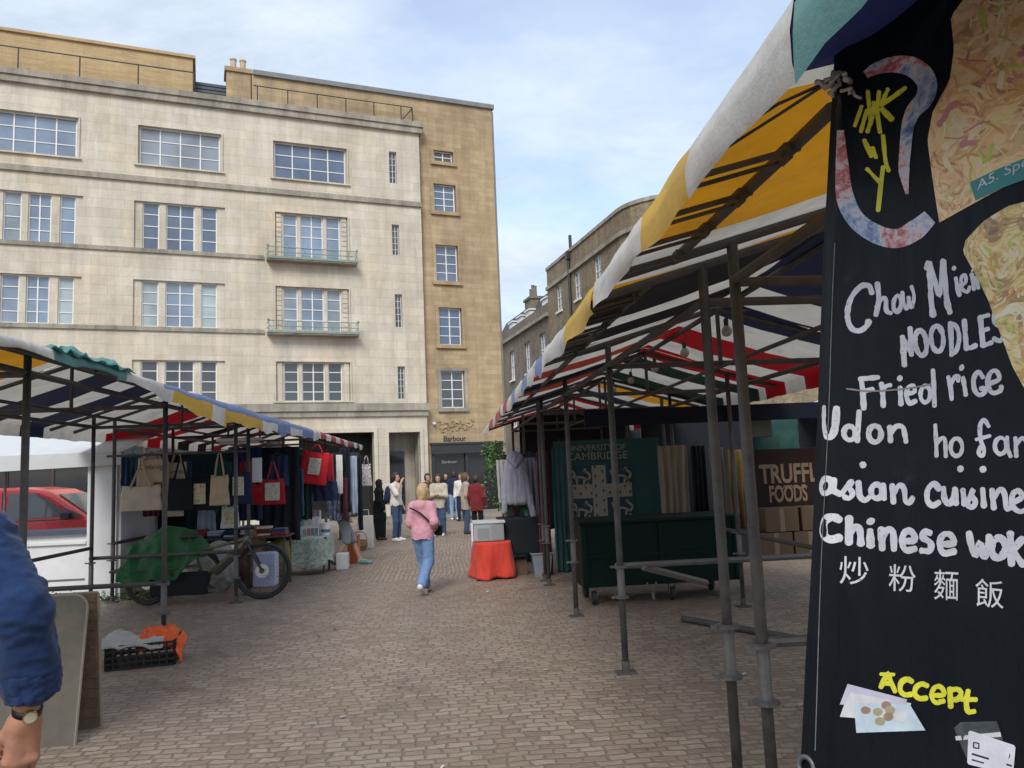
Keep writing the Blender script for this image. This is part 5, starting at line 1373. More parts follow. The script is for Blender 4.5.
tag(MB().bbox(-2.2, 14.9, 0.0, -1.98, 15.15, 0.3, 0.02).build('storage_box', plain('white_plastic', (0.6, 0.6, 0.6), 0.5, 0.1)), 'white plastic box on the ground under the printed tablecloth', 'box')
tag(MB().bbox(-2.12, 15.9, 0.0, -1.9, 16.25, 0.55, 0.02).build('storage_box', plain('orange_plastic', (0.5, 0.12, 0.03), 0.5, 0.2)), 'orange brown box standing behind the stepping leg', 'box')
# goods inside: bin bags, boxes behind the bicycle
for i, (x, y, sx, sy, z, mt, lb) in enumerate(((-3.85, 12.9, .35, .3, .75, F_grey, 'grey bundle of clear plastic bags behind the green tarpaulin'), (-3.3, 13.2, .22, .22, .95, plain('brown_sack', (0.2, 0.1, 0.06), 0.8, 0.5, 9), 'brown sack of goods behind the handlebar'), (-2.95, 13.4, .2, .2, .72, plain('olive_sack', (0.17, 0.15, 0.05), 0.8, 0.4, 9), 'olive yellow sack beside the printed tablecloth'), (-4.7, 13.0, .3, .3, 1.0, plain('pink_brown_bundle', (0.28, 0.2, 0.17), 0.8, 0.5, 9), 'pale bundle of clothes at the left end behind the tarpaulin'))):
    pr = [('e', (x, y, z * 0.45), (sx, sy, z * 0.5)), ('e', (x + sx * .3, y, z * 0.75), (sx * .6, sy * .7, z * .28)), ('e', (x - sx * .3, y - .05, z * 0.6), (sx * .6, sy * .7, z * .35))]
    r_ = thing('goods_bundle', lb, 'bundle', (x, y, 0), 'bundles stored in the bag stall')
    o = sdf_obj('sack', pr, 0.025, mt, None, 0.06, (0.03, (6, 6, 4))); adopt(o, r_)
# green tarpaulin over a loaded cart
tp = [('e', (-4.15, 12.05, 0.80), (0.78, 0.36, 0.30)), ('e', (-3.95, 12.05, 0.93), (0.45, 0.26, 0.2)), ('e', (-4.6, 12.05, 0.68), (0.42, 0.36, 0.27)), ('e', (-3.6, 12.0, 0.82), (0.3, 0.3, 0.16))]
def itab(tab, u):
    for (a, b), (c, d) in zip(tab, tab[1:]):
        if a <= u <= c: return b + (d - b) * (u - a) / (c - a)
    return tab[-1][1]
def tarp(u, v):
    x = -4.78 + 1.22 * u + 0.05 * nz(v * 3, u * 2, 1)
    top = itab([(0, .80), (.12, .90), (.3, 1.02), (.48, 1.10), (.62, 1.07), (.78, 1.0), (.9, .86), (1, .70)], u)
    bot = itab([(0, .37), (.2, .33), (.4, .36), (.55, .33), (.68, .36), (.78, .50), (.9, .62), (1, .66)], u) + 0.025 * nz(u * 9, 3, 1)
    if v < 0.6:
        t = v / 0.6; z = bot + (top - bot) * t; y = 11.58 + 0.40 * t ** 1.6
    else:
        t = (v - 0.6) / 0.4; z = top - 0.35 * t ** 1.5; y = 11.98 + 0.42 * t
    w = nz(u * 5 + v * 1.5, v * 2.2, 7); f = (1 - abs(w) * 3) * 0.04 + (1 - abs(nz(u * 3 - v * 4, v * 3 + u * 4, 11)) * 4) * 0.018 + 0.02 * abs(nz(u * 13, v * 4, 2)) + 0.03 * math.sin(u * 17 + 2.5 * v) * (1 - min(v / 0.6, 1))
    if v < 0.03 or v > 0.97: pass
    return (x, y - f, z + 0.4 * f)
q = MB(); q.grid(tarp, 70, 44); o = q.build('tarpaulin', F_green, smooth=True, fix=False, thick=0.005)
tag(o, 'green tarpaulin sheet thrown over the back of the cargo bicycle', 'tarpaulin')
# ---- bicycle
bk = thing('cargo_bicycle', 'olive cargo bicycle with a disc brake wheel parked under the left stalls', 'bicycle', (-3.6, 11.78, 0))
M_tyre = plain('tyre_rubber', (0.025, 0.025, 0.026), 0.75, 0.2, 30); M_olive = plain('olive_frame_paint', (0.15, 0.145, 0.075), 0.4, 0.1, coat=0.3)
def wheel(cx, cy, cz, r):
    t = MB(); t.tube([(cx + r * math.cos(a), cy, cz + r * math.sin(a)) for a in [2 * math.pi * i / 40 for i in range(40)]], 0.027, 8, closed=True); t = t.build('wheel', M_tyre, bk, smooth=True)
    rr = MB(); rr.tube([(cx + (r - .035) * math.cos(a), cy, cz + (r - .035) * math.sin(a)) for a in [2 * math.pi * i / 40 for i in range(40)]], 0.014, 6, closed=True); rr.build('rim', M_black, t)
    sp_ = MB()
    for i in range(28):
        a = 2 * math.pi * i / 28; sp_.tube([(cx + 0.025 * math.cos(a + .8), cy + (0.03 if i % 2 else -0.03), cz + 0.025 * math.sin(a + .8)), (cx + (r - .04) * math.cos(a), cy, cz + (r - .04) * math.sin(a))], 0.0016, 4)
    sp_.tube([(cx, cy - 0.05, cz), (cx, cy + 0.05, cz)], 0.025, 10); sp_.build('spokes', M_galv, t)
    di = MB(); di.lathe((cx, cy - 0.04, cz), [(0.06, -0.001), (0.10, -0.001), (0.10, 0.001), (0.06, 0.001)], 24, axis='Y'); di.lathe((cx, cy - 0.04, cz), [(0.03, -0.001), (0.038, -0.001), (0.038, 0.001), (0.03, 0.001)], 12, axis='Y')
    for i in range(6): a = i * math.pi / 3; di.tube([(cx + .034 * math.cos(a), cy - .04, cz + .034 * math.sin(a)), (cx + .066 * math.cos(a + .3), cy - .04, cz + .066 * math.sin(a + .3))], 0.003, 4)
    di.build('brake_disc', plain('bright_steel', (0.6, 0.6, 0.6), 0.3, 0.1, metal=0.8), t)
wheel(-2.80, 11.78, 0.41, 0.385); wheel(-4.42, 11.78, 0.33, 0.30)
f = MB(); bx = (-3.62, 11.78, 0.34)
f.tube([(-3.02, 11.78, 0.92), (-3.09, 11.78, 0.78)], 0.026, 10); f.tube([(-3.08, 11.78, 0.82), bx], 0.036, 10); f.tube([(-3.05, 11.78, 0.88), (-3.78, 11.78, 0.72)], 0.022, 8); f.tube([(-3.85, 11.78, 0.95), bx], 0.02, 8)
for s_ in (-1, 1): f.tube([bx, (-4.42, 11.78 + s_ * 0.06, 0.33)], 0.014, 6); f.tube([(-3.78, 11.78, 0.75), (-4.42, 11.78 + s_ * 0.065, 0.335)], 0.012, 6); f.tube([(-3.7, 11.78 + s_ * .1, 0.52), (-4.85, 11.78 + s_ * 0.12, 0.5)], 0.014, 6)
f.build('bike_frame', M_olive, bk, smooth=True)
f = MB()
for s_ in (-1, 1): f.tube([(-3.0, 11.78 + s_ * .06, 0.80), (-2.93, 11.78 + s_ * .062, 0.66), (-2.80, 11.78 + s_ * .06, 0.41)], [0.02, 0.018, 0.014], 8)
f.box(-3.03, 11.71, 0.79, -2.97, 11.85, 0.83); f.build('fork', M_black, bk)
f = MB(); f.tube([(-3.02, 11.78, 0.92), (-3.05, 11.78, 1.02), (-2.98, 11.78, 1.05)], 0.016, 8); f.tube([(-3.12, 11.46, 1.05), (-2.99, 11.62, 1.06), (-2.98, 11.78, 1.05), (-2.99, 11.94, 1.06), (-3.12, 12.1, 1.05)], 0.013, 8); f.build('handlebar', M_black, bk)
f = MB(); f.bbox(-3.98, 11.70, 0.94, -3.72, 11.86, 0.985, 0.02); f.build('saddle', M_black, bk)
f = MB(); f.lathe((bx[0], 11.73, bx[2]), [(0.0, -.004), (0.09, -.004), (0.09, .004), (0, .004)], 24, axis='Y'); f.tube([(bx[0], 11.72, bx[2]), (bx[0] + 0.12, 11.70, bx[2] - 0.12)], 0.012, 6); f.bbox(bx[0] + 0.08, 11.6, bx[2] - 0.14, bx[0] + 0.17, 11.7, bx[2] - 0.115, 0.006); f.tube([(bx[0], 11.84, bx[2]), (bx[0] - 0.12, 11.86, bx[2] + 0.12)], 0.012, 6); f.build('crank', M_black, bk)
f = MB(); f.bbox(-3.5, 11.735, 0.42, -3.16, 11.825, 0.50, 0.02, 0, Matrix.Translation((-3.3, 0, .5)) @ Matrix.Rotation(R_(-42), 4, 'Y') @ Matrix.Translation((3.3, 0, -.42))); f.build('battery', M_black, bk)
f = MB(); f.bbox(-4.9, 11.6, 0.50, -3.95, 11.96, 0.53, 0.01); f.build('carrier', M_black, bk)
f = MB(); f.bbox(-4.35, 11.62, 0.13, -3.55, 11.70, 0.46, 0.03); f.build('pannier', F_black, bk)
tag(MB().bbox(-3.05, 12.2, 0.12, -2.72, 12.5, 0.62, 0.03).build('plastic_bag', cloth('pale_violet_plastic', (0.42, 0.45, 0.66), 0, 0.3, 8, 0.4)), 'pale violet plastic bag behind the bicycle front wheel', 'bag')
# ---- crate with grey sheeting and an orange bag
cr = thing('plastic_crate', 'low black lattice crate on the setts beside the wooden boards', 'crate', (-3.05, 8.05, 0))
Mc = Matrix.Translation((-3.05, 8.05, 0)) @ Matrix.Rotation(R_(12), 4, 'Z')
q = MB(); cw, cd, chh = 0.30, 0.24, 0.23
M_blackp = plain('black_crate_plastic', (0.02, 0.02, 0.022), 0.45, 0.2)
for (ax, s_) in (('x', -1), ('x', 1), ('y', -1), ('y', 1)):
    L_half, off = (cw, cd) if ax == 'x' else (cd, cw)
    n = 9
    for i in range(n + 1):
        t = -L_half + 2 * L_half * i / n
        c = (t, s_ * off) if ax == 'x' else (s_ * off, t); q.box(c[0] - .008, c[1] - .008, 0.01, c[0] + .008, c[1] + .008, chh, 0, Mc)
    for z_ in (0.0, 0.055, 0.11, 0.165, chh - 0.02):
        if ax == 'x': q.box(-cw, s_ * off - .011, z_, cw, s_ * off + .011, z_ + 0.018, 0, Mc)
        else: q.box(s_ * off - .011, -cd + 0.012, z_ + .001, s_ * off + .011, cd - 0.012, z_ + 0.019, 0, Mc)
q.build('lattice_side', M_blackp, cr); MB().box(-cw, -cd, 0.004, cw, cd, 0.02, 0, Mc).build('base', M_blackp, cr)
def sh(u, v):
    x = -0.36 + 0.56 * u; y = -0.27 + 0.50 * v
    z = 0.262 + 0.05 * nz(u * 3, v * 3, 5) + 0.02 * nz(u * 8, v * 8, 2) - 0.10 * max(0, u - 0.75) - 0.06 * max(0, 0.12 - v) / 0.12
    return Mc @ Vector((x, y, z))
q = MB(); q.grid(sh, 26, 22); tag(q.build('plastic_sheet', F_grey, smooth=True, fix=False, thick=0.006), 'crumpled grey sheeting laid over the black crate', 'sheet')
def ob(u, v):
    x = -0.02 + 0.38 * u; y = -0.24 + 0.50 * v + 0.05 * nz(u * 3, 1, 2)
    z = 0.275 - 0.16 * max(0, (u - 0.72) / 0.28) ** 1.3 - 0.12 * max(0, 0.2 - v) / 0.2 + 0.045 * nz(u * 5, v * 5, 8) + 0.025 * (1 - abs(nz(u * 9, v * 9, 3)) * 3)
    return Mc @ Vector((x + 0.02 * nz(u * 7, v * 7, 5), y, z))
q = MB(); q.grid(ob, 34, 34); o = q.build('orange_bag', cloth('orange_plastic_bag', (0.75, 0.11, 0.015), 0, 0.2, 9, 0.4), smooth=True, fix=False, thick=0.004)
tag(o, 'orange plastic bag spilling over the right end of the crate', 'bag')
# ---- wooden boards leaning at the left
M_ply = plain('weathered_grey_plywood', (0.125, 0.108, 0.085), 0.75, 0.5, 3.5, bmp=0.3, bscale=30); M_plank = plain('rough_brown_timber', (0.17, 0.11, 0.07), 0.85, 0.5, 10, bmp=0.6, bscale=50); M_edge = plain('pale_cut_edge', (0.24, 0.20, 0.15), 0.8, 0.3)
def lean_board(name, label, br_, tr_, width, th, mat, rnd, ang=0.12, nplank=0):
    br_, tr_ = Vector(br_), Vector(tr_); e1 = Vector((-math.cos(ang), -math.sin(ang) * 1.0, 0)); e2 = tr_ - br_; Lh = e2.length; e2n = e2 / Lh
    nrm = e1.cross(e2n).normalized()
    if nrm.y > 0: nrm = -nrm
    poly_ = [(0, 0)] + [(0 + rnd - rnd * math.cos(a), Lh - rnd + rnd * math.sin(a)) for a in [R_(x) for x in (0, 20, 40, 60, 80, 90)]] + [(width, Lh), (width, 0)]
    root = thing(name, label, 'board', (br_.x - width / 2, br_.y, 0))
    P = [br_ + e1 * x + e2n * y for x, y in poly_]
    MB().prism(P, -nrm * th).build('panel', mat, root)
    ed = MB(); pe_ = P[0:8]; ed.tube([p + nrm * 0.001 - nrm * th * 0.5 for p in pe_], th * 0.54, 6); ed.build('edge', M_edge, root)
    if nplank:
        s = MB()
        for i in range(nplank): y = Lh * (i + 0.5) / nplank; s.prism([br_ + e1 * 0.01 + e2n * (y - 0.035) + nrm * .012, br_ + e1 * (width - .01) + e2n * (y - 0.035) + nrm * .012, br_ + e1 * (width - .01) + e2n * (y + 0.03) + nrm * .012, br_ + e1 * 0.01 + e2n * (y + 0.03) + nrm * .012], -nrm * .0125)
        s.build('slats', M_plank, root)
    return root
b0 = gnd(74, 745); t0 = atY(88, 594, 5.95); lean_board('plywood_board', 'large weathered grey board leaning upright, in front of the brown one', b0, t0, 1.25, 0.022, M_ply, 0.10, 0.10)
b1 = gnd(100, 727); t1 = atY(97, 593, 6.2); lean_board('timber_board', 'rough brown slatted board standing behind the grey board', b1, t1, 0.9, 0.03, M_plank, 0.01, 0.10, 14)
# ---- white kiosk, red van behind
ks = thing('white_kiosk', 'white food kiosk with open side, panel and flat canopy behind the left stalls', 'kiosk', (-6.9, 13.4, 0))
M_wpan = plain('white_panel', (0.70, 0.71, 0.72), 0.5, 0.12, 2.5, bmp=0.08)
q = MB(); q.bbox(-8.8, 12.7, 0.0, -5.7, 13.3, 1.02, 0.01); q.box(-8.8, 12.66, 0.86, -5.7, 12.7, 0.9); q.build('counter', M_wpan, ks)
q = MB(); q.box(-8.85, 12.62, 1.022, -5.68, 13.35, 1.08); q.build('counter_top', plain('slate_blue', (0.06, 0.075, 0.13), 0.5), ks)
q = MB(); q.bbox(-5.64, 12.55, 0.0, -5.2, 12.6, 2.26, 0.008); q.bbox(-5.2, 12.6, 0.0, -5.15, 14.6, 2.26, 0.008); q.build('side_panel', M_wpan, ks)
q = MB(); q.quad((-9.2, 12.45, 2.26), (-5.1, 12.45, 2.26), (-5.1, 14.7, 2.75), (-9.2, 14.7, 2.75)); q.quad((-9.2, 12.45, 1.98), (-5.1, 12.45, 2.06), (-5.1, 12.45, 2.26), (-9.2, 12.45, 2.26)); q.build('canopy', cloth('white_pvc', (0.70, 0.71, 0.72), 0.2, 0.1), ks, fix=False, thick=0.004)
for x in (-9.1, -7.05): MB().tube([(x, 12.9, 1.08), (x, 12.9, 2.3)], 0.02, 8).build('post', M_galv, ks)
MB().box(-8.9, 12.695, 0.3, -5.72, 12.699, 0.33).build('rub_strip', M_galv, ks)
vn = thing('red_van', 'small red van seen through the open white kiosk', 'van', (-8.6, 16.2, 0))
M_redp = plain('red_car_paint', (0.78, 0.035, 0.045), 0.3, 0.06, 4, bmp=0, coat=0.6)
prof = [(-6.05, 0.35), (-6.0, 0.62), (-6.1, 0.92), (-6.5, 1.05), (-7.0, 1.18), (-7.62, 1.62), (-7.85, 1.72), (-8.3, 1.78), (-10.2, 1.80), (-10.5, 1.74), (-10.6, 1.0), (-10.6, 0.35)]
q = MB()
for s0, s1, ins in ((15.5, 15.62, 0.06), (15.62, 17.0, 0.0), (17.0, 17.12, 0.06)):
    pass
bm_v = []
for y, ins in ((15.50, 0.05), (15.54, 0.01), (15.62, 0.0), (17.0, 0.0), (17.08, 0.01), (17.12, 0.05)):
    bm_v.append([(x + (ins if x < -8.3 else -ins), y if z < 1.2 else (y + (0.10 if y < 16 else -0.10) * (z - 1.2) / 0.6), z - (ins if z > 1 else -ins * .2)) for x, z in prof])
n = len(prof); vs = [p for r in bm_v for p in r]; fs = [(j * n + i, j * n + (i + 1) % n, (j + 1) * n + (i + 1) % n, (j + 1) * n + i) for j in range(5) for i in range(n)] + [tuple(range(n)), tuple(range(6 * n - 1, 5 * n - 1, -1))]
q.add(vs, fs); q.build('body', M_redp, vn)
M_cg = glass('car_glass', (0.13, 0.16, 0.17), 0.05, 1.6)
def vside(pts): return [(x, 15.497 + max(0, 0.10 * (z - 1.2) / 0.6) - 0.004, z) for x, z in pts]
for pts in ([(-7.28, 1.20), (-7.70, 1.52), (-7.95, 1.66), (-8.42, 1.68), (-8.46, 1.18)], [(-7.02, 1.19), (-7.22, 1.19), (-7.5, 1.42)], [(-8.62, 1.2), (-8.62, 1.66), (-8.78, 1.66), (-8.78, 1.2)]):
    MB().prism(vside(pts), (0, 0.012, 0)).build('side_window', M_cg, vn)
MB().prism([(-7.05, 15.7, 1.215), (-7.05, 16.9, 1.215), (-7.60, 16.85, 1.615), (-7.60, 15.75, 1.615)], (0.012, 0, 0.015)).build('windscreen', M_cg, vn)
MB().bbox(-7.40, 15.36, 1.16, -7.24, 15.49, 1.27, 0.02).build('door_mirror', M_black, vn)
tr_ = MB(); tr_.box(-8.52, 15.488, 0.5, -8.505, 15.495, 1.70); tr_.box(-8.5, 15.485, 1.135, -7.1, 15.495, 1.15); tr_.build('door_seam', M_black, vn)
MB().bbox(-8.42, 15.48, 0.98, -8.24, 15.50, 1.02, 0.006).build('door_handle', M_redp, vn)
for x in (-6.85, -9.8):
    wv_ = MB(); wv_.lathe((x, 15.6, 0.33), [(0.2, -0.1), (0.30, -0.1), (0.33, -0.07), (0.33, 0.07), (0.3, 0.1), (0.2, 0.1)], 24, axis='Y'); wv_ = wv_.build('wheel', M_tyre, vn); MB().lathe((x, 15.52, 0.33), [(0.0, -0.02), (0.08, -0.03), (0.2, 0.0)], 16, axis='Y').build('rim', M_galv, wv_)
# weeds at the foot of the white panel
random.seed(8)
wd_ = MB()
for i in range(420):
    x = random.uniform(-6.2, -4.5); y = 12.45 + random.gauss(0, 0.06) - 0.02 * random.random(); a = random.uniform(0, 6.28); h_ = random.uniform(0.04, 0.17); l_ = random.uniform(0.02, 0.05)
    p = Vector((x, y, h_ * random.random())); d1 = Vector((math.cos(a), math.sin(a), 0.5)) * l_; d2 = Vector((-math.sin(a), math.cos(a), 0.2)) * l_ * 0.5
    wd_.add([p - d1 * .2, p + d1 * .5 + d2, p + d1 * 1.2, p + d1 * .5 - d2], [(0, 1, 2, 3)])
tag(wd_.build('weeds', plain('weed_green', (0.06, 0.11, 0.025), 0.8, 0.5, 30), fix=False), 'low green weeds growing along the foot of the white kiosk panel', 'weeds', kind='stuff')

# ================================================================== right-hand goods
random.seed(30)
ct_ = thing('trader_cart', 'dark green wheeled trader cart closed up under the right stalls', 'cart', (2.3, 10.1, 0))
M_cart = plain('dark_green_paint', (0.004, 0.016, 0.013), 0.6, 0.3, 5, bmp=0.15, bscale=25, spec=0.12)
q = MB(); q.bbox(1.60, 9.72, 0.22, 3.62, 10.55, 1.0, 0.012); q.build('body', M_cart, ct_)
q = MB(); q.bbox(1.57, 9.67, 1.002, 3.66, 10.6, 1.04, 0.01); q.build('lid', M_cart, ct_)
q = MB()
for x in (1.635, 2.62, 3.585): q.box(x - 0.03, 9.695, 0.24, x + 0.03, 9.722, .98)
q.box(1.67, 9.70, 0.58, 3.55, 9.721, 0.63); q.build('batten', M_cart, ct_)
for i, (x, y) in enumerate(((1.74, 9.80), (2.75, 9.82), (3.45, 9.85), (1.74, 10.4), (3.45, 10.4))):
    c = MB(); c.box(x - .05, y - .05, 0.2, x + .05, y + .05, 0.24); c.box(x - .045, y - .03, 0.08, x - .035, y + .03, 0.2); c.box(x + .035, y - .03, 0.08, x + .045, y + .03, 0.2); c = c.build('caster', M_galv, ct_)
    MB().lathe((x, y, 0.085), [(0.0, -0.028), (0.075, -0.028), (0.085, -0.018), (0.085, 0.018), (0.075, 0.028), (0, 0.028)], 16, axis='X').build('caster_wheel', M_tyre, c)
q = MB(); q.tube([(2.4, 9.7, 0.25), (2.46, 9.66, 0.10), (2.52, 9.7, 0.25)], 0.012, 6); q.tube([(2.46, 9.64, 0.05), (2.46, 9.66, 0.12)], 0.02, 8); q.build('tow_hook', plain('dull_brass_paint', (0.14, 0.12, 0.06), 0.6, 0.4), ct_)
br_ = MB(); br_.tube([atY(643, 567, 6.58), atY(707, 583, 7.3)], 0.03, 4); tag(br_.build('timber_brace', plain('grey_timber', (0.17, 0.16, 0.15), 0.8, 0.3)), 'short grey timber brace below the stall rail in front of the green cart', 'brace')
tb2 = MB(); tb2.tube([gnd(690, 648) + Vector((0.3, 1.2, 0.03)), Vector((3.4, 6.9, 0.03))], 0.035, 10); tag(tb2.build('loose_pipe', M_steel), 'loose grey pipe lying on the setts behind the front posts', 'pipe')
# tapestry with a quartered crest
tp_ = thing('crest_tapestry', 'teal hanging with a quartered crest and lettering University of Cambridge above it', 'tapestry', (2.4, 12.0, 2.1))
tx0, tx1, tz0, tz1, tyy = 1.60, 3.28, 0.65, 2.14, 11.95
q = MB(); q.grid(lambda u, v: (tx0 + (tx1 - tx0) * u, tyy + 0.02 * math.sin(u * 26) * v + 0.015 * nz(u * 3, v * 3, 3), tz1 + (tz0 - tz1) * v), 50, 20); q.build('fabric', F_teal, tp_, smooth=True, fix=False, thick=0.004)
P_tan = plain('dull_tan_print', (0.26, 0.235, 0.185), 0.85, 0.25, 20, bmp=0.05); P_dk = plain('deep_teal_print', (0.012, 0.045, 0.06), 0.85, 0.25, 20, bmp=0.05)
yf = tyy - 0.05
q = MB(); put_text(q, 'UNIVERSITY OF', (1.82, yf, 1.97), (0.92, 0, 0), (0, 0, 0.09)); put_text(q, 'CAMBRIDGE', (1.80, yf, 1.83), (0.96, 0, 0), (0, 0, 0.115)); q.build('lettering', P_tan, tp_, fix=False)
cx0, cx1, cz0, cz1 = 1.76, 2.80, 0.75, 1.74
q = MB(); q.box(cx0, yf + .006, cz0, cx1, yf + .012, cz1); q.build('shield', P_dk, tp_)
q = MB(); q.box(cx0 + .42, yf, cz0, cx0 + .64, yf + .004, cz1); q.box(cx0, yf, 1.24, cx0 + .418, yf + .004, 1.45); q.box(cx0 + .642, yf, 1.24, cx1, yf + .004, 1.45); q.build('cross', P_tan, tp_)
for ox, oz in ((0.04, 0.52), (0.68, 0.52), (0.04, 0.02), (0.68, 0.02)):
    q = MB()
    # a walking lion in curling brush strokes
    for pts in ([(0.06, .12), (.10, .2), (.16, .24), (.26, .22), (.31, .16)], [(.04, .3), (.07, .24), (.11, .27), (.08, .33), (.03, .31)], [(.1, .2), (.07, .1), (.03, .08)], [(.14, .22), (.14, .1), (.1, .05)], [(.26, .2), (.24, .1), (.27, .04)], [(.3, .17), (.32, .1), (.34, .05)], [(.31, .18), (.35, .26), (.28, .32), (.24, .29), (.28, .36)]):
        vs, fs = ribbon2d([(cx0 + ox + a, cz0 + oz + 0.06 + b) for a, b in pts], 0.03); q.add([(x, yf - .001, z) for x, z in vs], fs)
    q.build('lion', P_tan, tp_, fix=False)
q = MB(); random.seed(2)
for cx_, cz_ in [(cx0 + .47 + .12 * (i % 2), cz0 + 0.06 + 0.075 * i) for i in range(13)] + [(cx0 + .06 + .085 * i, 1.30 + 0.09 * (i % 2)) for i in range(5)] + [(cx0 + .69 + .08 * i, 1.30 + 0.09 * (i % 2)) for i in range(5)]:
    q.add([(cx_ - .018, yf - .003, cz_ + .03), (cx_ + .018, yf - .003, cz_ + .03), (cx_, yf - .003, cz_ - .03)], [(0, 1, 2)])
q.build('ermine_spots', P_dk, tp_, fix=False)
H_ = 'blankets and cloths hung inside the right stalls'
hang('hung_blanket', 'teal curtain hanging left of the crest tapestry down to the ground', 'curtain', 551, 447, 572, 572, 11.7, F_teal, H_, 3, 0.03)
hang('hung_blanket', 'dark maroon cloth hanging between hoodie and teal curtain', 'cloth', 536, 452, 553, 575, 12.6, F_maroon, H_, 3, 0.03)
hang('hung_blanket', 'beige blanket hanging right of the crest tapestry', 'blanket', 657, 446, 694, 556, 11.3, F_beige, H_, 4, 0.05, taper=-0.1)
hang('hung_blanket', 'black cloth hanging between beige blanket and ochre one', 'cloth', 690, 446, 712, 560, 11.6, F_black, H_, 3, 0.04)
hang('hung_blanket', 'ochre blanket hanging behind the two front posts', 'blanket', 726, 450, 750, 528, 11.0, F_ochre, H_, 3, 0.04)
hang('hung_blanket', 'pale beige cloth hanging between black cloth and ochre blanket', 'cloth', 708, 448, 728, 530, 11.2, F_beige, H_, 3, 0.04)
hang('hung_blanket', 'long black sheet added to darken the back of the right stalls beyond the cart', 'cloth', 640, 414, 840, 640, 13.6, F_black, H_, 9, 0.06)  # added sheet, blocks light from behind so the stall interior stays dark
hang('hung_blanket', 'teal blue panel of cloth above the dark brown food sign', 'cloth', 752, 418, 800, 452, 9.9, F_teal, H_, 3, 0.02)
hang('hung_blanket', 'dark green cloth backing the clothes stall', 'cloth', 500, 455, 548, 560, 14.4, F_dgreen, H_, 4, 0.04)
# brown sign on the food stall behind
sg_ = thing('food_sign', 'dark brown sign with pale block letters behind the stall posts', 'sign', (4.6, 9.75, 0.9))
sa = atY(752, 450, 9.75); sb2 = atY(832, 512, 9.75)
q = MB(); q.bbox(sa.x, 9.75, sb2.z, sb2.x, 9.78, sa.z, 0.006); q.build('board', plain('dark_brown_board', (0.022, 0.012, 0.01), 0.6, 0.3, spec=0.15), sg_)
P_sand = plain('sand_lettering', (0.21, 0.14, 0.088), 0.7, 0.2)
c1_ = atY(766, 480, 9.74); q = MB(); put_text(q, 'TRUFFLE', (atY(760, 482, 9.74).x, 9.742, atY(790, 483, 9.74).z), (atY(826, 470, 9.74).x - atY(760, 482, 9.74).x, 0, 0), (0, 0, 0.25), bold=0.03)
put_text(q, 'FOODS', (atY(770, 500, 9.74).x, 9.742, atY(790, 502, 9.74).z), (atY(807, 470, 9.74).x - atY(770, 482, 9.74).x, 0, 0), (0, 0, 0.22), bold=0.03); q.build('lettering', P_sand, sg_, fix=False)
q = MB(); zc = atY(790, 487, 9.74).z; x0_ = atY(778, 487, 9.74).x
vs, fs = ribbon2d([(x0_ + 0.03 * i, zc + 0.022 * math.sin(i * 2.4)) for i in range(14)], 0.012); q.add([(x, 9.741, z) for x, z in vs], fs); q.build('flourish', P_sand, sg_, fix=False)
# cardboard boxes stacked behind
M_card = plain('cardboard', (0.12, 0.078, 0.045), 0.8, 0.2, 4)
pb = None
spots = [(4.0, 0.52), (4.44, 0.52), (4.88, 0.52), (4.1, 0.82), (4.56, 0.82), (4.98, 0.82)]
table('dark low table carrying the cardboard boxes under the food sign', 4.5, 9.58, 0.78, 0.22, 0.515)
clab = ['left cardboard box of the lower row on the dark table', 'middle cardboard box of the lower row on the dark table', 'right cardboard box of the lower row on the dark table', 'left cardboard box of the upper row under the food sign', 'middle cardboard box of the upper row under the food sign', 'right cardboard box of the upper row under the food sign']
for i, (x, z) in enumerate(spots):
    if pb is None:
        pb = thing('cardboard_box', clab[0], 'box', (x, 9.6, z), 'cardboard boxes stacked under the food sign')
        MB().bbox(x - .21, 9.42, .52, x + .21, 9.72, 0.81, 0.006).build('carton', M_card, pb); MB().box(x - .03, 9.417, 0.522, x + .03, 9.419, 0.808).build('tape', plain('pale_tape', (0.2, 0.155, 0.1), 0.5), pb)
    else:
        c = copy_thing(pb); c.location = (x, 9.6, z); c['label'] = clab[i]; c.rotation_euler = (0, 0, random.uniform(-.06, .06))
# box lamp and white things
tag(MB().bbox(3.75, 9.4, 2.0, 4.05, 9.5, 2.3, 0.02).build('speaker_box', plain('dark_olive_box', (0.07, 0.07, 0.05), 0.6)), 'small olive grey box fixed under the roof near the food sign', 'box')
# red cloth table with tub
table('low table hidden under the red cloth', 0.62, 12.72, 0.26, 0.24, 0.58)
drape('red_cloth', 'bright orange red cloth draped to the ground over the low table', 'cloth', 0.62, 12.72, 0.29, 0.27, 0.595, 0.03, F_orange, 0.06, 4, seed=9, uneven=0.10)
tu = thing('storage_tub', 'clear plastic storage tub standing on the red cloth', 'tub', (0.58, 12.7, 0.6))
M_tub, _n, _bb = new_mat('milky_plastic'); _bb.inputs['Base Color'].default_value = (0.55, 0.58, 0.62, 1); _bb.inputs['Roughness'].default_value = 0.25; _bb.inputs['Transmission Weight'].default_value = 0.55; _bb.inputs['IOR'].default_value = 1.2
q = MB(); q.bbox(0.33, 12.5, 0.605, 0.82, 12.9, 0.90, 0.03); q.build('tub_body', M_tub, tu)
q = MB(); q.bbox(0.31, 12.48, 0.885, 0.84, 12.92, 0.925, 0.012); q.build('rim', plain('frosted_rim', (0.5, 0.53, 0.57), 0.35), tu)
MB().bbox(0.40, 12.56, 0.63, 0.60, 12.8, 0.80, 0.02).build('contents', F_white, tu); MB().bbox(0.62, 12.56, 0.63, 0.78, 12.8, 0.84, 0.02).build('contents', F_dkblue, tu)
table('folding table under the black cloth beside the clear tub', 1.12, 13.0, 0.34, 0.26, 0.93)
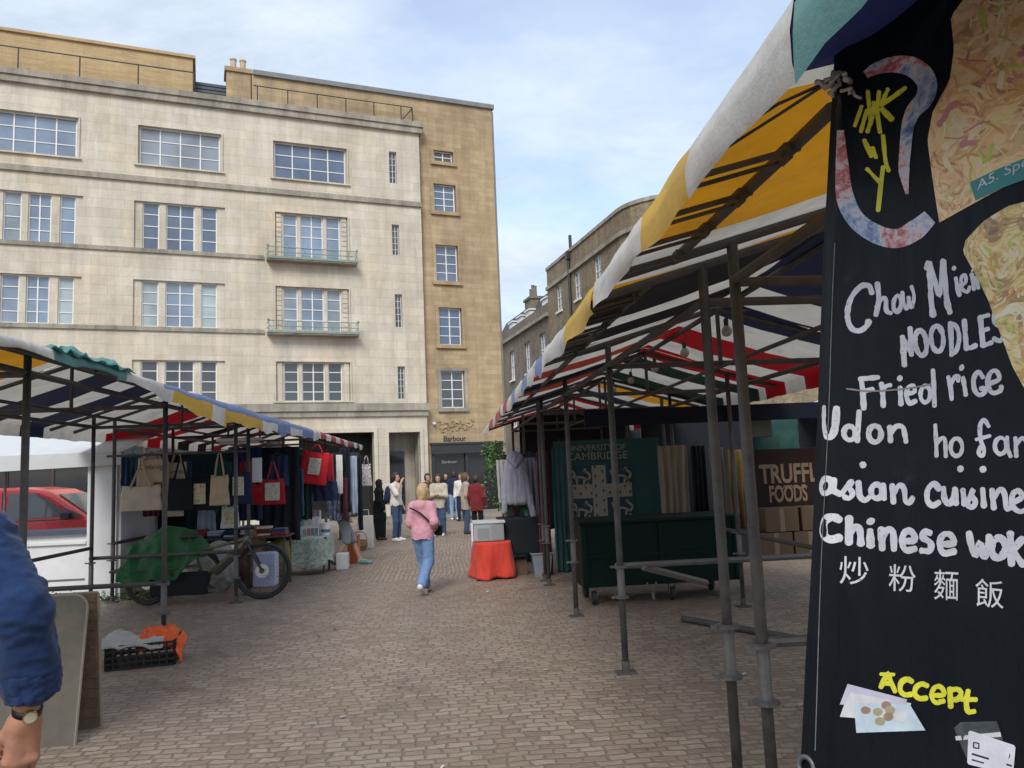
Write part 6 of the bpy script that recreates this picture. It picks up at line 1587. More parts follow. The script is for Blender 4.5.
drape('black_cloth', 'black cloth covering the table right of the clear tub', 'cloth', 1.10, 13.0, 0.36, 0.28, 0.945, 0.36, F_black, 0.012, 5, seed=12)
tag(MB().bbox(0.92, 12.85, 0.0, 1.2, 13.2, 0.26, 0.01).build('storage_box', M_card), 'brown cardboard box on the ground under the black cloth table', 'box')
bn_ = thing('rubbish_bin', 'pale grey square plastic bin beside the black cloth table', 'bin', (1.42, 12.7, 0))
q = MB(); P0 = [(1.30, 12.58), (1.54, 12.58), (1.54, 12.82), (1.30, 12.82)]; P1 = [(1.26, 12.54), (1.58, 12.54), (1.58, 12.86), (1.26, 12.86)]
q.add([(x, y, 0.0) for x, y in P0] + [(x, y, 0.36) for x, y in P1], [(0, 1, 5, 4), (1, 2, 6, 5), (2, 3, 7, 6), (3, 0, 4, 7), (3, 2, 1, 0)]); q.build('bin_body', plain('grey_blue_plastic', (0.25, 0.28, 0.31), 0.5, 0.1), bn_, thick=0.008)
MB().tube([(1.245, 12.525, 0.365), (1.595, 12.525, 0.365), (1.595, 12.875, 0.365), (1.245, 12.875, 0.365)], 0.014, 6, closed=True).build('rim', plain('grey_blue_plastic', (0.25, 0.28, 0.31)), bn_)
# hoodie on a hanger
ho = thing('hung_hoodie', 'grey lavender hoodie hanging at the front of the clothes stall', 'hoodie', (1.07, 12.75, 2.0), None)
pr = [('c', (0.98, 12.76, 1.75), (0.95, 12.76, 1.22), 0.075, 0.075), ('c', (1.06, 12.77, 1.75), (1.06, 12.77, 1.22), 0.085, 0.085), ('c', (1.14, 12.76, 1.75), (1.17, 12.76, 1.22), 0.075, 0.075), ('c', (0.94, 12.76, 1.80), (0.86, 12.74, 1.28), 0.055, 0.045), ('c', (1.18, 12.76, 1.80), (1.28, 12.74, 1.25), 0.055, 0.045), ('c', (1.28, 12.74, 1.25), (1.32, 12.72, 0.98), 0.045, 0.042), ('c', (0.86, 12.74, 1.28), (0.85, 12.73, 1.05), 0.045, 0.04)]
o = sdf_obj('fabric', pr, 0.016, F_lav, None, 0.025, ((0.012, (17, 8, 2.2)), (0.004, (30, 20, 7)))); adopt(o, ho)
o = sdf_obj('hood', [('e', (1.06, 12.78, 1.93), (0.13, 0.09, 0.09)), ('e', (1.06, 12.72, 1.86), (0.10, 0.06, 0.09)), ('c', (0.96, 12.73, 1.92), (1.06, 12.68, 1.80), 0.035, 0.03), ('c', (1.16, 12.73, 1.92), (1.06, 12.68, 1.80), 0.035, 0.03)], 0.013, F_lav, None, 0.02, (0.012, (18, 14, 14))); adopt(o, ho)
q = MB(); q.tube([(0.9, 12.76, 1.93), (1.06, 12.76, 2.03), (1.22, 12.76, 1.93)], 0.007, 6); q.tube([(1.06, 12.76, 2.03), (1.06, 12.76, 2.12)], 0.005, 6); q.build('hanger', M_black, ho)
# trailing vines and pot plants at the end of the right rank
def foliage(n, fn, size, seed):
    random.seed(seed); mb = MB()
    for i in range(n):
        p = Vector(fn()); a, b_ = random.uniform(0, 6.28), random.uniform(-0.6, 0.9); s = size * random.uniform(0.6, 1.4)
        d1 = Vector((math.cos(a) * math.cos(b_), math.sin(a) * math.cos(b_), -abs(math.sin(b_)) * random.choice((1, 1, -.6)))); d2 = d1.cross(Vector((random.gauss(0, 1), random.gauss(0, 1), random.gauss(0, 1)))).normalized() * 0.38
        mb.add([p, p + (d1 * .35 + d2) * s, p + d1 * s * 1.1, p + (d1 * .35 - d2) * s], [(0, 1, 2, 3)], random.choice((0, 0, 1, 1, 2)))
    return mb
LEAF = [plain('leaf_mid', (0.06, 0.16, 0.025), 0.55, 0.4, 20), plain('leaf_light', (0.12, 0.25, 0.05), 0.55, 0.4, 20), plain('leaf_dark', (0.025, 0.075, 0.018), 0.55, 0.4, 20)]
vi = thing('trailing_vine', 'leafy green vine trailing down from the right canopy edge', 'plant', (0.75, 13.9, 2.2))
strands = [(0.60 + 0.05 * i + 0.03 * random.random(), 13.7 + 0.5 * random.random(), 2.25, random.uniform(0.35, 1.2)) for i in range(8)]
def vf():
    x, y, z, l = random.choice(strands); t = random.random(); return (x + random.gauss(0, .02), y + random.gauss(0, .025), z - l * t)
foliage(620, vf, 0.05, 4).build('leaves', LEAF, vi, fix=False)
q = MB()
for x, y, z, l in strands: q.tube([(x, y, z), (x + .02, y, z - l * .5), (x, y, z - l)], 0.004, 4)
q.build('stems', LEAF[2], vi)
plab = ['small potted plant at the left end of the black cloth table', 'potted plant with maroon flowers on the black cloth table', 'bushy potted plant under the hoodie on the table']
for i, (x, y, c_) in enumerate(((0.90, 12.95, (0.35, 0.25, 0.15)), (1.08, 13.05, (0.16, 0.03, 0.04)), (1.24, 12.95, (0.1, 0.2, 0.18)))):
    pl = thing('potted_plant', plab[i], 'plant', (x, y, 0.95), 'pot plants on the black table')
    MB().lathe((x, y, 0.952), [(0.04, 0), (0.06, 0.1), (0.064, 0.1), (0.064, 0.115), (0.05, 0.115)], 14).build('pot', plain('pot_%d' % i, c_, 0.7), pl)
    foliage(160, lambda: (x + random.gauss(0, .06), y + random.gauss(0, .05), 1.08 + random.random() * 0.16), 0.05, 40 + i).build('leaves', LEAF, pl, fix=False)
tag(MB().bbox(0.34, 14.6, 0, 0.78, 15.0, 0.75, 0.02).build('plant_stand', M_wpan), 'pale stand with baskets beyond the red cloth table', 'stand')
# white carrier bag and wicker basket by the woman in black
cb_ = thing('carrier_bag', 'white paper carrier bag set down beside the woman in black', 'bag', (-2.25, 20.3, 0))
c0 = gnd(366, 549); q = MB(); q.bbox(c0.x - 0.2, c0.y, 0, c0.x + 0.17, c0.y + 0.18, 0.78, 0.02); q.build('bag_body', plain('white_paper', (0.66, 0.64, 0.6), 0.7, 0.1), cb_)
q = MB(); q.tube([(c0.x - .1, c0.y + .09, 0.76), (c0.x - .08, c0.y + .09, 0.92), (c0.x + .06, c0.y + .09, 0.92), (c0.x + .08, c0.y + .09, 0.76)], 0.008, 6); q.build('handle', M_wfr, cb_)
bs = thing('wicker_basket', 'brown wicker basket on the ground left of the white carrier bag', 'basket', (c0.x - .2, c0.y - .35, 0))
q = MB(); q.lathe((c0.x - .12, c0.y - .3, 0), [(0.14, 0), (0.2, 0.12), (0.19, 0.24), (0.16, 0.24), (0.15, 0.05)], 16); q.build('basket_body', plain('wicker', (0.26, 0.16, 0.08), 0.8, 0.4, 50, bmp=0.8, bscale=90), bs)
q = MB(); q.tube([(c0.x - .12 + .18 * math.cos(a), c0.y - .3, 0.24 + .2 * math.sin(a)) for a in [math.pi * i / 10 for i in range(11)]], 0.01, 6); q.build('handle', plain('wicker', (0.26, 0.16, 0.08)), bs)

# ---- shelf of folded stock under the hung bags, and souvenir stock beyond
shf = table('low trestle table with folded stock under the row of hanging bags', -3.75, 13.3, 1.05, 0.3, 0.82)
random.seed(55)
stk_cols = [F_cream, F_navy, F_dred, F_white, F_pale, F_maroon, F_grey, F_dkblue]
stk_lab = ['cream', 'navy', 'dark red', 'white', 'pale blue', 'maroon', 'grey', 'dark blue']
order = [3, 0, 2, 4, 1, 6, 5, 7]
for i in range(8):
    x = -4.66 + 0.26 * i; k = order[i]; z = 0.825
    ps = thing('folded_pile', 'pile of folded %s garments on the low table under the bags' % stk_lab[k], 'garments', (x, 13.2, z), 'piles of folded stock on the low table')
    for j in range(random.randint(3, 5)):
        MB().bbox(x - .105 + random.uniform(-.008, .008), 13.06, z, x + .105 + random.uniform(-.008, .008), 13.34, z + .034, .014).build('folded_garment', stk_cols[k] if j % 3 else stk_cols[(k + 3) % 8], ps, smooth=False); z += .036
# scraps of litter and leaves on the setts
random.seed(77); lt_ = MB()
for i in range(60):
    x, y = random.uniform(-2.6, 3.2), random.uniform(3.8, 12.5); s = random.uniform(.008, .028); a = random.uniform(0, 6.28)
    u1 = Vector((math.cos(a), math.sin(a), random.uniform(-.1, .3))) * s; u2 = Vector((-math.sin(a), math.cos(a), random.uniform(-.1, .2))) * s * random.uniform(.4, 1)
    c = Vector((x, y, .012)); lt_.add([c - u1 - u2, c + u1 - u2 * .6, c + u1 * .9 + u2, c - u1 * .7 + u2], [(0, 1, 2, 3)], random.choice((0, 0, 1, 2)))
tag(lt_.build('litter', [plain('dry_leaf', (0.20, 0.13, 0.06), 0.9, 0.4, 30), plain('paper_scrap', (0.55, 0.53, 0.5), 0.8, 0.2), plain('gum_grey', (0.35, 0.33, 0.31), 0.8, 0.2)], fix=False), 'small scraps of paper and dry leaves scattered on the setts', 'litter', kind='stuff')

# ---- more stock hung in the left bag stall
MS_ = 'shirts and bags hung at the back of the bag stall'
for (x0, y0, x1, y1, Y, mt, lb) in ((144, 470, 160, 516, 12.9, F_maroon, 'maroon shirt hung behind the Cambridge canvas bag'), (176, 462, 192, 500, 13.1, F_dkblue, 'dark blue shirt hung behind the plain black tote'), (214, 462, 232, 512, 13.0, F_teal, 'teal shirt hung behind the natural narrow tote'), (240, 462, 256, 498, 13.2, F_dred, 'dark red shirt hung left of the white price card'), (268, 456, 288, 486, 13.3, F_navy, 'navy shirt hung above the dark red tote'), (286, 470, 304, 516, 14.2, F_dkblue, 'dark blue shirt hung left of the bright red tote'), (198, 500, 216, 538, 13.4, F_pale, 'pale blue shirt hung low under the black printed tote'), (320, 455, 334, 500, 14.9, F_dred, 'dark red shirt hung behind the bright red tote')):
    hang('hung_shirt', lb, 'shirt', x0, y0, x1, y1, Y, mt, MS_, 3, 0.03)
tote('small cream tote bag with a printed square at the back, above the tarpaulin', 166, 492, 182, 516, 12.7, F_cream, 478, prt=(0.2, 0.25, 0.8, 0.8, PR_sq))
tote('small white tote bag with a print hanging low, left of the second front post', 222, 506, 238, 528, 12.75, F_white, 492, prt=(0.2, 0.25, 0.8, 0.8, PR_sq2))
tote('small bright red tote bag at the back beside the navy printed tote', 250, 484, 264, 504, 12.9, F_red, 472)
# ---- rack of grey tops behind the hoodie
for (x0, y0, x1, y1, Y, mt, lb) in ((496, 460, 512, 505, 13.3, F_grey, 'light grey top hung left behind the hoodie'), (522, 458, 538, 520, 13.1, F_lav, 'grey lavender top hung right behind the hoodie'), (534, 460, 548, 540, 12.9, F_pale, 'pale grey blue top hung nearest the stall posts')):
    hang('hung_garment', lb, 'garment', x0, y0, x1, y1, Y, mt, 'tops hung on the right clothes stall', 3, 0.035, taper=-0.15)

ec = thing('end_dark_sheet', 'black sheet added to darken the far gable end of the right row of stalls', 'curtain', (2.6, 17.12, 2.7))  # added sheet, hides the bright wall beyond and keeps the interior dark
q = MB(); q.grid(lambda u, v: (1.55 + 2.75 * u, 17.12 + 0.04 * math.sin(u * 40) * v, 2.62 + 0.42 * (1 - abs(2 * (1.55 + 2.75 * u - 2.4) / 3.6)) - 2.6 * v), 60, 14); q.build('fabric', F_black, ec, smooth=True, fix=False, thick=0.004)
# ================================================================== people
def skin(n, c):
    m, nt, b = new_mat(n)
    co = nd(nt, 'ShaderNodeTexCoord').outputs['Object']
    nn = noise_tex(nt, co, 30, 5, 0.6)
    lk(nt, mixc(nt, 1.0, c, ramp(nt, nn.outputs[0], [(0.3, (0.86, 0.80, 0.78)), (0.7, (1.08, 1.05, 1.03))]), 'MULTIPLY'), b.inputs['Base Color'])
    b.inputs['Roughness'].default_value = 0.5; b.inputs['Subsurface Weight'].default_value = 0.06; b.inputs['Subsurface Radius'].default_value = (0.02, 0.008, 0.005)
    n2 = noise_tex(nt, co, 140, 4, 0.6); bump(nt, b, n2.outputs[0], 0.2, 0.004)
    return m
SK = skin('skin_fair', (0.52, 0.30, 0.21)); SK2 = skin('skin_tan', (0.40, 0.23, 0.15)); SKM = skin('skin_hand', (0.47, 0.245, 0.165))
M_eye = plain('dark_eye', (0.02, 0.015, 0.012), 0.3, 0, bmp=0)
J0 = dict(pel=(0, 0, .95), chest=(0, .0, 1.27), neck=(0, -.005, 1.45), head=(0, .02, 1.63),
          shL=(-.175, 0, 1.40), elL=(-.225, -.03, 1.12), wrL=(-.23, .08, .89), shR=(.175, 0, 1.40), elR=(.225, -.03, 1.12), wrR=(.23, .08, .89),
          hipL=(-.09, 0, .92), knL=(-.10, .03, .50), anL=(-.10, -.01, .085), hipR=(.09, 0, .92), knR=(.10, .03, .50), anR=(.10, -.01, .085))
def person(label, loc, facing, height, pose=None, top=None, trousers=None, shoes=None, hair=None, skinm=None, hair_long=0.0, top_len=0.0, top_infl=0.022, flare=0.0, res=0.016, hood=False, group=None, scarf=None, skirt=None, sleeves=True, toeL=None, toeR=None, bareleg=False, wr=0.006, shortsmat=None):
    s = height / 1.75
    J = {k: np.array(v, float) for k, v in J0.items()}
    for k, v in (pose or {}).items(): J[k] = np.array(v, float)
    J = {k: v * s for k, v in J.items()}
    root = thing('person', label, 'person', loc, group, rz=facing)
    sm = skinm or SK
    def c(a, b, ra, rb, k=None):
        t = ('c', J[a] if isinstance(a, str) else a, J[b] if isinstance(b, str) else b, ra * s, rb * s)
        return t + ((k * s,) if k else ())
    up = np.array([0, 0, 1.0])
    hd = J['head']
    body = [('e', hd + np.array([0, -.01, .02]) * s, (.074 * s, .092 * s, .095 * s)), ('e', hd + np.array([0, .02, -.05]) * s, (.055 * s, .068 * s, .068 * s)),
            ('e', hd + np.array([0, .098, -.022]) * s, (.013 * s, .02 * s, .022 * s), None, .012), ('e', hd + np.array([0, .086, -.068]) * s, (.024 * s, .012 * s, .009 * s), None, .008),
            ('e', hd + np.array([-.076, -.005, -.01]) * s, (.012 * s, .022 * s, .03 * s), None, .01), ('e', hd + np.array([.076, -.005, -.01]) * s, (.012 * s, .022 * s, .03 * s), None, .01),
            c('neck', hd - np.array([0, .015, .03]) * s, .055, .052), ('e', J['chest'] + np.array([0, 0, .03]) * s, (.15 * s, .095 * s, .19 * s)), ('e', (J['pel'] + J['chest']) / 2, (.125 * s, .085 * s, .16 * s)), ('e', J['pel'], (.15 * s, .10 * s, .11 * s))]
    fwd = np.array([0, 1.0, 0])
    for S, sx in (('L', -1), ('R', 1)):
        body += [c('neck', 'sh' + S, .05, .055), c('sh' + S, 'el' + S, .050, .040), c('el' + S, 'wr' + S, .040, .027), c('hip' + S, 'kn' + S, .082, .055), c('kn' + S, 'an' + S, .054, .036)]
        w_ = J['wr' + S]; d = w_ - J['el' + S]; d = d / np.linalg.norm(d)
        side = np.cross(d, np.array([sx * 1.0, 0, 0])); side = side / (np.linalg.norm(side) + 1e-6)
        pm = w_ + d * .05 * s
        body += [('c', w_, w_ + d * .075 * s, .026 * s, .03 * s)]
        for i, (o, l) in enumerate(((-.028, .075), (-.01, .085), (.01, .08), (.027, .062))):
            b0_ = w_ + d * .08 * s + side * o * s
            body.append(('c', b0_, b0_ + (d * .8 + np.array([-sx * .25, 0, 0])) * l * s, .010 * s, .008 * s, .006))
        body.append(('c', w_ + d * .03 * s - side * .03 * s, w_ + d * .075 * s - side * .05 * s + np.array([-sx * .01, 0, 0]), .012 * s, .009 * s, .01))
        a_ = J['an' + S]; toe = toeL if S == 'L' else toeR
        toe = np.array(toe, float) * s if toe is not None else a_ + np.array([sx * .02, .17, -.055]) * s
        body.append(('c', a_ - np.array([0, .01, .03]) * s, toe, .036 * s, .026 * s))
        if shoes:
            heel = a_ + (a_ - J['kn' + S]) / np.linalg.norm(a_ - J['kn' + S]) * .045 * s
            sdv = (toe - heel)
            pr_ = [('c', heel - sdv * .12, toe, .043 * s, .036 * s), ('c', heel + up * .03 * s, heel + sdv * .45 + up * .018 * s, .045 * s, .038 * s)]
            so = sdf_obj('shoe', pr_, .011, shoes, root, .02)
    sdf_obj('body', body, res, sm, root, .03 * s)
    e = MB()
    for sx in (-1, 1): e.lathe((hd[0] + sx * .030 * s, hd[1] + .084 * s, hd[2] + .008 * s), [(0, -.010 * s), (.010 * s, -.006 * s), (.012 * s, 0), (.010 * s, .006 * s), (0, .010 * s)], 8)
    e.build('eyes', M_eye, root, smooth=True, local=True)
    if top:
        f = top_infl
        pr = [('e', J['chest'] + np.array([0, 0, .02]) * s, ((.162 + f) * s, (.105 + f) * s, .20 * s)), ('e', (J['pel'] + J['chest']) / 2 + np.array([0, 0, .0]), ((.145 + f) * s, (.10 + f) * s, .19 * s)), ('e', J['pel'] + np.array([0, 0, .02 - top_len * .3]) * s, ((.155 + f) * s, (.112 + f) * s, (.17 + top_len) * s)), ('c', J['pel'] + np.array([-.05, 0, .05]) * s, J['pel'] + np.array([-.06, 0, -.10 - top_len]) * s, (.105 + f) * s, (.105 + f) * s), ('c', J['pel'] + np.array([.05, 0, .05]) * s, J['pel'] + np.array([.06, 0, -.10 - top_len]) * s, (.105 + f) * s, (.105 + f) * s)]
        for S in 'LR':
            pr += [c('neck', 'sh' + S, .045 + f, .055 + f), c('sh' + S, 'el' + S, .054 + f, .046 + f)]
            if sleeves: pr.append(c('el' + S, 'wr' + S, .045 + f, .034 + f * .8))
        if hood: pr += [('e', J['neck'] + np.array([0, -.085, -.03]) * s, (.105 * s, .06 * s, .085 * s)), ('e', J['neck'] + np.array([0, -.03, .0]) * s, (.095 * s, .085 * s, .045 * s))]
        hz_ = J['pel'][2] - (.05 + top_len) * s; wz_ = min(J['wrL'][2], J['wrR'][2])
        sdf_obj('top', pr, res, top, root, .035 * s, (wr, (13, 13, 9)), cut=lambda q: q.z > hz_ + .012 * math.sin(q.x * 30) or abs(q.x) > .21 * s)
    if trousers:
        pr = [('e', J['pel'], (.165 * s, .118 * s, .12 * s))]
        for S in 'LR':
            pr += [c('hip' + S, 'kn' + S, .098 + flare * .2, .070 + flare * .6, .03)]
            if shortsmat is None: pr += [c('kn' + S, (J['an' + S] * .93 + J['kn' + S] * .07), .070 + flare * .6, .056 + flare, .03)]
        sdf_obj('trousers', pr, res, trousers, root, .04 * s, (wr, (8, 8, 6)))
    if skirt:
        pr = [('c', J['pel'] + up * .1 * s, J['pel'] - up * .3 * s, .17 * s, .19 * s), ('c', J['pel'] - up * .3 * s, np.array([0, 0.02, .12]) * s, .18 * s, .15 * s)]
        sdf_obj('skirt', pr, res, skirt, root, .05 * s, (wr * 1.3, (12, 12, 1.5)))
    if hair:
        pr = [('e', hd + np.array([0, -.022, .028]) * s, (.092 * s, .102 * s, .108 * s)), ('e', hd + np.array([0, -.05, -.02]) * s, (.085 * s, .075 * s, .09 * s))]
        if hair_long > 0:
            pr += [('c', hd + np.array([0, -.055, 0]) * s, hd + np.array([0, -.075, -.05 - hair_long]) * s, .075 * s, .06 * s), ('c', hd + np.array([-.07, -.02, 0]) * s, hd + np.array([-.08, -.02, -hair_long]) * s, .04 * s, .03 * s), ('c', hd + np.array([.07, -.02, 0]) * s, hd + np.array([.08, -.02, -hair_long]) * s, .04 * s, .03 * s)]
        hz, hy = hd[2], hd[1]
        sdf_obj('hair', pr, .013, hair, root,   .03, (.011, (26, 26, 9)), cut=lambda q: not (q.y > hy + .035 * s and q.z < hz + .062 * s))
    if scarf:
        pr = [('e', hd + np.array([0, -.015, .02]) * s, (.095 * s, .105 * s, .115 * s)), ('c', hd + np.array([0, -.02, -.06]) * s, J['neck'] - up * .03 * s, .085 * s, .12 * s), ('e', J['neck'] - up * .06 * s, (.19 * s, .14 * s, .09 * s))]
        hz, hy = hd[2], hd[1]
        sdf_obj('headscarf', pr, .014, scarf, root, .04, (.006, (12, 12, 8)), cut=lambda q: not (q.y > hy + .06 * s and hz - .06 * s < q.z < hz + .06 * s))
    return root
C_pink = cloth('pink_fleece', (0.60, 0.30, 0.36)); C_jean = cloth('mid_blue_denim', (0.16, 0.26, 0.46)); C_jean2 = cloth('dark_blue_denim', (0.05, 0.085, 0.16)); C_wht = cloth('white_tee', (0.66, 0.62, 0.56)); C_crm = cloth('cream_jacket_cloth', (0.50, 0.45, 0.36)); C_blk = cloth('black_clothing', (0.016, 0.017, 0.02))
C_nvy = cloth('navy_jacket_cloth', (0.025, 0.035, 0.075)); C_bei = cloth('beige_coat_cloth', (0.40, 0.34, 0.27)); C_mar = cloth('maroon_coat_cloth', (0.17, 0.02, 0.025)); C_gry = cloth('grey_shorts_cloth', (0.22, 0.25, 0.27)); C_sky = cloth('pale_denim', (0.25, 0.36, 0.52)); C_brn = cloth('brown_top_cloth', (0.08, 0.05, 0.035))
HB = plain('blonde_hair', (0.46, 0.33, 0.17), 0.5, 0.35, 30, bmp=0.5, bscale=90); HD = plain('dark_hair', (0.025, 0.018, 0.014), 0.45, 0.3, 30, bmp=0.5, bscale=90); HBR = plain('brown_hair', (0.10, 0.06, 0.035), 0.5, 0.3, 30, bmp=0.5, bscale=90)
SH_W = plain('white_trainers', (0.66, 0.65, 0.62), 0.5, 0.1); SH_B = plain('black_shoes', (0.02, 0.02, 0.02), 0.5, 0.1); SH_T = plain('teal_trainers', (0.16, 0.28, 0.28), 0.5, 0.2)
# the woman in pink, walking away
pk = (-0.44, 11.45, 0)
person('woman in a pink hooded sweatshirt and blue jeans walking away down the lane', pk, R_(-22), 1.56,
       dict(knL=(-.085, .16, .53), anL=(-.06, .20, .085), knR=(.08, .03, .52), anR=(.06, -.24, .17), hipL=(-.09, 0, .92), elR=(.235, -.07, 1.15), wrR=(.15, .15, 1.0), elL=(-.215, -.03, 1.14), wrL=(-.16, .17, 1.0), head=(.02, .03, 1.64), shL=(-.16, 0, 1.40), shR=(.16, 0, 1.40)),
       C_pink, C_jean, SH_W, HB, hair_long=.10, top_len=.03, top_infl=.022, flare=.022, hood=True, wr=.007, res=.014, toeL=(-.07, .37, .035), toeR=(.07, -.11, .035))
q = MB(); s_ = Vector(pk); q.tube([s_ + Vector((-.17, -.10, 1.24)), s_ + Vector((-.02, -.165, 1.16)), s_ + Vector((.14, -.165, 1.0)), s_ + Vector((.2, -.06, .92))], .012, 6)
bg_ = thing('shoulder_bag', 'small black bag on a strap worn by the woman in pink', 'bag', s_ + Vector((.2, 0, .9))); q.build('strap', C_blk, bg_, smooth=True); MB().bbox(s_.x + .17, s_.y - .02, .82, s_.x + .29, s_.y + .15, .96, .03).build('bag_body', C_blk, bg_)
# by-standers towards the shop
g_ = None
b = gnd(380, 540); person('woman in a black headscarf and long black skirt at the end of the left stalls', b, R_(-75), 1.62, dict(wrL=(-.1, .22, 1.06), elL=(-.24, .02, 1.12)), C_blk, None, SH_B, None, skirt=C_blk, scarf=C_blk, res=.02)
b = gnd(397, 541); person('person in a white tee and jeans with a dark backpack, hand raised to the mouth', b, R_(-115), 1.78, dict(wrR=(.06, .20, 1.50), elR=(.22, .14, 1.2)), C_wht, C_jean2, SH_W, HD, sleeves=False, res=.018)
bp = thing('backpack', 'dark backpack worn by the person in the white tee', 'backpack', b + Vector((-.16, .06, 1.2)))
o = sdf_obj('pack', [('e', (b.x - .19, b.y + .06, 1.22), (.11, .15, .22)), ('e', (b.x - .22, b.y + .06, 1.12), (.10, .13, .12))], .018, C_nvy, None, .03, (.01, (9, 9, 9))); adopt(o, bp)
b = gnd(429, 531); person('person with dark hair in a brown top standing behind the woman in the cream jacket', b, R_(200), 1.72, None, C_brn, C_jean2, SH_B, HD, res=.02)
b = gnd(440, 536); person('woman in a cream jacket and dark jeans looking at her hands', b, R_(170), 1.70, dict(wrL=(-.06, .22, 1.16), elL=(-.22, .06, 1.12), wrR=(.06, .22, 1.16), elR=(.22, .06, 1.12), head=(0, .05, 1.62)), C_crm, C_jean2, SH_W, HD, hair_long=.1, top_len=.12, flare=.03, res=.018)
b = gnd(455, 520); person('person in a navy jacket and pale jeans near the shop door, facing away', b, R_(10), 1.76, None, C_nvy, C_sky, SH_W, HD, res=.022)
b = gnd(467, 534); person('woman in a long beige coat and dark trousers near the red cloth table', b, R_(-80), 1.70, dict(elL=(-.2, -.1, 1.12)), C_bei, C_jean2, SH_B, HBR, hair_long=.08, top_len=.2, res=.02)
b = gnd(478, 535); person('person in a dark maroon coat beside the woman in beige', b, R_(-20), 1.62, None, C_mar, C_blk, SH_B, HD, top_len=.2, res=.02)
b = gnd(447, 517); person('person in dark clothes in the shop doorway, farthest away', b, R_(180), 1.72, None, C_blk, C_jean2, SH_B, HD, res=.022)
b = gnd(462, 521); person('person in a white shirt just right of the navy jacket', b, R_(160), 1.68, None, C_wht, C_nvy, SH_B, HBR, res=.022)
# stooping shopper in shorts: body hidden among the hanging scarves
b = gnd(349, 566)
person('person in grey shorts and teal trainers stepping out from between the hanging scarves', b, R_(-70), 1.72,
       dict(pel=(0, -.1, .93), hipL=(-.09, -.1, .9), hipR=(.09, -.1, .9), knL=(-.08, .10, .50), anL=(-.08, .24, .10), knR=(.10, -.06, .50), anR=(.10, -.30, .14), chest=(0, -.10, 1.25), neck=(0, -.12, 1.43), head=(0, -.08, 1.60), shL=(-.17, -.1, 1.38), shR=(.17, -.1, 1.38), elL=(-.2, -.2, 1.1), wrL=(-.18, -.05, .95), elR=(.2, -.2, 1.1), wrR=(.18, -.05, .95)),
       cloth('grey_green_shirt', (0.12, 0.14, 0.15)), C_gry, SH_T, HBR, shortsmat=True, flare=.03, res=.017, toeL=(-.06, .46, .03), toeR=(.12, -.14, .03))
# ---- the man in the blue shirt at the left edge
def wpt(px, py, Y=2.2, dx=0): p = atY(px, py, Y); return np.array([p.x + dx, p.y, p.z])
mroot = thing('person', 'man in a blue shirt with rolled sleeves and a wristwatch at the left edge', 'person', (-1.47, 2.2, 0))
SHR = wpt(-22, 540); ELB = wpt(20, 610, 2.14); CUF = wpt(32, 688, 2.2); WRI = wpt(27, 712, 2.215); KNU = wpt(20, 762, 2.24)
cxm = -1.50
def arr(*a): return np.array(a, float)
SHL = arr(2 * cxm - SHR[0], 2.2, SHR[2]); ELL = arr(SHL[0] - .05, 2.2, 1.30); WRL = arr(SHL[0] - .05, 2.32, 1.03)
body = [('e', arr(cxm, 2.22, 1.86), (.077, .097, .105)), ('e', arr(cxm, 2.25, 1.80), (.058, .07, .07)), ('e', arr(cxm, 2.335, 1.83), (.014, .02, .024), None, .012), ('e', arr(cxm - .08, 2.21, 1.84), (.012, .022, .03), None, .01), ('e', arr(cxm + .08, 2.21, 1.84), (.012, .022, .03), None, .01),
        ('c', arr(cxm, 2.19, 1.66), arr(cxm, 2.2, 1.78), .06, .058), ('e', arr(cxm, 2.2, 1.45), (.17, .11, .22)), ('e', arr(cxm, 2.2, 1.2), (.15, .10, .18)), ('e', arr(cxm, 2.2, 1.03), (.16, .11, .12)),
        ('c', SHR, ELB, .05, .042), ('c', ELB, WRI, .043, .0285), ('c', SHL, ELL, .05, .042), ('c', ELL, WRL, .043, .029), ('c', arr(cxm, 2.19, 1.62), SHR, .055, .055), ('c', arr(cxm, 2.19, 1.62), SHL, .055, .055)]
for sx in (-1, 1): body += [('c', arr(cxm + sx * .09, 2.2, 1.0), arr(cxm + sx * .1, 2.22, .53), .085, .056), ('c', arr(cxm + sx * .1, 2.22, .53), arr(cxm + sx * .1, 2.19, .09), .054, .037), ('c', arr(cxm + sx * .1, 2.17, .05), arr(cxm + sx * .12, 2.38, .035), .037, .028)]
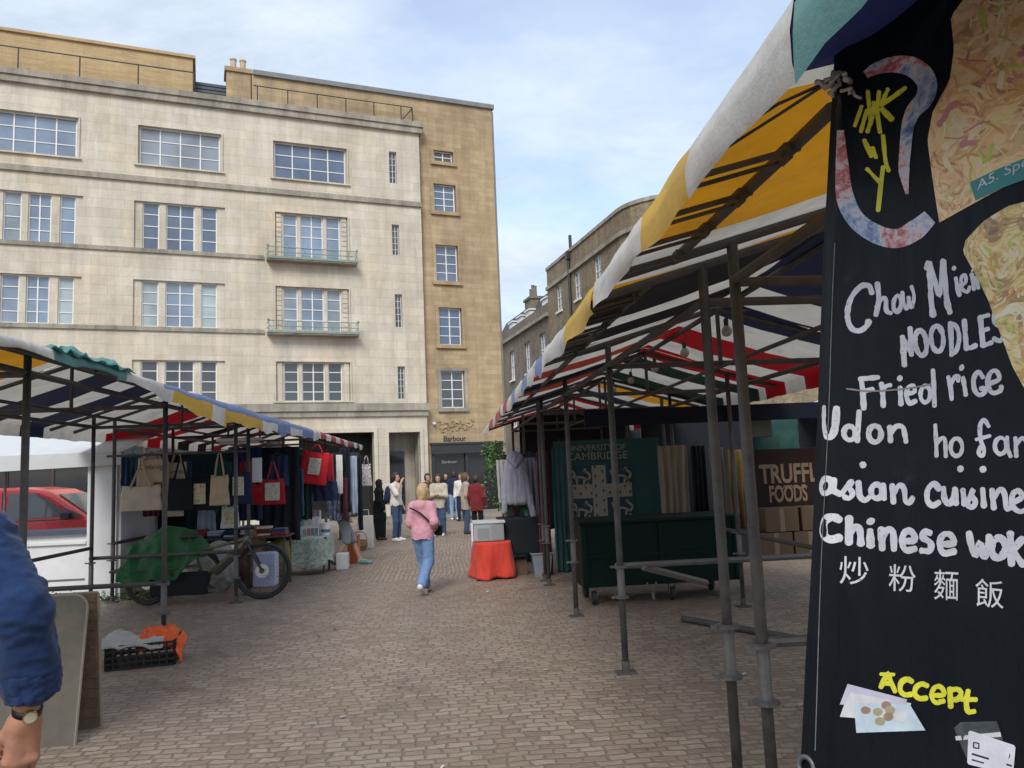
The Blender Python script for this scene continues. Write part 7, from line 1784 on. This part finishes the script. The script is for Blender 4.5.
def hand(prims, W, K, palm_n, thumb_side, sc=1.0):
    """wrist W, knuckle point K; palm_n = outward normal of the back of the hand; thumb_side = unit vector towards the thumb"""
    d = (K - W) / np.linalg.norm(K - W); t = thumb_side - d * thumb_side.dot(d); t /= np.linalg.norm(t); nb_ = palm_n / np.linalg.norm(palm_n)
    prims += [('c', W, W + d * .03 + t * .008, .027 * sc, .026 * sc, .02), ('c', W + d * .025 + t * .020, K + t * .026, .020 * sc, .0155 * sc, .02), ('c', W + d * .025, K + t * .004 + d * .004, .021 * sc, .0155 * sc, .02), ('c', W + d * .025 - t * .018, K - t * .030 - d * .008, .020 * sc, .014 * sc, .02)]
    for off, l, r in ((.032, .072, .0092), (.011, .082, .0095), (-.011, .076, .0092), (-.032, .058, .0082)):
        k0 = K + t * off - d * abs(off - .005) * .25
        prims.append(('e', k0 + nb_ * .006, (.0115, .0115, .0115), None, .010))
        a1 = k0 + (d * .86 - nb_ * .42) * l * .46; a2 = a1 + (d * .62 - nb_ * .75) * l * .32; a3 = a2 + (d * .45 - nb_ * .85) * l * .26
        prims += [('c', k0, a1, r * 1.1, r, .006), ('c', a1, a2, r, r * .93, .005), ('c', a2, a3, r * .93, r * .8, .005)]
    th0 = W + d * .028 + t * .028 - nb_ * .006; th1 = th0 + d * .036 + t * .020 - nb_ * .008; th2 = th1 + d * .034 + t * .004 - nb_ * .010; th3 = th2 + d * .026 - t * .006 - nb_ * .006
    prims += [('c', th0, th1, .015, .0125, .014), ('c', th1, th2, .0122, .0108, .006), ('c', th2, th3, .0108, .0088, .005)]
    for off in (.02, 0.0, -.02): prims.append(('c', W + d * .03 + t * off * .5 + nb_ * .017, K + t * off + nb_ * .012, .003, .004, .006))
viewn = arr(0.5, -0.86, 0.1)
hand(body, WRI, KNU, viewn, arr(-.8, -.45, .0))
hand(body, WRL, WRL + arr(0, .04, -.09), arr(-1, 0, .1), arr(0, 1, 0))
def loc_(pr):
    o = np.array([-1.47, 2.2, 0])
    out = []
    for p in pr:
        if p[0] == 'c': out.append(('c', p[1] - o, p[2] - o) + tuple(p[3:]))
        else: out.append(('e', p[1] - o) + tuple(p[2:]))
    return out
sdf_obj('body', loc_(body), .0062, SKM, mroot, .022)
M_shirt = cloth('blue_chambray', (0.013, 0.034, 0.105), 0, 0.25, 14)
sh_ = [('e', arr(cxm, 2.2, 1.46), (.185, .135, .25)), ('e', arr(cxm, 2.2, 1.22), (.175, .14, .25)), ('e', arr(cxm, 2.2, 1.02), (.19, .145, .14)), ('c', arr(cxm, 2.19, 1.62), SHR, .06, .078), ('c', arr(cxm, 2.19, 1.62), SHL, .06, .078),
       ('c', SHR, ELB, .079, .070), ('c', ELB, CUF + (ELB - CUF) * .12, .070, .064), ('c', SHL, ELL, .078, .07), ('c', ELL, WRL + arr(0, 0, .14), .07, .062), ('c', arr(cxm, 2.19, 1.64), arr(cxm, 2.2, 1.70), .075, .07)]
sdf_obj('shirt', loc_(sh_), .0065, M_shirt, mroot, .03, ((.009, (8, 8, 15)), (.0022, (20, 20, 40))))
# rolled cuff: a thick turned-back band
axis = (CUF - ELB) / np.linalg.norm(CUF - ELB)
cf = []
for k in range(16):
    a = 2 * math.pi * k / 16; e1 = np.cross(axis, arr(0, 1, 0)); e1 /= np.linalg.norm(e1); e2 = np.cross(axis, e1)
    rr_ = e1 * math.cos(a) + e2 * math.sin(a)
    cf.append(('c', CUF - axis * .06 + rr_ * .058, CUF + axis * .004 + rr_ * .056, .013, .012))
sdf_obj('rolled_cuff', loc_(cf), .006, M_shirt, mroot, .012, ((.005, (22, 22, 30)), (.002, (50, 50, 70))))
tr_ = [('e', arr(cxm, 2.2, 1.0), (.175, .125, .12))]
for sx in (-1, 1): tr_ += [('c', arr(cxm + sx * .09, 2.2, .98), arr(cxm + sx * .1, 2.22, .53), .105, .078, .03), ('c', arr(cxm + sx * .1, 2.22, .53), arr(cxm + sx * .1, 2.19, .10), .078, .066, .03)]
sdf_obj('trousers', loc_(tr_), .014, C_nvy, mroot, .04, (.012, (8, 8, 6)))
sdf_obj('hair', loc_([('e', arr(cxm, 2.2, 1.885), (.088, .10, .10)), ('e', arr(cxm, 2.16, 1.84), (.08, .07, .08))]), .012, HBR, mroot, .03, (.005, (28, 28, 12)), cut=lambda q: not (q.y > .06 and q.z < 1.925))
for sx in (-1, 1): sdf_obj('shoe', loc_([('c', arr(cxm + sx * .1, 2.15, .045), arr(cxm + sx * .12, 2.40, .042), .046, .04)]), .012, SH_B, mroot, .02)
e = MB()
for sx in (-1, 1): e.lathe((cxm + .033 * sx, 2.315, 1.85), [(0, -.01), (.011, -.005), (.011, .005), (0, .01)], 8)
e.build('eyes', M_eye, mroot, smooth=True)
# wristwatch
wt_ = thing('wristwatch', 'wristwatch with black strap and gold case on the wrist of the man in blue', 'watch', WRI)
axw = (KNU - CUF) / np.linalg.norm(KNU - CUF); e1 = np.cross(axw, arr(0, 1, 0)); e1 /= np.linalg.norm(e1); e2 = np.cross(axw, e1)
q = MB(); ring = []
cW = WRI - axw * .006
n = 28
for w_, r_ in ((-.009, .0345), (.009, .034)):
    for k in range(n): a = 2 * math.pi * k / n; ring.append(cW + axw * w_ + (e1 * math.cos(a) + e2 * math.sin(a)) * r_)
q.add(ring, [(k, (k + 1) % n, n + (k + 1) % n, n + k) for k in range(n)]); q.build('strap', plain('black_leather', (0.015, 0.013, 0.012), 0.5, 0.2), wt_, smooth=True, thick=.003)
out_ = arr(0.62, -0.78, 0); out_ = out_ - axw * out_.dot(axw); out_ /= np.linalg.norm(out_); e3 = np.cross(axw, out_)
q = MB(); cc = cW + out_ * .0345
def disc(c0_, r, n=24): return [c0_ + (axw * math.cos(2 * math.pi * k / n) + e3 * math.sin(2 * math.pi * k / n)) * r for k in range(n)]
q.prism([Vector(p) for p in disc(cc, .0175)], Vector(out_ * .008)); q.build('case', plain('gold_metal', (0.55, 0.40, 0.14), 0.3, 0.1, metal=0.9), wt_)
q = MB(); q.prism([Vector(p) for p in disc(cc + out_ * .0082, .0145)], Vector(out_ * .0006)); q.build('dial', plain('cream_dial', (0.6, 0.55, 0.42), 0.4, 0.05), wt_)
